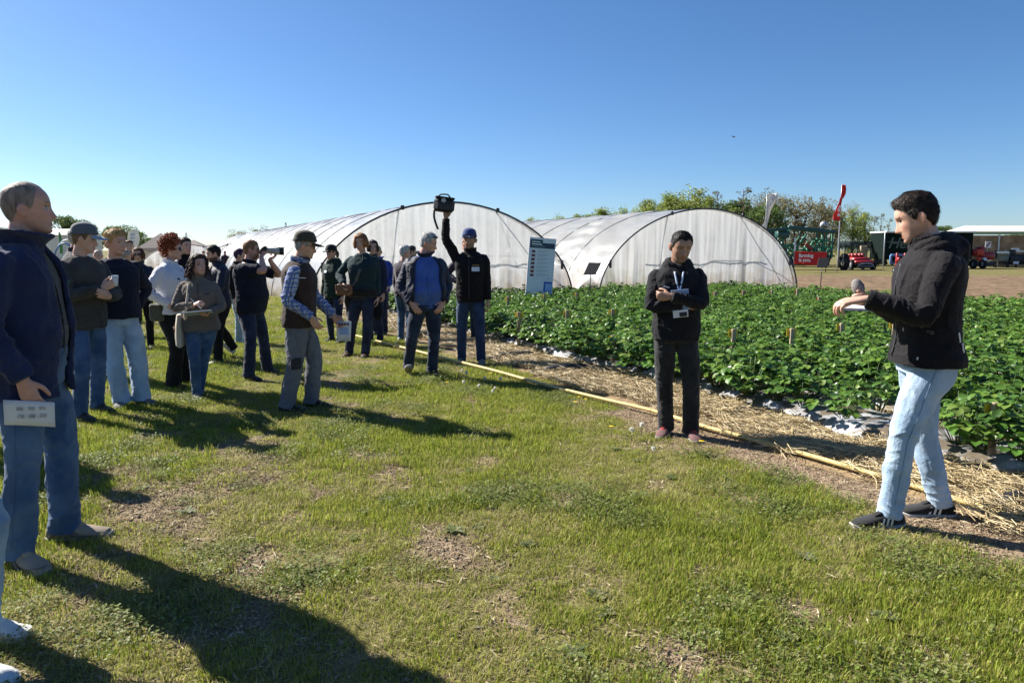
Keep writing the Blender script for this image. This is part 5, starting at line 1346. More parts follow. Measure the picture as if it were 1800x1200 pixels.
        for i in range(2):
            for j in range(n - 1):
                q = i * n + j; Fb += [(q, q + 1, q + n + 1, q + n), (q + nn, q + nn + n, q + nn + n + 1, q + nn + 1)]
        for j in range(n - 1): q = 2 * n + j; Fb.append((q, q + 1, q + 1 + nn, q + nn))
        b.add(s.H_(V), Fb).build('brim', brim_mat or mat, o)
        return s
    def glasses(s, dark=True, up=0.):
        m = pm('sunglass', (.012, .012, .014), .15, .05, spec=.6) if dark else pm('glass_frame', (.03, .03, .035), .4, .05)
        mb = MB()
        for sg in (-1, 1):
            th = np.linspace(0, 2 * math.pi, 14, endpoint=False); c = np.array((sg * .032, .098, .005 + up))
            if dark: mb.rings([s.H_(np.array([c + ((.026 * k) * math.cos(a), yy - abs(sg * .032 + .026 * k * math.cos(a)) * .25, .019 * k * math.sin(a)) for a in th])) for yy, k in ((.0, .97), (.004, 1.), (.007, .9))])
            else: mb.tube(s.H_(np.array([c + (.024 * math.cos(a), -abs(sg * .032 + .024 * math.cos(a)) * .2, .017 * math.sin(a)) for a in np.linspace(0, 6.283, 15)])), [.0016] * 15, n=5, step=1)
            mb.tube(s.H_(np.array([(sg * .056, .085, .008 + up), (sg * .078, .04, .010 + up), (sg * .080, -.01, .008 + up)])), [.0022] * 3, n=5, step=.05)
        mb.tube(s.H_(np.array([(-.010, .101, .010 + up), (.010, .101, .010 + up)])), [.002, .002], n=5)
        mb.build('glasses', m, s.root); return s
    # ------------------------------------------------------------ clothes
    def top(s, mat, name='jacket', hem=.80, ease=.028, cuff=.040, sleeve='long', collar='round', hood=False, fat=1., amp=.0075, opening=0., shell=False, pocket=None, vox=None, belly=0., exp=2.35, hemflare=0.):
        mb = MB(); v = vox or s.vox
        rg = s.trings(hem, 1.475, ease, exp=exp, hemflare=hemflare)
        if opening:                           # open front: a thick shell with a gap
            n = rg.shape[1]; th = np.linspace(0, 2 * math.pi, n, endpoint=False); g0 = math.pi / 2
            inner = s.trings(hem, 1.475, ease - .024, exp=exp, hemflare=hemflare)
            gap = np.linspace(opening * 1.15, opening * .8, len(rg)); res = []
            ts = np.linspace(0, 1, 44)
            for i in range(len(rg)):
                a = g0 + gap[i] + ts * (2 * math.pi - 2 * gap[i]); f = (a % (2 * math.pi)) / (2 * math.pi) * n; i0 = np.floor(f).astype(int) % n; fr = (f - np.floor(f))[:, None]; i1 = (i0 + 1) % n
                o_ = rg[i][i0] * (1 - fr) + rg[i][i1] * fr; q_ = inner[i][i0] * (1 - fr) + inner[i][i1] * fr
                res.append(np.vstack([o_, q_[::-1]]))
            mb.rings(res)
        else: mb.rings(rg)
        J = []
        for k, sg in (('L', -1), ('R', 1)):
            a = s.arm[k]; S, E, W = a['S'], a['E'], a['W']
            q = .92 if s.fem else 1.
            r = np.array([.064, .068, .064, .058, .054, cuff + .004]) * fat * q
            ctr = s.frame(1.40)[0]; inn = S * .6 + ctr * .4 - np.array((0, 0, .03))
            if sleeve == 'long':
                en = W + (W - E) / np.linalg.norm(W - E) * .005
                mb.tube([inn, S + (0, 0, -.012), S * .5 + E * .5, E, E * .5 + W * .5, en], r, n=18, step=.03)
                mb.tube([en - (W - E) * .16, en], [(cuff + .005) * q * fat ** .5] * 2, n=18, step=.02)
                ax = nrm(E - S); J.append((E, .085, nrm(W - E) * .5 + ax * .5, .010, 85)); J.append((E * .4 + W * .6, .10, nrm(W - E), .0055, 75)); J.append((S * .7 + E * .3, .10, nrm(ax + np.array((sg, 0, 0)) * .6), .005, 60))
            elif sleeve == 'short':
                en = S * .22 + E * .78; mb.tube([inn, S + (0, 0, -.012), S * .6 + E * .4, en], np.array([.078, .076, .070, .068]) * fat * q, n=18, step=.03)
            else:
                mb.tube([inn, S * .9 + ctr * .1], [.07 * q, .074 * q], n=14, step=.03)
        o, M = s.frame(1.475)
        if collar in ('stand', 'shirt', 'open'):
            h = {'stand': .052, 'shirt': .045, 'open': .058}[collar]; fl = {'stand': .006, 'shirt': .016, 'open': .045}[collar]
            th = np.linspace(0, 2 * math.pi, 30, endpoint=False); n0 = s.neck0; n1 = s.neck1; q = .86 if s.fem else 1.
            def ring(t, r): 
                c = n0 + (n1 - n0) * t; return np.array([c + M @ np.array((r * math.cos(a), r * 1.05 * math.sin(a) - .004, -.020 * max(0, math.sin(a)) * (1.3 if collar != 'stand' else .6))) for a in th])
            L = h / np.linalg.norm(n1 - n0)
            mb.rings([ring(-.55, .088 * q), ring(0, .078 * q), ring(L * .6, .076 * q + fl * .5), ring(L, .077 * q + fl), ring(L, .066 * q + fl * .8), ring(L * .4, .063 * q), ring(-.5, .058 * q)])
        elif collar == 'round':
            mb.tube([s.neck0 + M @ np.array((.064 * math.cos(a), .066 * math.sin(a) - .002, -.004 - .014 * max(0, math.sin(a)))) for a in np.linspace(0, 6.283, 25)], [.011] * 25, n=8, step=.05)
        if hood:
            b = M @ np.array((0, -1., 0)); n0 = s.neck0
            for i, (rr, zz, yy, rad) in enumerate(((.088, .018, -.005, .026), (.100, -.010, -.014, .032), (.11, -.045, -.022, .034))):
                an = np.linspace(.18 * math.pi + .25 * i, 1.82 * math.pi - .25 * i, 19) + math.pi / 2
                mb.tube([n0 + M @ np.array((rr * math.cos(a), rr * .98 * math.sin(a) + yy, zz - .030 * max(0, math.sin(a)) + .018 * max(0, -math.sin(a)))) for a in an], [rad * .75] + [rad] * 17 + [rad * .75], n=10, step=.04, round_ends=True)
            mb.tube([n0 + M @ np.array((0, -.09, .03)), n0 + M @ np.array((0, -.135, -.01)), n0 + M @ np.array((0, -.14, -.09)), n0 + M @ np.array((0, -.11, -.15))], [(.06, .03), (.088, .04), (.080, .034), (.03, .02)], n=14, step=.03, ref=(1, 0, 0), round_ends=True)
        V, F, N = remesh(mb, v, 3)
        o2, _ = s.frame(1.0); J.append((o2, .22, (0, 0, 1), .006, 60))
        V = wrinkle(V, N, amp, s.seed * 13 + len(name), J)
        ob = add_obj(name, make_mesh(name, V, F, mat), s.root)
        s.last = (ob, V, F, N); return s
    def trousers(s, mat, hem=.058, knee=.067, thigh=.086, amp=.007, waist=1.0, vox=None, bunch=.010, name='trousers', hemz=.050, fit=1.):
        mb = MB(); v = vox or s.vox; mb.rings(s.trings(.835, waist, .012, exp=2.5)); J = []
        for k, sg in (('L', -1), ('R', 1)):
            f = s.foot[k]; h, kn, an = f['hip'], f['knee'], f['ank']; dn = nrm(an - kn)
            end = an + dn * (.085 - hemz)
            g_ = s.g ** .5
            mb.tube([h + (0, 0, .05), h + (0, -.012, -.06), h * .5 + kn * .5, kn, kn * .55 + an * .45, an + dn * -.03, end], np.array([(.085, .10), (.094 * fit, .108 * fit), (thigh, thigh * 1.06), (knee, knee), (knee * .94, knee * 1.0), (hem, hem * 1.04), (hem * 1.03, hem * 1.1)]) * g_, n=20, step=.03, ref=(1, 0, 0))
            kd = nrm(dn + np.array((sg * .5, .4, 0))); J += [(kn, .11, kd, .006, 60), (an - dn * .05, .09, nrm(dn + np.array((-sg * .35, .3, 0))), bunch * .6, 85), (h - np.array((0, -.05, .02)), .12, (sg * .8, .3, .5), .007, 55), (kn * .5 + an * .5, .16, nrm(dn * .5 + np.array((sg, .3, 0))), .005, 40)]
        V, F, N = remesh(mb, v, 3)
        V = wrinkle(V, N, amp, s.seed * 17 + 5, J)
        ob = add_obj(name, make_mesh(name, V, F, mat), s.root); s.tro = (ob, V, F, N); return s
    def shoes(s, mat, sole, L=.285, stripes=None, lace=None, high=0., lw=.0032, overlay=None):
        for k, sg in (('L', -1), ('R', 1)):
            f = s.foot[k]; an = f['ank']; fw = f['fw']; M = rotz(f['yaw']) @ rotx(-f['pitch']); base = an - np.array((0, 0, .085)) if not f['pitch'] else None
            def W(p):
                p = np.asarray(p, float)
                if f['pitch']: return an + (p - np.array((0, 0, .085))) @ M.T
                return base + p @ M.T
            # sections from heel to toe: y, half width, top height, inset
            sec = [(-.078, .020, .062, 0), (-.070, .031, .078, 0), (-.045, .036, .086 + high, 0), (-.010, .038, .092 + high, 0), (.03, .040, .090, 0), (.065, .043, .078, -.002 * sg), (.105, .047, .066, -.004 * sg), (.145, .047, .056, -.006 * sg), (.178, .040, .046, -.006 * sg), (.197, .026, .036, -.004 * sg), (.204, .012, .028, -.003 * sg)]
            q = L / .285; th = np.linspace(0, 2 * math.pi, 20, endpoint=False); rings = []; rs = []
            for (y, w, h, xo) in sec:
                c, n_ = np.cos(th), np.sin(th); zc = (h + .016) / 2; zh = (h - .016) / 2
                wz_ = w * np.where(n_ > 0, np.abs(c) ** .7 * (1 - .25 * np.clip(n_, 0, 1) ** 2), np.abs(c) ** .45)
                rings.append(W(np.stack([xo + np.sign(c) * wz_, y * q + c * 0, zc + zh * np.sign(n_) * np.abs(n_) ** .9], 1)))
                w2 = w + .0045; rs.append(W(np.stack([xo + np.sign(c) * np.abs(c) ** .4 * w2, (y + (.004 if y > .19 else -.004 if y < -.07 else 0)) * q + c * 0, .011 + .013 * np.sign(n_) * np.abs(n_) ** .5 + (.008 if y > .17 else 0) * (y - .17) / .03], 1)))
            sh = MB().rings(rings).build('shoe', mat, s.root); MB().rings(rs).build('sole', sole, sh)
            mbl = MB()
            for i in range(5): y = .02 + i * .021; h = .090 - i * .0075; mbl.tube([W((-.022, y, h - .010)), W((0, y + .004, h + .003)), W((.022, y, h - .010))], [lw] * 3, n=5, step=.02)
            mbl.build('laces', lace or sole, sh)
            MB().rings([[W((sx * .019 * f_, y, z + q)) for sx, q in ((-1, -.006), (-.6, 0), (.6, 0), (1, -.006), (0, -.012))] for y, z, f_ in ((-.012, .118 + high, .9), (.01, .108 + high * .5, 1.), (.05, .092, 1.1), (.09, .075, 1.))]).build('tongue', lace or mat, sh)
            if overlay:
                mo_ = MB()
                for sd in (-1, 1):
                    mo_.tube([W((sd * .040, -.06, .03)), W((sd * .0425, -.02, .055)), W((sd * .044, .03, .05)), W((sd * .048, .08, .03)), W((sd * .0475, .13, .026))], [(.004, .007)] * 5, n=6, step=.02); mo_.tube([W((sd * .041, .0, .07)), W((sd * .046, .05, .035))], [(.003, .006)] * 2, n=6); mo_.tube([W((sd * .040, .03, .072)), W((sd * .048, .085, .03))], [(.003, .005)] * 2, n=6)
                mo_.tube([W((-.044, .15, .03)), W((-.03, .186, .034)), W((-.004, .201, .036)), W((.024, .188, .034)), W((.040, .15, .03))], [(.004, .010)] * 5, n=6, step=.02)
                mo_.build('overlays', overlay, sh)
            if stripes:
                for i in range(3):
                    for side in (-1, 1):
                        y = .012 + i * .024; MB().add([W((side * .0455, y, .026)), W((side * .0460, y + .012, .026)), W((side * .0400, y - .012 + .012, .068)), W((side * .0395, y - .012, .068))], [(0, 1, 2, 3)]).build('stripe', stripes, sh, smooth=False)
        return s
    # ------------------------------------------------------------ trims
    def on(s, x, z, dirn=(0, -1, 0), g=None, y=None):
        """point on the last garment's surface, looking along dirn from outside, in chest coordinates (x right, z height)"""
        ob, V, F, N = g or s.last
        if not hasattr(s, '_bv') or s._bv[0] is not ob: s._bv = (ob, BVHTree.FromPolygons(V.tolist(), F.tolist()))
        o, M = s.frame(z); d = M @ np.array(dirn, float); p = o + M @ np.array((x, 0, 0)) - d * .6
        if y is not None: p = o + M @ np.array((0, y, 0)) - d * .6
        h = s._bv[1].ray_cast(Vector(p), Vector(d))
        if h[0] is None: return p + d * .45, -d
        return np.array(h[0]), np.array(h[1])
    def strip(s, name, pts, w, mat, dirn=(0, -1, 0), t=.004, g=None):
        """thin raised strip laid over the garment through (x, z) points"""
        up, vp = [], []
        for (x, z) in pts:
            p, n = s.on(x, z, dirn, g); up.append(p + n * t)
        up = np.array(up)
        MB().tube(up, [(w / 2, .003)] * len(up), n=6, step=.02, ref=nrm(np.cross(up[-1] - up[0], -s.frame(1.2)[1] @ np.array(dirn)))).build(name, mat, s.root); return s
    def patch(s, name, x, z, w, h, mat, dirn=(0, -1, 0), ang=0., lift=.006, g=None, y=None):
        p, n = s.on(x, z, dirn, g, y); n = nrm(n); u = nrm(np.cross((0, 0, 1), n)); v = np.cross(n, u); c, sn = math.cos(ang), math.sin(ang); u, v = u * c + v * sn, v * c - u * sn
        MB().box(p + n * lift, (w, h, .003), np.stack([u, v, n], 1)).build(name, mat, s.root, smooth=False); return s
    def world(s, p):
        sc = s.root.scale[0]; a = s.root.rotation_euler[2]; return np.array(s.root.location) + rotz(a) @ (np.asarray(p) * sc)

    def loc(s, u, v, Y):
        """photo pixel at ground distance Y -> person space"""
        X, Z = wz(u, v, Y); w = np.array((X, Y, Z)) - np.array(s.root.location)
        return rotz(-s.root.rotation_euler[2]) @ w / s.root.scale[0]
def place(u, vf, vh):
    X, Y = gnd(u, vf); return X, Y, wz(u, vh, Y)[1] + .0
def place_d(u, vh, Y):
    X, Z = wz(u, vh, Y); return X, Y, Z
def fp(X, Y, H, heading, u, v, yaw, lift=0., pitch=0.):
    x, y = gnd(u, v); s = H / 1.75; w = rotz(-R(heading)) @ np.array((x - X, y - Y, 0)) / s
    return (w[0], w[1], yaw - heading, lift, pitch)
def held(p, name, label, cat, parts_, group=None):
    """a thing carried by a person: its own top-level object, shaped in the person's space"""
    Vall = np.vstack([np.vstack(m.V) for _, m, _ in parts_]); c = Vall.mean(0); c[2] = Vall[:, 2].min()
    w = p.world(c); r = empty(name, w, p.root.rotation_euler[2], label, cat, group, p.root.scale[0])
    first = None
    for nm, m, mt in parts_:
        m.V = [v - c for v in m.V]; o = m.build(nm, mt, r, smooth=len(m.F) > 40)
    return r
def sheet(c, u, v, w, h, t=.002, curve=0.):
    """slightly bent paper: centre c, axes u (width) v (height)"""
    u = nrm(u); v = nrm(v); n = np.cross(u, v); mb = MB(); k = 7; P = []
    for i in range(k):
        a = i / (k - 1) - .5
        for j in range(5):
            b = j / 4 - .5; P.append(np.asarray(c) + u * w * a + v * h * b + n * (curve * (a * a * 4 - .5) + curve * .6 * math.sin(b * 3 + a)))
    P = np.array(P); V = np.vstack([P + n * t / 2, P - n * t / 2]); N_ = k * 5; F = []
    for i in range(k - 1):
        for j in range(4): q = i * 5 + j; F += [(q, q + 1, q + 6, q + 5), (q + N_, q + 5 + N_, q + 6 + N_, q + 1 + N_)]
    ed = [j for j in range(5)] + [i * 5 + 4 for i in range(1, k)] + [(k - 1) * 5 + j for j in range(3, -1, -1)] + [i * 5 for i in range(k - 2, 0, -1)]
    for a, b in zip(ed, ed[1:] + ed[:1]): F.append((a, a + N_, b + N_, b))
    return mb.add(V, F)
def block(c, u, v, w, h, t, bev=.003):
    u = nrm(u); v = nrm(np.asarray(v) - u * np.dot(u, v)); return MB().box(c, (w, h, t), np.stack([u, v, np.cross(u, v)], 1), bev)

def seams(p, mat, ks='LR', fly=True):
    """stitched outer seams and pocket edges on trousers"""
    ob, V, F, N = p.tro; bv = BVHTree.FromPolygons(V.tolist(), F.tolist())
    for k in ks:
        sg = -1 if k == 'L' else 1; f = p.foot[k]; pts = []
        for t in np.linspace(.06, 1.93, 34):
            c = f['hip'] + (f['knee'] - f['hip']) * t if t < 1 else f['knee'] + (f['ank'] - f['knee']) * (t - 1)
            h = bv.ray_cast(Vector(c + np.array((sg * .4, 0, 0))), Vector((-sg, 0, 0)))
            if h[0] is not None: pts.append(np.array(h[0]) + np.array(h[1]) * .0005)
        if len(pts) > 4: MB().tube(pts, [(.0035, .0022)] * len(pts), n=5, step=.05).build('side_seam', mat, p.root)
        for nm, arc in (('pocket_edge', [(.30 + .06 * q, .2 + .22 * q) for q in range(5)]),):
            pts = []
            for (a_, dn_) in [(1.35, -.02), (1.05, .01), (.80, .045), (.62, .06)]:
                d = np.array((sg * math.sin(a_), math.cos(a_), 0)); c = f['hip'] + np.array((0, 0, .07 - dn_))
                h = bv.ray_cast(Vector(c + d * .4), Vector(-d))
                if h[0] is not None: pts.append(np.array(h[0]) + np.array(h[1]) * .001)
            if len(pts) > 2: MB().tube(pts, [(.003, .002)] * len(pts), n=5, step=.02).build(nm, mat, p.root)
        c = f['hip'] + np.array((sg * .01, 0, .0)); pts = []
        h = bv.ray_cast(Vector(c + np.array((0, -.4, .02))), Vector((0, 1, 0)))
        if h[0] is not None:
            q = np.array(h[0]); n_ = nrm(np.array(h[1])); u = nrm(np.cross((0, 0, 1), n_)); v = np.cross(n_, u)
            MB().rings([[q + n_ * o_ + u * x + v * y for x, y in ((-.06, .06), (.06, .06), (.06, -.045), (0, -.07), (-.06, -.045))] for o_ in (-.004, .004)]).build('back_pocket', ob.data.materials[0], p.root, smooth=False)
# ---------------------------------------------------------------- wardrobe
black_j = cloth('black_softshell', (.010, .0085, .0105), .8, .2, .2, .05); black_f = cloth('black_fleece', (.011, .011, .014), .9, .2, .35, .08); navy_f = cloth('navy_fleece', (.020, .028, .072), .92, .22, .45, .12)
navy_s = cloth('navy_knit', (.012, .015, .030), .9, .2, .4, .08); navy_p = cloth('navy_polo', (.010, .013, .026), .85, .2, .2, .05); navy_j = cloth('navy_jacket', (.012, .015, .036), .6, .2, .25, .05, spec=.3); char_s = cloth('charcoal_knit', (.055, .050, .048), .92, .18, .45, .1)
teal_s = cloth('dark_teal_knit', (.016, .035, .040), .9, .2, .4, .1); dgreen_j = cloth('dark_green_jacket', (.020, .036, .030), .8, .2, .3, .05); taupe_f = cloth('taupe_fleece', (.15, .125, .105), .92, .14, .5, .15); white_j = cloth('white_jacket', (.62, .63, .68), .75, .06, .25, .1)
grey_sw = cloth('grey_sweat', (.13, .135, .15), .9, .15, .4, .1); blue_j = cloth('royal_blue_jacket', (.025, .055, .26), .7, .15, .25); ltteal = cloth('pale_teal_shirt', (.28, .42, .48), .8, .1); plum_s = cloth('plum_top', (.035, .022, .040), .88, .15); blue_sh = cloth('blue_shirt', (.055, .11, .36), .75, .14, .3, .05, var2=((.09, .13, .24), 5., .5, .72))
dark_sh = cloth('dark_grey_shirt', (.030, .030, .038), .85, .15); brown_v = cloth('brown_vest', (.040, .024, .020), .8, .18, .3, .08); black_t = cloth('black_trousers', (.010, .010, .011), .85, .2, .3, .05); grey_w = cloth('grey_work_cloth', (.135, .14, .165), .8, .14, .3, .05)
ltden = denim('light_denim', (.30, .41, .55), (.45, .55, .66)); midden = denim('mid_denim', (.035, .075, .18), (.10, .17, .30)); bluden = denim('blue_denim', (.036, .080, .175), (.11, .18, .29)); dkden = denim('dark_denim', (.014, .020, .045), (.035, .05, .09)); nvden = denim('navy_denim', (.018, .034, .085), (.04, .07, .15)); blden = denim('black_denim', (.014, .014, .016), (.035, .035, .038)); paleden = denim('pale_denim', (.22, .31, .42), (.34, .44, .54))
dkseam = denim('seam_denim', (.18, .26, .37), (.25, .33, .43)); bk_shoe = cloth('black_suede', (.011, .011, .012), .7, .15, folds=.08); be_shoe = cloth('beige_mesh', (.30, .245, .19), .8, .2, .5, 0., folds=.08); wh_shoe = cloth('white_leather_shoe', (.62, .61, .58), .6, .08, .1, 0., folds=.08); gr_shoe = cloth('grey_mesh', (.20, .19, .19), .8, .2, .5, 0., folds=.08); br_shoe = cloth('brown_leather', (.055, .032, .02), .6, .2, .2, 0., folds=.08); re_shoe = cloth('grey_red_mesh', (.17, .095, .095), .8, .25, .5, 0., folds=.08); re_lace = cloth('red_lace', (.40, .03, .03), .8, folds=.08)
sole_w = pm('pale_rubber', (.45, .43, .40), .7, .1); sole_b = pm('black_rubber', (.02, .02, .02), .7, .1); sole_g = pm('grey_rubber', (.25, .24, .22), .7, .1)
strp = pm('white_trim', (.62, .62, .60), .5, .05); zip_m = pm('zip', (.06, .06, .065), .45, .1, metal=.5); paper_m = pm('paper', (.72, .73, .76), .7, .04, 6., transl=.15); print_m = pm('print_ink', (.36, .36, .36), .7, .4, 30.); tag_m = pm('name_tag', (.55, .62, .80), .6, .05)
olive_c = cloth('olive_cap', (.055, .045, .030), .85, .15, folds=.08); grey_c = cloth('grey_cap', (.10, .11, .125), .85, .12, folds=.08); sky_c = cloth('sky_blue_cap', (.26, .34, .46), .85, .1, folds=.08); blue_c = cloth('blue_cap', (.025, .045, .16), .85, .12, folds=.08); black_c = cloth('black_cap', (.014, .014, .017), .85, .12, folds=.08)
leather = pm('brown_bag', (.20, .095, .05), .55, .2, 14., .2, 90., .35); strap_m = cloth('grey_strap', (.10, .10, .105), .8, .15); canvas = cloth('natural_canvas', (.50, .44, .36), .85, .1, .4, .1); cam_b = pm('camera_black', (.016, .016, .018), .5, .15, 20., .2, 200., .4); lens_w = pm('lens_grey', (.42, .40, .36), .5, .1)
def plaid_material():
    m = bpy.data.materials.new('blue_plaid'); m.use_nodes = True; n = m.node_tree; N = n.nodes; L = n.links; b = N['Principled BSDF']; tc = N.new('ShaderNodeTexCoord')
    sp = N.new('ShaderNodeSeparateXYZ'); L.new(tc.outputs['Object'], sp.inputs[0])
    def band(src, fr, ph, lo, hi):
        a = N.new('ShaderNodeMath'); a.operation = 'MULTIPLY_ADD'; L.new(src, a.inputs[0]); a.inputs[1].default_value = fr; a.inputs[2].default_value = ph
        s_ = N.new('ShaderNodeMath'); s_.operation = 'SINE'; L.new(a.outputs[0], s_.inputs[0]); r = N.new('ShaderNodeMapRange'); L.new(s_.outputs[0], r.inputs[0]); r.inputs[1].default_value = lo; r.inputs[2].default_value = hi; return r.outputs[0]
    sm_ = N.new('ShaderNodeMath'); sm_.operation = 'ADD'; L.new(sp.outputs[0], sm_.inputs[0]); L.new(sp.outputs[1], sm_.inputs[1])
    col = None; cur = (.46, .50, .62)
    for src, fr, ph, lo, hi, c, f in ((sp.outputs[2], 150, 0, .0, .5, (.06, .10, .30), .8), (sm_.outputs[0], 150, 1, .0, .5, (.06, .10, .30), .8), (sp.outputs[2], 150, 3, .9, .97, (.02, .02, .05), .8), (sm_.outputs[0], 150, 4, .9, .97, (.02, .02, .05), .8)):
        mx = N.new('ShaderNodeMix'); mx.data_type = 'RGBA'; k = N.new('ShaderNodeMath'); k.operation = 'MULTIPLY'; k.inputs[1].default_value = f; L.new(band(src, fr, ph, lo, hi), k.inputs[0]); L.new(k.outputs[0], mx.inputs[0])
        if col is None: mx.inputs[6].default_value = (*cur, 1)
        else: L.new(col, mx.inputs[6])
        mx.inputs[7].default_value = (*c, 1); col = mx.outputs[2]
    L.new(col, b.inputs['Base Color']); b.inputs['Roughness'].default_value = .85; b.inputs['Specular IOR Level'].default_value = .15
    return m
plaid = plaid_material()
bookblue = pm('book_blue', (.22, .30, .48), .6, .1)
SK = (.56, .32, .235); SKT = (.36, .205, .14)

# ---------------------------------------------------------------- the speaker with the microphone
X, Y, H = place(1594, 912, 323); hd = 80
p = Person('man in black hooded jacket and light blue jeans speaking into a microphone at the right', X, Y, H, hd, .0045, SK, head=66, hpitch=20, lean=3, lf=fp(X, Y, H, hd, 1562, 922, 98), rf=fp(X, Y, H, hd, 1650, 903, 82), pel=(0, -.03), seed=24, shoulder=1.0)
p.set_arm('L', p.loc(1526, 526, Y - .16), (-.5, -.25, -1), hd=(.12, 1, -.12), hn=(.25, .1, -1), curl=.62, thumb=.35)
p.set_arm('R', p.loc(1534, 532, Y + .10), (.5, -.3, -1), hd=(-.35, 1, .0), hn=(-1, 0, .2), curl=1.05)
p.body(hair=(.020, .013, .010), beard=.30, nose=1.15, jaw=1.04).hair(.020, quiff=.012, nape=-.062)
p.top(black_j, hem=.885, collar='stand', hood=True, ease=.036, hemflare=.02, amp=.007, cuff=.044)
p.patch('brand_mark', 0, .93, .007, .014, strp, dirn=(1, 0, 0), y=.10, lift=.003)
for (yy, zz, an) in ((-.085, 1.035, .25), (-.105, .985, .25)): p.patch('reflective_trim', 0, zz, .011, .05, strp, dirn=(1, 0, 0), y=yy, ang=an, lift=.003)
p.strip('chest_zip', [(.0, 1.40), (.0, 1.25), (.0, 1.05), (.0, .92)], .012, zip_m)
p.trousers(ltden, hem=.054, knee=.066, thigh=.086, amp=.009, bunch=.010, hemz=.062).shoes(bk_shoe, sole_w, stripes=strp, lace=bk_shoe); seams(p, dkseam)
speaker = p
a = p.arm['L']; R_ = p.arm['R']
hp = a['W'] + a['d'] * .10
held(p, 'paper_sheets', 'white paper sheets held flat in the speaker\'s hand', 'paper', [('sheet', sheet(hp + np.array((.07, -.13, -.042)), (0, 1, .07), (1, 0, .1), .28, .20, .003, .006), paper_m)])
hb = R_['W'] + R_['d'] * .08
m1 = MB().tube([hb + (-.006, -.01, -.045), hb + (-.005, 0, 0), hb + (0, .0, .06)], [.012, .014, .018], n=12, step=.03); m2 = MB().tube([hb + (0, 0, .050), hb + (0, .004, .066), hb + (0, .010, .085), hb + (0, .016, .098)], [.023, .030, .032, .028], n=16, step=.01, round_ends=True)
held(p, 'microphone', 'handheld microphone with a grey foam head held by the speaker', 'microphone', [('handle', m1, cam_b), ('windshield', m2, pm('grey_foam', (.22, .20, .19), .95, .15, 60., .4, 300.))])

# ---------------------------------------------------------------- man with folded arms
X, Y, H = place(1183, 766, 402); hd = 172
p = Person('man in black hooded sweatshirt standing with folded arms and a lanyard', X, Y, H, hd, .005, SKT, head=186, hpitch=20, hroll=-3, lf=fp(X, Y, H, hd, 1214, 768, 186), rf=fp(X, Y, H, hd, 1170, 762, 150), seed=23, girth=1.02, shoulder=.95)
p.set_arm('L', (.055, .215, 1.215), (-1, .15, -.75), hd=(1, -.25, -.02), hn=(-.2, -1, .1), curl=1.0)
p.set_arm('R', (-.03, .165, 1.145), (1, .15, -.75), hd=(-1, -.12, -.03), hn=(.1, -1, 0), curl=.5)
p.body(hair=(.010, .008, .008), beard=.28, fat=.6, nose=1.2, eyes_closed=True).hair(.014, recede=.014, front=.076)
p.top(black_f, hem=.86, name='hooded_sweatshirt', collar='round', hood=True, ease=.032, amp=.009, cuff=.045, fat=.95)
p.patch('tick_logo', .10, 1.30, .05, .011, strp, ang=-.25)
for sg in (-1, 1): p.strip('lanyard', [(sg * .035, 1.42), (sg * .022, 1.35), (sg * .006, 1.28)], .014, tag_m)
p.trousers(blden, hem=.068, knee=.072, thigh=.088, amp=.006).shoes(re_shoe, sole_g, lace=re_lace, lw=.0065)
held(p, 'booklet', 'blue and white booklet tucked under the folded arms', 'booklet', [('cover', block((-.01, .185, 1.185), (1, 0, -.1), (.12, .1, 1), .14, .17, .006), bookblue), ('inner_pages', block((-.015, .192, 1.075), (1, 0, -.12), (.1, .05, 1), .12, .06, .004), paper_m), ('picture', block((-.035, .196, 1.07), (1, 0, -.12), (.1, .05, 1), .06, .035, .004), dark_sh)])

# ---------------------------------------------------------------- man in the navy fleece, left foreground
X, Y, H = place(84, 968, 312); hd = -78
p = Person('tall man with cropped grey hair in navy fleece and jeans at the left edge', X, Y, H, hd, .0045, (.50, .27, .20), head=-60, hpitch=-2, lf=fp(X, Y, H, hd, 116, 945, -80), rf=fp(X, Y, H, hd, 34, 992, -120), pel=(0, 0), seed=1, girth=1.0, belly=.03, shoulder=1.02)
p.set_arm('R', p.loc(38, 664, Y - .22), (.5, -1, 0), hd=(-.15, .25, -1), hn=(-1, 0, 0), curl=.6)
p.set_arm('L', (-.17, -.04, .96), (-.6, -1, 0), curl=.5)
p.body(hair=(.20, .155, .13), beard=.28, nose=1.15, jaw=1.05, scalp=.75).hair(.0045, style='crop', recede=.03, front=.090, side=.02, rough=.8)
p.top(dark_sh, name='shirt', hem=.86, ease=.006, collar='shirt', sleeve='none', amp=.004, vox=.007)
p.strip('button_placket', [(0, 1.42), (0, 1.25), (0, 1.05), (0, .9)], .018, dark_sh)
p.top(navy_f, name='jacket', hem=.785, ease=.036, collar='open', opening=.34, hemflare=.015, amp=.010, fat=1.0, cuff=.048, vox=.0055)
p.patch('green_logo', -.11, 1.30, .014, .014, pm('green_logo', (.03, .30, .12), .6))
p.trousers(bluden, hem=.066, knee=.070, thigh=.087, amp=.009).shoes(be_shoe, sole_g, L=.30, overlay=taupe_f); seams(p, midden)
a = p.arm['R']; hp = a['W'] + a['d'] * .13
held(p, 'leaflet', 'creased printed leaflet hanging from the hand of the man in the navy fleece', 'leaflet', [('sheet', sheet(hp + np.array((.012, -.015, -.035)), (0, 1, -.10), (.1, .1, 1), .20, .115, .003, .004), paper_m)] + [('printed_block', block(hp + np.array((.019, .0 + .045 * (i % 3) - .05, -.012 - .035 * (i // 3))), (0, 1, -.10), (.1, .1, 1), .024, .014, .002, 0), print_m) for i in range(6)])

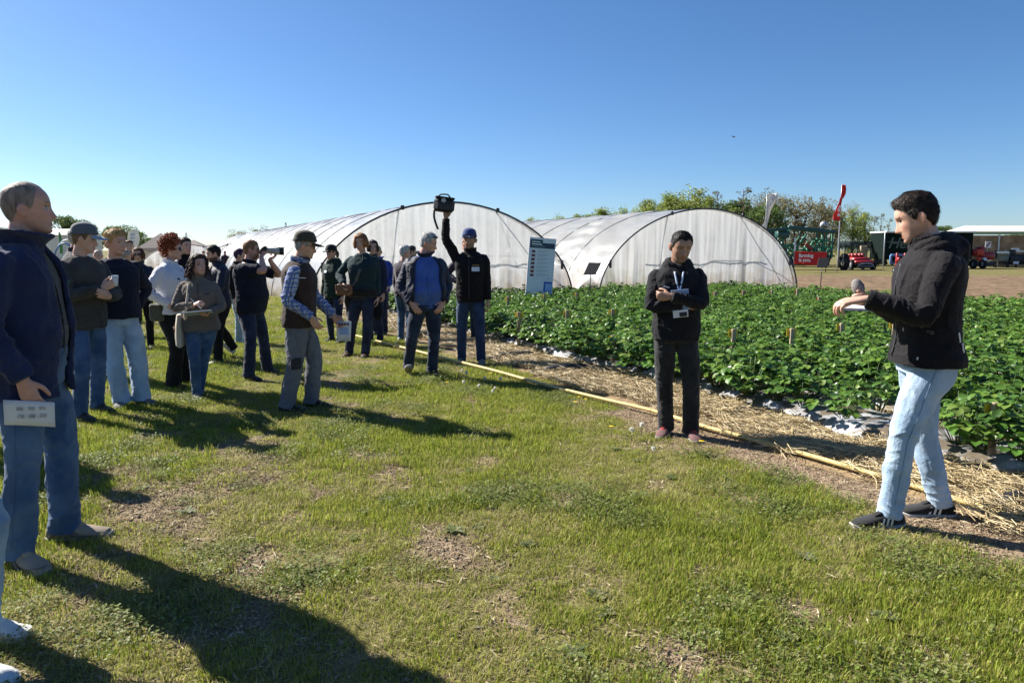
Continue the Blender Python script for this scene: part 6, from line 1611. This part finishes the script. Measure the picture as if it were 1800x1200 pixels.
# ---------------------------------------------------------------- person cut by the left edge
X, Y = -2.36, 2.62; H = 1.76; hd = -95
p = Person('person in grey sweatshirt, pale jeans and white trainers cut off by the left edge', X, Y, H, hd, .007, SK, head=-80, lf=fp(X, Y, H, hd, -28, 1112, -98), rf=fp(X, Y, H, hd, -62, 1190, -100), seed=2, pel=(0, -.04))
p.set_arm('R', (.10, .24, 1.05), (.8, -1, -.3), curl=.6); p.set_arm('L', (-.2, .14, .98), (-.5, -1, 0), curl=.6)
p.body(hair=(.06, .04, .03)).hair(.014); p.top(grey_sw, name='sweatshirt', hem=.86, collar='round', ease=.03); p.trousers(paleden, thigh=.095).shoes(wh_shoe, sole_w, L=.29, lace=strp, overlay=strp)
X, Y, H = -4.32, 5.35, 1.78
p = Person('person just outside the left edge whose shadow falls on the grass', X, Y, H, -90, .012, SK, seed=3); p.set_arm('L', curl=.5); p.set_arm('R', curl=.5); p.body(hair=(.05, .03, .02)).hair(.014); p.top(navy_j, hem=.82); p.trousers(midden).shoes(bk_shoe, sole_b)

# ---------------------------------------------------------------- grey cap
X, Y, H = place(162, 731, 389); hd = -112
p = Person('young man in grey blue cap and charcoal sweater holding a cup', X, Y, H, hd, .0065, SK, head=-68, hpitch=8, lf=fp(X, Y, H, hd, 172, 722, -110), rf=fp(X, Y, H, hd, 142, 738, -120), seed=4)
p.set_arm('R', (.03, .27, 1.17), (1, -.3, -.8), hd=(-.6, .5, .45), hn=(-.7, -.6, .1), curl=.7); p.set_arm('L', (-.06, .26, 1.10), (-1, -.3, -.8), hd=(.8, .4, .2), hn=(.3, -1, .3), curl=.7)
p.body(hair=(.16, .10, .05), nose=1.2).hair(.008, style='crop').cap(grey_c, sky_c, brim=.085)
p.top(char_s, name='sweater', hem=.84, ease=.032, cuff=.04, amp=.006); p.trousers(midden, hem=.062, amp=.006).shoes(bk_shoe, sole_b)
a = p.arm['R']; c = a['W'] + a['d'] * .09 + np.array((-.035, .01, .02))
m = MB().tube([c + (0, 0, -.04), c + (0, 0, .025), c + (0, 0, .048)], [.022, .027, .029], n=16, step=.03); held(p, 'paper_cup', 'pale paper cup held by the young man in the cap', 'cup', [('cup', m, paper_m), ('lid', MB().disc(c + (0, 0, .050), (0, 0, 1), .030, .008), tag_m)])

# ---------------------------------------------------------------- blond young man
X, Y, H = place(219, 711, 400); hd = -130
p = Person('blond young man in navy sweater and pale loose jeans', X, Y, H, hd, .0065, SK, head=-108, hpitch=2, lf=fp(X, Y, H, hd, 250, 708, -110), rf=fp(X, Y, H, hd, 214, 712, -165), seed=5)
p.set_arm('R', (.17, -.14, .97), (1, -.5, 0), curl=.6); p.set_arm('L', (-.20, -.10, .95), (-1, -.5, 0), curl=.6)
p.body(hair=(.42, .26, .10), nose=1.15).hair(.024, lump=.006, front=.068); p.top(navy_s, name='sweater', hem=.90, ease=.040, fat=1.12, cuff=.042, amp=.007)
p.trousers(ltden, hem=.085, knee=.086, thigh=.098, amp=.010, fit=1.05).shoes(gr_shoe, sole_w, lace=strp); seams(p, dkseam)

# ---------------------------------------------------------------- red haired woman
X, Y, H = place(312, 679, 414); hd = -100
p = Person('woman with curly red hair, sunglasses and white jacket', X, Y, H, hd, .0065, SK, female=True, head=-72, lf=fp(X, Y, H, hd, 326, 672, -95), rf=fp(X, Y, H, hd, 306, 682, -105), seed=7, girth=1.06)
p.set_arm('R', (.21, .10, .99), (.7, -1, .1), curl=.7); p.set_arm('L', (-.20, .10, .99), (-.7, -1, .1), curl=.7)
p.body(hair=(.24, .06, .022), brow=True).hair(.026, style='curly', front=.066, lump=.010).glasses(); p.top(white_j, hem=.90, ease=.034, collar='shirt', amp=.007, fat=1.05, hemflare=.01); p.strip('bag_strap', [(-.02, 1.40), (.05, 1.2), (.13, 1.0), (.16, .93)], .014, leather); p.patch('logo', .09, 1.30, .03, .018, navy_j)
p.trousers(black_t, hem=.085, knee=.078, thigh=.092, amp=.005).shoes(br_shoe, sole_b, L=.26)
held(p, 'shoulder_bag', 'small olive shoulder bag at the hip of the red haired woman', 'bag', [('pouch', block((.20, -.06, .90), (0, 1, 0), (0, 0, 1), .17, .20, .06, .02), cloth('olive_bag', (.06, .06, .04)))])

# ---------------------------------------------------------------- woman with clipboard
X, Y, H = place(360, 697, 441); hd = -160
p = Person('woman with long dark curls and taupe fleece writing on a clipboard', X, Y, H, hd, .0065, SK, female=True, head=-128, hpitch=-8, lf=fp(X, Y, H, hd, 352, 694, -170), rf=fp(X, Y, H, hd, 346, 698, -150), seed=9, girth=1.06)
p.set_arm('R', (.05, .24, 1.15), (1, -.2, -.8), hd=(-.6, .8, .3), hn=(-.5, -.3, -.8), curl=.8); p.set_arm('L', (-.09, .27, 1.03), (-1, -.2, -.8), hd=(.3, 1, .1), hn=(.1, 0, 1), curl=.4)
p.body(hair=(.040, .020, .014)).hair(.022, style='curlylong', front=.068, lump=.006); p.top(taupe_f, name='fleece', hem=.86, ease=.036, collar='stand', amp=.007, hemflare=.012); p.strip('half_zip', [(0, 1.41), (0, 1.33), (0, 1.25)], .010, zip_m); p.patch('logo', -.09, 1.30, .05, .008, navy_j)
p.strip('tote_strap', [(.10, 1.41), (.11, 1.30), (.13, 1.15), (.15, 1.0)], .028, canvas)
p.trousers(bluden, hem=.052, knee=.06, thigh=.085, amp=.005).shoes(gr_shoe, sole_w, L=.25)
hp = p.arm['L']['W'] + p.arm['L']['d'] * .08
held(p, 'clipboard', 'clipboard with white paper held by the woman in taupe', 'clipboard', [('board', block(hp + np.array((.06, .02, .025)), (1, 0, -.08), (0, 1, .25), .30, .23, .006), sky_c), ('sheet', block(hp + np.array((.06, .015, .032)), (1, 0, -.08), (0, 1, .25), .28, .21, .003), paper_m)])
a = p.arm['R']; c = a['W'] + a['d'] * .11 + np.array((.0, .0, -.02))
held(p, 'pen', 'slim white pen in the hand of the woman with the clipboard', 'pen', [('barrel', MB().tube([c + (-.03, .04, -.05), c + (.09, -.02, .07)], [.004, .005], n=7), strp)])
held(p, 'tote_bag', 'natural canvas tote bag with faint red print hanging at her side', 'bag', [('pouch', MB().rings([[(.235 + .05 * f * math.cos(t), -.02 + .15 * math.sin(t) * (1 - .1 * f), z) for t in np.linspace(0, 6.283, 20, endpoint=False)] for z, f in ((.64, .5), (.66, 1.), (.78, 1.1), (.90, .9), (1.02, .45))]), canvas), ('faded_print', block((.292, -.02, .82), (0, 1, 0), (.1, 0, 1), .10, .12, .004), pm('faded_red', (.42, .25, .22), .9, .3, 20.))])

# ---------------------------------------------------------------- bearded man walking
X, Y, H = place(392, 636, 427); hd = 128
p = Person('bearded dark haired man in navy jacket walking in white trainers', X, Y, H, hd, .008, SK, head=118, hpitch=10, lf=fp(X, Y, H, hd, 384, 640, 140), rf=fp(X, Y, H, hd, 410, 628, 120, .10, -42), seed=10)
p.set_arm('L', (-.14, .26, 1.02), (-1, -.6, -.5), curl=.8); p.set_arm('R', (.2, .1, .95), curl=.6)
p.body(hair=(.016, .012, .010), beard=.85, nose=1.2).hair(.015); p.top(navy_j, hem=.84, collar='stand'); p.trousers(black_t, hem=.062).shoes(wh_shoe, sole_w)
hp = p.arm['L']['W'] + p.arm['L']['d'] * .08; held(p, 'folder', 'dark folder with pale pages carried by the bearded man', 'folder', [('cover', block(hp, (0, 1, .3), (.2, -.3, 1), .16, .23, .012), black_c), ('pages', block(hp + np.array((-.01, 0, 0)), (0, 1, .3), (.2, -.3, 1), .15, .22, .008), paper_m)])

# ---------------------------------------------------------------- photographer
X, Y, H = place(447, 661, 417); hd = -100
p = Person('photographer in navy polo shirt holding a camera with a long lens to his eye', X, Y, H, hd, .0065, (.55, .29, .21), head=-72, lf=fp(X, Y, H, hd, 470, 655, -110), rf=fp(X, Y, H, hd, 438, 667, -120), seed=11, girth=1.14, belly=.05, shoulder=1.05)
p.set_arm('R', p.hc + p.hM @ np.array((.085, .115, -.075)), (.9, .2, -1), hd=p.hM @ np.array((-.35, .5, .8)), hn=p.hM @ np.array((-1, .2, 0)), curl=.8); p.set_arm('L', p.hc + p.hM @ np.array((-.02, .21, -.12)), (-.8, .2, -1), hd=p.hM @ np.array((.0, .7, .7)), hn=p.hM @ np.array((.3, 0, 1)), curl=.7)
p.body(hair=(.23, .12, .055), beard=.3, arms_bare=True, fat=.5, nose=1.1).hair(.011, style='crop'); p.glasses(False); p.top(navy_p, name='polo_shirt', hem=.86, ease=.030, sleeve='short', collar='shirt', amp=.006, fat=1.06); p.trousers(dkden, hem=.066).shoes(bk_shoe, sole_b)
hM, hc = p.hM, p.hc; f_ = lambda q: hc + hM @ np.array(q)
held(p, 'camera', 'black camera with a large grey tipped lens at the photographer\'s face', 'camera', [('camera_body', MB().box(f_((.0, .155, .0)), (.145, .06, .10), hM, .012), cam_b), ('lens', MB().tube([f_((0, .18, -.005)), f_((0, .23, -.006)), f_((0, .27, -.008)), f_((0, .33, -.01))], [.036, .037, .042, .05], n=16, step=.03), lens_w), ('lens_hood', MB().tube([f_((0, .32, -.01)), f_((0, .35, -.011)), f_((0, .385, -.012))], [.048, .050, .052], n=16, step=.03), cam_b), ('strap', MB().tube([f_((.07, .15, .02)), f_((.09, .08, -.06)), f_((.07, .0, -.15))], [(.012, .003)] * 3, n=6, step=.03), cam_b)])

# ---------------------------------------------------------------- man with plaid shirt and vest
X, Y, H = place(533, 720, 403); hd = -86
p = Person('man in olive cap, brown vest and blue plaid shirt with grey work trousers', X, Y, H, hd, .0055, (.52, .29, .21), head=-76, hpitch=10, lean=3, lf=fp(X, Y, H, hd, 548, 714, -95), rf=fp(X, Y, H, hd, 505, 722, -92), seed=13, girth=1.04)
p.set_arm('R', (.19, .14, .95), (.5, -1, -.1), hd=(-.3, .5, -.9), hn=(-1, 0, 0), curl=.4); p.set_arm('L', (-.19, .28, .93), (-.5, -1, -.1), hd=(0, .6, -.8), hn=(1, 0, 0), curl=.7)
p.body(hair=(.30, .27, .24), beard=.12, nose=1.35).hair(.007, style='crop').cap(olive_c, brim=.075); p.glasses(False)
p.top(plaid, name='shirt', hem=.92, ease=.016, collar='shirt', cuff=.040, amp=.006); p.top(brown_v, name='vest', hem=.86, ease=.038, sleeve='none', collar='stand', amp=.006)
p.strip('zip', [(0, 1.42), (0, 1.3), (0, 1.1), (0, .9)], .014, grey_w); p.patch('pocket_zip', 0, 1.03, .008, .085, strp, dirn=(-1, 0, 0), y=.07); p.patch('reflective_trim', 0, 1.335, .17, .006, strp, dirn=(-1, 0, 0), y=.02)
p.trousers(grey_w, hem=.070, knee=.078, thigh=.094, amp=.008, bunch=.012, name='work_trousers').shoes(bk_shoe, sole_b, L=.30, high=.02)
for (k, zz, w, h, nm) in (('R', .52, .10, .12, 'knee_patch'), ('R', .70, .09, .15, 'thigh_pocket')):
    p._bv = (None,); p.patch(nm, 0, zz, w, h, dark_sh if nm == 'knee_patch' else grey_w, dirn=(-1, 0, 0), y=p.foot['R']['knee'][1] * (1 if nm == 'knee_patch' else .5) + (.03 if nm == 'knee_patch' else -.01), g=p.tro)
hp = p.arm['L']['W'] + p.arm['L']['d'] * .10; c = hp + np.array((.03, .05, -.08))
held(p, 'leaflet', 'printed leaflet with red fruit pictures in the hand of the man with the vest', 'leaflet', [('sheet', sheet(c, (.2, 1, 0), (0, .08, 1), .15, .20, .003, .004), paper_m)] + [('fruit_picture', block(c + nrm((.2, 1, 0)) * (-.045 + .03 * i) + np.array((.007, 0, .07)), (.2, 1, 0), (0, .08, 1), .02, .024, .003, 0), fruit_m) for i in range(4)] + [('text_panel', block(c + np.array((.007, 0, 0)), (.2, 1, 0), (0, .08, 1), .09, .07, .003, 0), lblue_m)])

# ---------------------------------------------------------------- woman in black cap
X, Y, H = place(590, 602, 430); hd = 158
p = Person('woman in black cap and dark green jacket with a white name tag', X, Y, H, hd, .008, SK, female=True, head=146, hpitch=3, lf=fp(X, Y, H, hd, 600, 603, 165), rf=fp(X, Y, H, hd, 583, 600, 150), seed=14)
p.set_arm('L', curl=.5); p.set_arm('R', curl=.5); p.body(hair=(.10, .06, .035)).hair(.012, style='pony').cap(black_c); p.top(dgreen_j, hem=.84, collar='stand', hood=True); p.patch('name_tag', .05, 1.30, .08, .045, tag_m); p.trousers(dkden, hem=.05).shoes(bk_shoe, sole_b, L=.26)

# ---------------------------------------------------------------- woman in teal sweater with bag
X, Y, H = place(642, 624, 407); hd = 178
p = Person('woman with short reddish blond hair in dark teal sweater with a brown shoulder bag', X, Y, H, hd, .0065, SK, female=True, head=172, hpitch=5, hroll=4, lf=fp(X, Y, H, hd, 643, 626, 185), rf=fp(X, Y, H, hd, 614, 624, 168), seed=15, girth=1.14)
p.set_arm('R', p.loc(603, 498, Y - .25), (1, -.4, -.5), hd=(-.2, .6, -.7), hn=(-1, 0, 0), curl=.7); p.set_arm('L', curl=.6)
p.body(hair=(.24, .11, .045)).hair(.018, style='bob', front=.060); p.top(teal_s, name='sweater', hem=.88, ease=.032, collar='round', amp=.006); p.strip('bag_strap', [(-.07, 1.42), (.0, 1.25), (.07, 1.10), (.11, 1.03)], .042, strap_m)
p.trousers(dkden, hem=.058, knee=.068, thigh=.096, amp=.006).shoes(br_shoe, sole_b, L=.26, high=.05)
th = np.linspace(0, 2 * math.pi, 30, endpoint=False)
mb = MB(); mb.rings(p.trings(.88, .99, .045, n=30)); 
for sg, z1 in ((1, .62),): mb.tube([(sg * .19, .02, .95), (sg * .22, .02, .82), (sg * .20, .03, z1)], [(.05, .06), (.06, .09), (.05, .05)], n=12, ref=(1, 0, 0), round_ends=True)
V, F, N = remesh(mb, .009, 3); add_obj('tied_jacket', make_mesh('tied_jacket', wrinkle(V, N, .012, 5), F, cloth('brown_black_jacket', (.020, .016, .014), .85)), p.root)
c = np.array(p.arm['R']['W']) + np.array((-.02, .03, -.085))
held(p, 'handbag', 'small brown leather handbag held in front of the woman in teal', 'bag', [('pouch', MB().box(c, (.22, .10, .15), None, .025), leather), ('flap', MB().box(c + (0, .056, .03), (.21, .012, .085), None, .004), leather)])
c2 = np.array(p.arm['L']['W']) + np.array((0, .02, -.16)); held(p, 'dark_hat', 'dark soft bag hanging from the left hand of the woman in teal', 'bag', [('pouch', MB().tube([c2 + (0, 0, .09), c2, c2 + (0, .01, -.10), c2 + (0, .01, -.14)], [(.03, .02), (.06, .04), (.07, .05), (.04, .03)], n=12, round_ends=True), black_t)])

# ---------------------------------------------------------------- grey haired man in blue shirt
X, Y, H = place(750, 663, 407); hd = -162
p = Person('grey haired man in open navy jacket and bright blue shirt, hands in pockets', X, Y, H, hd, .006, (.50, .27, .20), head=-92, hpitch=14, lf=fp(X, Y, H, hd, 760, 660, -140), rf=fp(X, Y, H, hd, 718, 659, -172, .05, -22), seed=20, girth=1.12, belly=.08, shoulder=1.02)
p.set_arm('R', (.20, .12, .94), (.8, -1, 0), hd=(-.5, .3, -.8), hn=(-.3, -1, 0), curl=.3); p.set_arm('L', (-.20, .12, .94), (-.8, -1, 0), hd=(.5, .3, -.8), hn=(.3, -1, 0), curl=.3)
p.body(hair=(.42, .41, .40), fat=.5, nose=1.3).hair(.020, lump=.004, recede=.01); p.top(blue_sh, name='shirt', hem=.865, ease=.014, sleeve='none', collar='shirt', amp=.006); p.strip('placket', [(0, 1.40), (0, 1.25), (0, 1.1), (0, .93)], .022, blue_sh)
p.top(navy_j, name='jacket', hem=.83, ease=.048, opening=.72, collar='open', fat=1.12, amp=.010, cuff=.046); p.trousers(dkden, hem=.062, amp=.008, waist=.91).shoes(bk_shoe, sole_g)
mb = MB(); mb.tube([p.H_((-.07, .045, .075)), p.H_((-.084, .0, .078)), p.H_((-.088, -.05, .05))], [.004] * 3, n=6); mb.tube([p.H_((.07, .045, .075)), p.H_((.088, .0, .078)), p.H_((.088, -.05, .05))], [.004] * 3, n=6); mb.tube([p.H_((-.07, .05, .09)), p.H_((0, .085, .095)), p.H_((.07, .05, .09))], [.012] * 3, n=6); mb.build('pushed_up_sunglasses', cam_b, p.root)

# ---------------------------------------------------------------- man holding up the bag
X, Y, H = place(828, 639, 403); hd = 176
p = Person('man in blue cap and black jacket holding a camera bag high above his head', X, Y, H, hd, .006, SKT, head=166, lf=fp(X, Y, H, hd, 846, 640, 190), rf=fp(X, Y, H, hd, 812, 638, 165), seed=21)
p.set_arm('R', p.loc(784, 385, Y - .05), (1, .3, -.6), hd=(-.05, .1, 1), hn=(-.2, 1, .2), curl=.5); p.set_arm('L', p.loc(858, 528, Y - .05), (-.5, -1, 0), curl=.5)
p.body(hair=(.03, .02, .015), beard=.35, nose=1.15).hair(.009, style='crop').cap(blue_c); p.top(black_j, hem=.83, collar='stand', ease=.028); p.patch('name_tag', -.085, 1.26, .10, .055, tag_m); p.patch('gold_mark', -.085, 1.31, .09, .012, pm('gold_print', (.22, .15, .06), .6)); p.strip('zip', [(0, 1.43), (0, 1.3), (0, 1.1), (0, .88)], .010, zip_m)
p.trousers(nvden, hem=.060).shoes(gr_shoe, sole_g, high=.02)
a = p.arm['R']; c = a['W'] + np.array((.02, .02, .17)); M_ = rotz(.25) @ roty(-.12)
held(p, 'camera_bag', 'black camera bag with dangling strap held above the crowd', 'bag', [('case', MB().box(c, (.26, .17, .17), M_, .035), cam_b), ('lid', MB().box(c + M_ @ np.array((0, 0, .09)), (.25, .165, .03), M_, .012), black_c), ('pocket', MB().box(c + M_ @ np.array((.02, .095, -.02)), (.16, .03, .10), M_, .012), cam_b), ('badge', MB().tube([c + (-.01, .085, .055), c + (-.01, .10, .058)], [.03, .028], n=14), lens_w), ('handle', MB().tube([c + (-.08, 0, .10), c + (-.05, 0, .135), c + (.05, 0, .135), c + (.08, 0, .10)], [.009] * 4, n=8), cam_b), ('strap', MB().tube([c + (.12, .02, -.04), c + (.125, .03, -.14), c + (.10, .03, -.24), c + (.075, .03, -.30)], [(.014, .004)] * 4, n=6), cam_b)])

# ---------------------------------------------------------------- people farther back
def extra(label, X, Y, H, hd, head, top, trou, hair=(.05, .03, .02), style='short', seed=40, female=False, arms='hang', hat=None, collar='stand', shoe=None, hp=0., th=.014, dark=False, beard=0., rec=0., vox=.010, **kw):
    p = Person(label, X, Y, H, hd, vox, SK, female=female, head=head, hpitch=hp, seed=seed, **kw)
    for k, sg in (('L', -1), ('R', 1)):
        if arms == 'pocket': p.set_arm(k, (sg * .2, .12, .95), (sg * .7, -1, 0), curl=.5)
        elif arms == 'hip' and k == 'R': p.set_arm(k, (sg * .17, .10, 1.05), (sg, -.4, 0), curl=.7)
        else: p.set_arm(k, curl=.5)
    p.body(hair=hair, beard=beard); 
    p.hair(th, style=style, recede=rec)
    if hat: p.cap(hat)
    if dark: p.glasses()
    p.top(top, hem=.84, collar=collar); p.trousers(trou).shoes(shoe or bk_shoe, sole_g); return p
X, Y, H = place(668, 588, 430); extra('man in royal blue jacket looking down before the tunnel film', X, Y, H, 178, 176, ltteal, dkden, hair=(.35, .27, .18), seed=41, hp=28, arms='pocket', rec=.01).top(blue_j, name='open_jacket', hem=.84, ease=.05, opening=.6, collar='open', fat=1.1)
X, Y, H = place(712, 600, 431); extra('grey haired woman in plum top seen from behind', X, Y, H, -35, -60, plum_s, bluden, hair=(.40, .39, .38), seed=42, female=True, collar='round', shoe=wh_shoe, th=.024)
X, Y, H = place_d(721, 431, 13.6); extra('dark haired person half hidden behind the grey haired woman', X, Y, H, -40, -70, plum_s, dkden, hair=(.05, .03, .025), seed=43)
X, Y, H = place_d(655, 421, 11.7); extra('dark haired person hidden behind the woman in teal', X, Y, H, 160, 200, navy_j, dkden, hair=(.025, .018, .014), seed=44, female=True, style='bob', shoe=br_shoe)
X, Y, H = place_d(822, 418, 11.6); extra('person with bare forearm hidden behind the man in the blue cap', X, Y, H, 170, 170, plum_s, dkden, seed=45, arms='hip')
X, Y, H = place_d(417, 436, 11.6); extra('person in black padded jacket and pale jeans behind the photographer', X, Y, H, -100, -70, black_j, paleden, seed=46, hair=(.05, .02, .05), shoe=wh_shoe)
X, Y, H = place_d(322, 416, 9.9); extra('dark haired man in black jacket behind the red haired woman', X, Y, H, -150, -120, black_j, dkden, hair=(.03, .02, .016), seed=47)
X, Y, H = place_d(129, 397, 8.6); extra('grey haired man hidden behind the grey cap', X, Y, H, -60, -40, dark_sh, dkden, hair=(.33, .32, .31), seed=48)
X, Y, H = place_d(217, 436, 12.5); extra('man with shaved grey head between the blond man and the sunglasses woman', X, Y, H, -60, -30, black_j, dkden, hair=(.30, .26, .23), style='crop', th=.004, seed=49)
X, Y, H = place(262, 612, 434); X, _ = wz(243, 440, Y)[0], 0; extra('brown haired woman in sunglasses and dark jacket behind the blond man', X, Y, H, -150, -165, navy_j, black_t, hair=(.11, .045, .02), seed=50, female=True, style='bob', dark=True, arms='pocket')
X, Y, H = place_d(226, 421, 15); extra('brown haired man farthest back beside the teardrop flag', X, Y, H, -150, -150, dark_sh, dkden, hair=(.12, .06, .03), seed=51)
X, Y, H = place_d(172, 437, 12.8); extra('bald man glimpsed between the cap and the blond hair', X, Y, H, -170, -160, grey_sw, dkden, hair=(.4, .3, .25), style='crop', th=.002, rec=.03, seed=52)
for i, (u, v, Y_, lb, mt) in enumerate(((243, 444, 38, 'tiny dark figure left of the beige pavilion', black_j), (358, 441, 36, 'tiny dark figure right of the bearded man', black_j), (395, 442, 40, 'tiny figure in purple between the bearded man and the photographer', plum_s))):
    X, Y, H = place_d(u, v, Y_); extra(lb, X, Y, min(max(H, 1.5), 1.8), 120 + 50 * i, None, mt, dkden, seed=60 + i, vox=.016)
# ================================================================== SMALL PLANTS IN THE TURF
dand_m = pm('dandelion_yellow', (.80, .55, .02), .6, .1, 30.); seed_m = pm('seed_head', (.80, .78, .72), .9, .1, 40., transl=.3); weed_m = pm('weed_leaf', (0, 0, 0), .6, .15, 9., attr='Col', transl=.3, spec=.3)
def rosette(seed, n, L, w, cols, up=.35):
    g = np.random.default_rng(seed); mb = MB()
    for i in range(n):
        a = i * 2.4 + g.normal(0, .3); d = np.array((math.cos(a), math.sin(a), 0)); s_ = np.array((-d[1], d[0], 0)); l = L * g.uniform(.6, 1.1); ww = w * g.uniform(.7, 1.2); z = up * g.uniform(.3, 1.3)
        c = np.array(cols[g.integers(len(cols))]) * g.uniform(.8, 1.2); V = []
        for t, k in ((0, .25), (.35, .8), (.65, 1.), (.88, .6)):
            h = l * (z * t - .45 * z * t * t) + .006; q = d * l * t + (0, 0, h); V += [q - s_ * ww * k + (0, 0, .2 * ww), q, q + s_ * ww * k + (0, 0, .2 * ww)]
        V.append(d * l + (0, 0, l * z * .5 + .004)); F = []
        for r in range(3): F += [(r * 3, r * 3 + 1, r * 3 + 4, r * 3 + 3), (r * 3 + 1, r * 3 + 2, r * 3 + 5, r * 3 + 4)]
        F += [(9, 10, 12), (10, 11, 12)]; mb.add(V, F, c)
    return mb.mesh('weed', weed_m, True)
WV = [rosette(70 + k, 12 + k, .05 + .008 * (k % 3), .010 + .003 * (k % 2), [(.13, .16, .05), (.16, .18, .07), (.22, .22, .13), (.10, .13, .045)]) for k in range(4)]
spots = [(1160, 1010), (1215, 1120), (1250, 1125), (1060, 1080), (820, 830), (640, 900), (540, 770), (520, 765), (620, 950), (680, 880), (800, 935), (840, 930), (1180, 840), (1120, 810), (1080, 790), (1240, 800), (1020, 760), (960, 720), (900, 700), (1050, 1050), (1350, 1020), (1420, 980), (1480, 1060), (1560, 1090), (1300, 900), (1130, 870), (980, 860), (930, 960), (560, 1010), (330, 900), (250, 860), (1640, 1040), (1720, 1120), (1380, 1120), (1010, 1150), (870, 1020)]
for i, (u, v) in enumerate(spots):
    x, y = gnd(u, v); o = add_obj('broadleaf_weed', WV[i % 4], None, (x, y, float(gz(x, y))), i * 1.7); s_ = rng.uniform(.7, 1.25); o.scale = (s_, s_, s_)
    tag(o, 'flat grey green broadleaf weed rosette in the turf', 'weed', 'broadleaf weeds in the turf')
fl_src = MB()
for i in range(26):
    a = i * 2.4; r = .019 * math.sqrt((i + .5) / 26); d = np.array((math.cos(a), math.sin(a), 0)); s_ = np.array((-d[1], d[0], 0)); fl_src.add([d * r * .3 + (0, 0, .012), d * r - s_ * .004 + (0, 0, .012 - r * .2), d * r + s_ * .004 + (0, 0, .012 - r * .2)], [(0, 1, 2)])
fl_me = fl_src.mesh('flower_head', dand_m, False)
sb = MB(); g = np.random.default_rng(3)
for i in range(60):
    d = nrm(g.normal(0, 1, 3)); u_ = nrm(np.cross(d, g.normal(0, 1, 3))); sb.add([(0, 0, 0), d * .016 - u_ * .004, d * .017 + u_ * .004], [(0, 1, 2)])
sb_me = sb.mesh('seed_head', seed_m, False)
stem_me = MB().tube([(0, 0, 0), (.004, 0, .04), (0, 0, .075)], [.0022, .002, .002], n=5, step=.05).mesh('stem', pm('stem_green', (.14, .18, .06), .6))
for i, (u, v, k) in enumerate([(1233, 782, 0), (1018, 700, 0), (1012, 712, 0), (693, 612, 0), (728, 618, 0), (786, 676, 0), (862, 660, 0), (1030, 704, 0), (1075, 755, 0), (640, 610, 0), (940, 672, 1), (696, 606, 1), (815, 676, 1), (842, 682, 1), (870, 684, 1), (812, 652, 1), (820, 660, 1), (866, 690, 1), (1110, 760, 1), (1128, 752, 1), (905, 640, 1), (880, 668, 1), (852, 668, 1), (764, 628, 1), (1148, 790, 1)]):
    x, y = gnd(u, v, .06); r = empty('dandelion', (x, y, float(gz(x, y))), i * .9, 'yellow dandelion in the grass near the straw' if k == 0 else 'white dandelion seed head in the grass near the straw', 'flower', 'dandelions' if k == 0 else 'dandelion seed heads', rng.uniform(.85, 1.3))
    add_obj('stem', stem_me, r); add_obj('flower_head' if k == 0 else 'seed_head', fl_me if k == 0 else sb_me, r, (0, 0, .072))
_sc = bpy.data.scenes.get('tmp')
if _sc: bpy.data.scenes.remove(_sc)
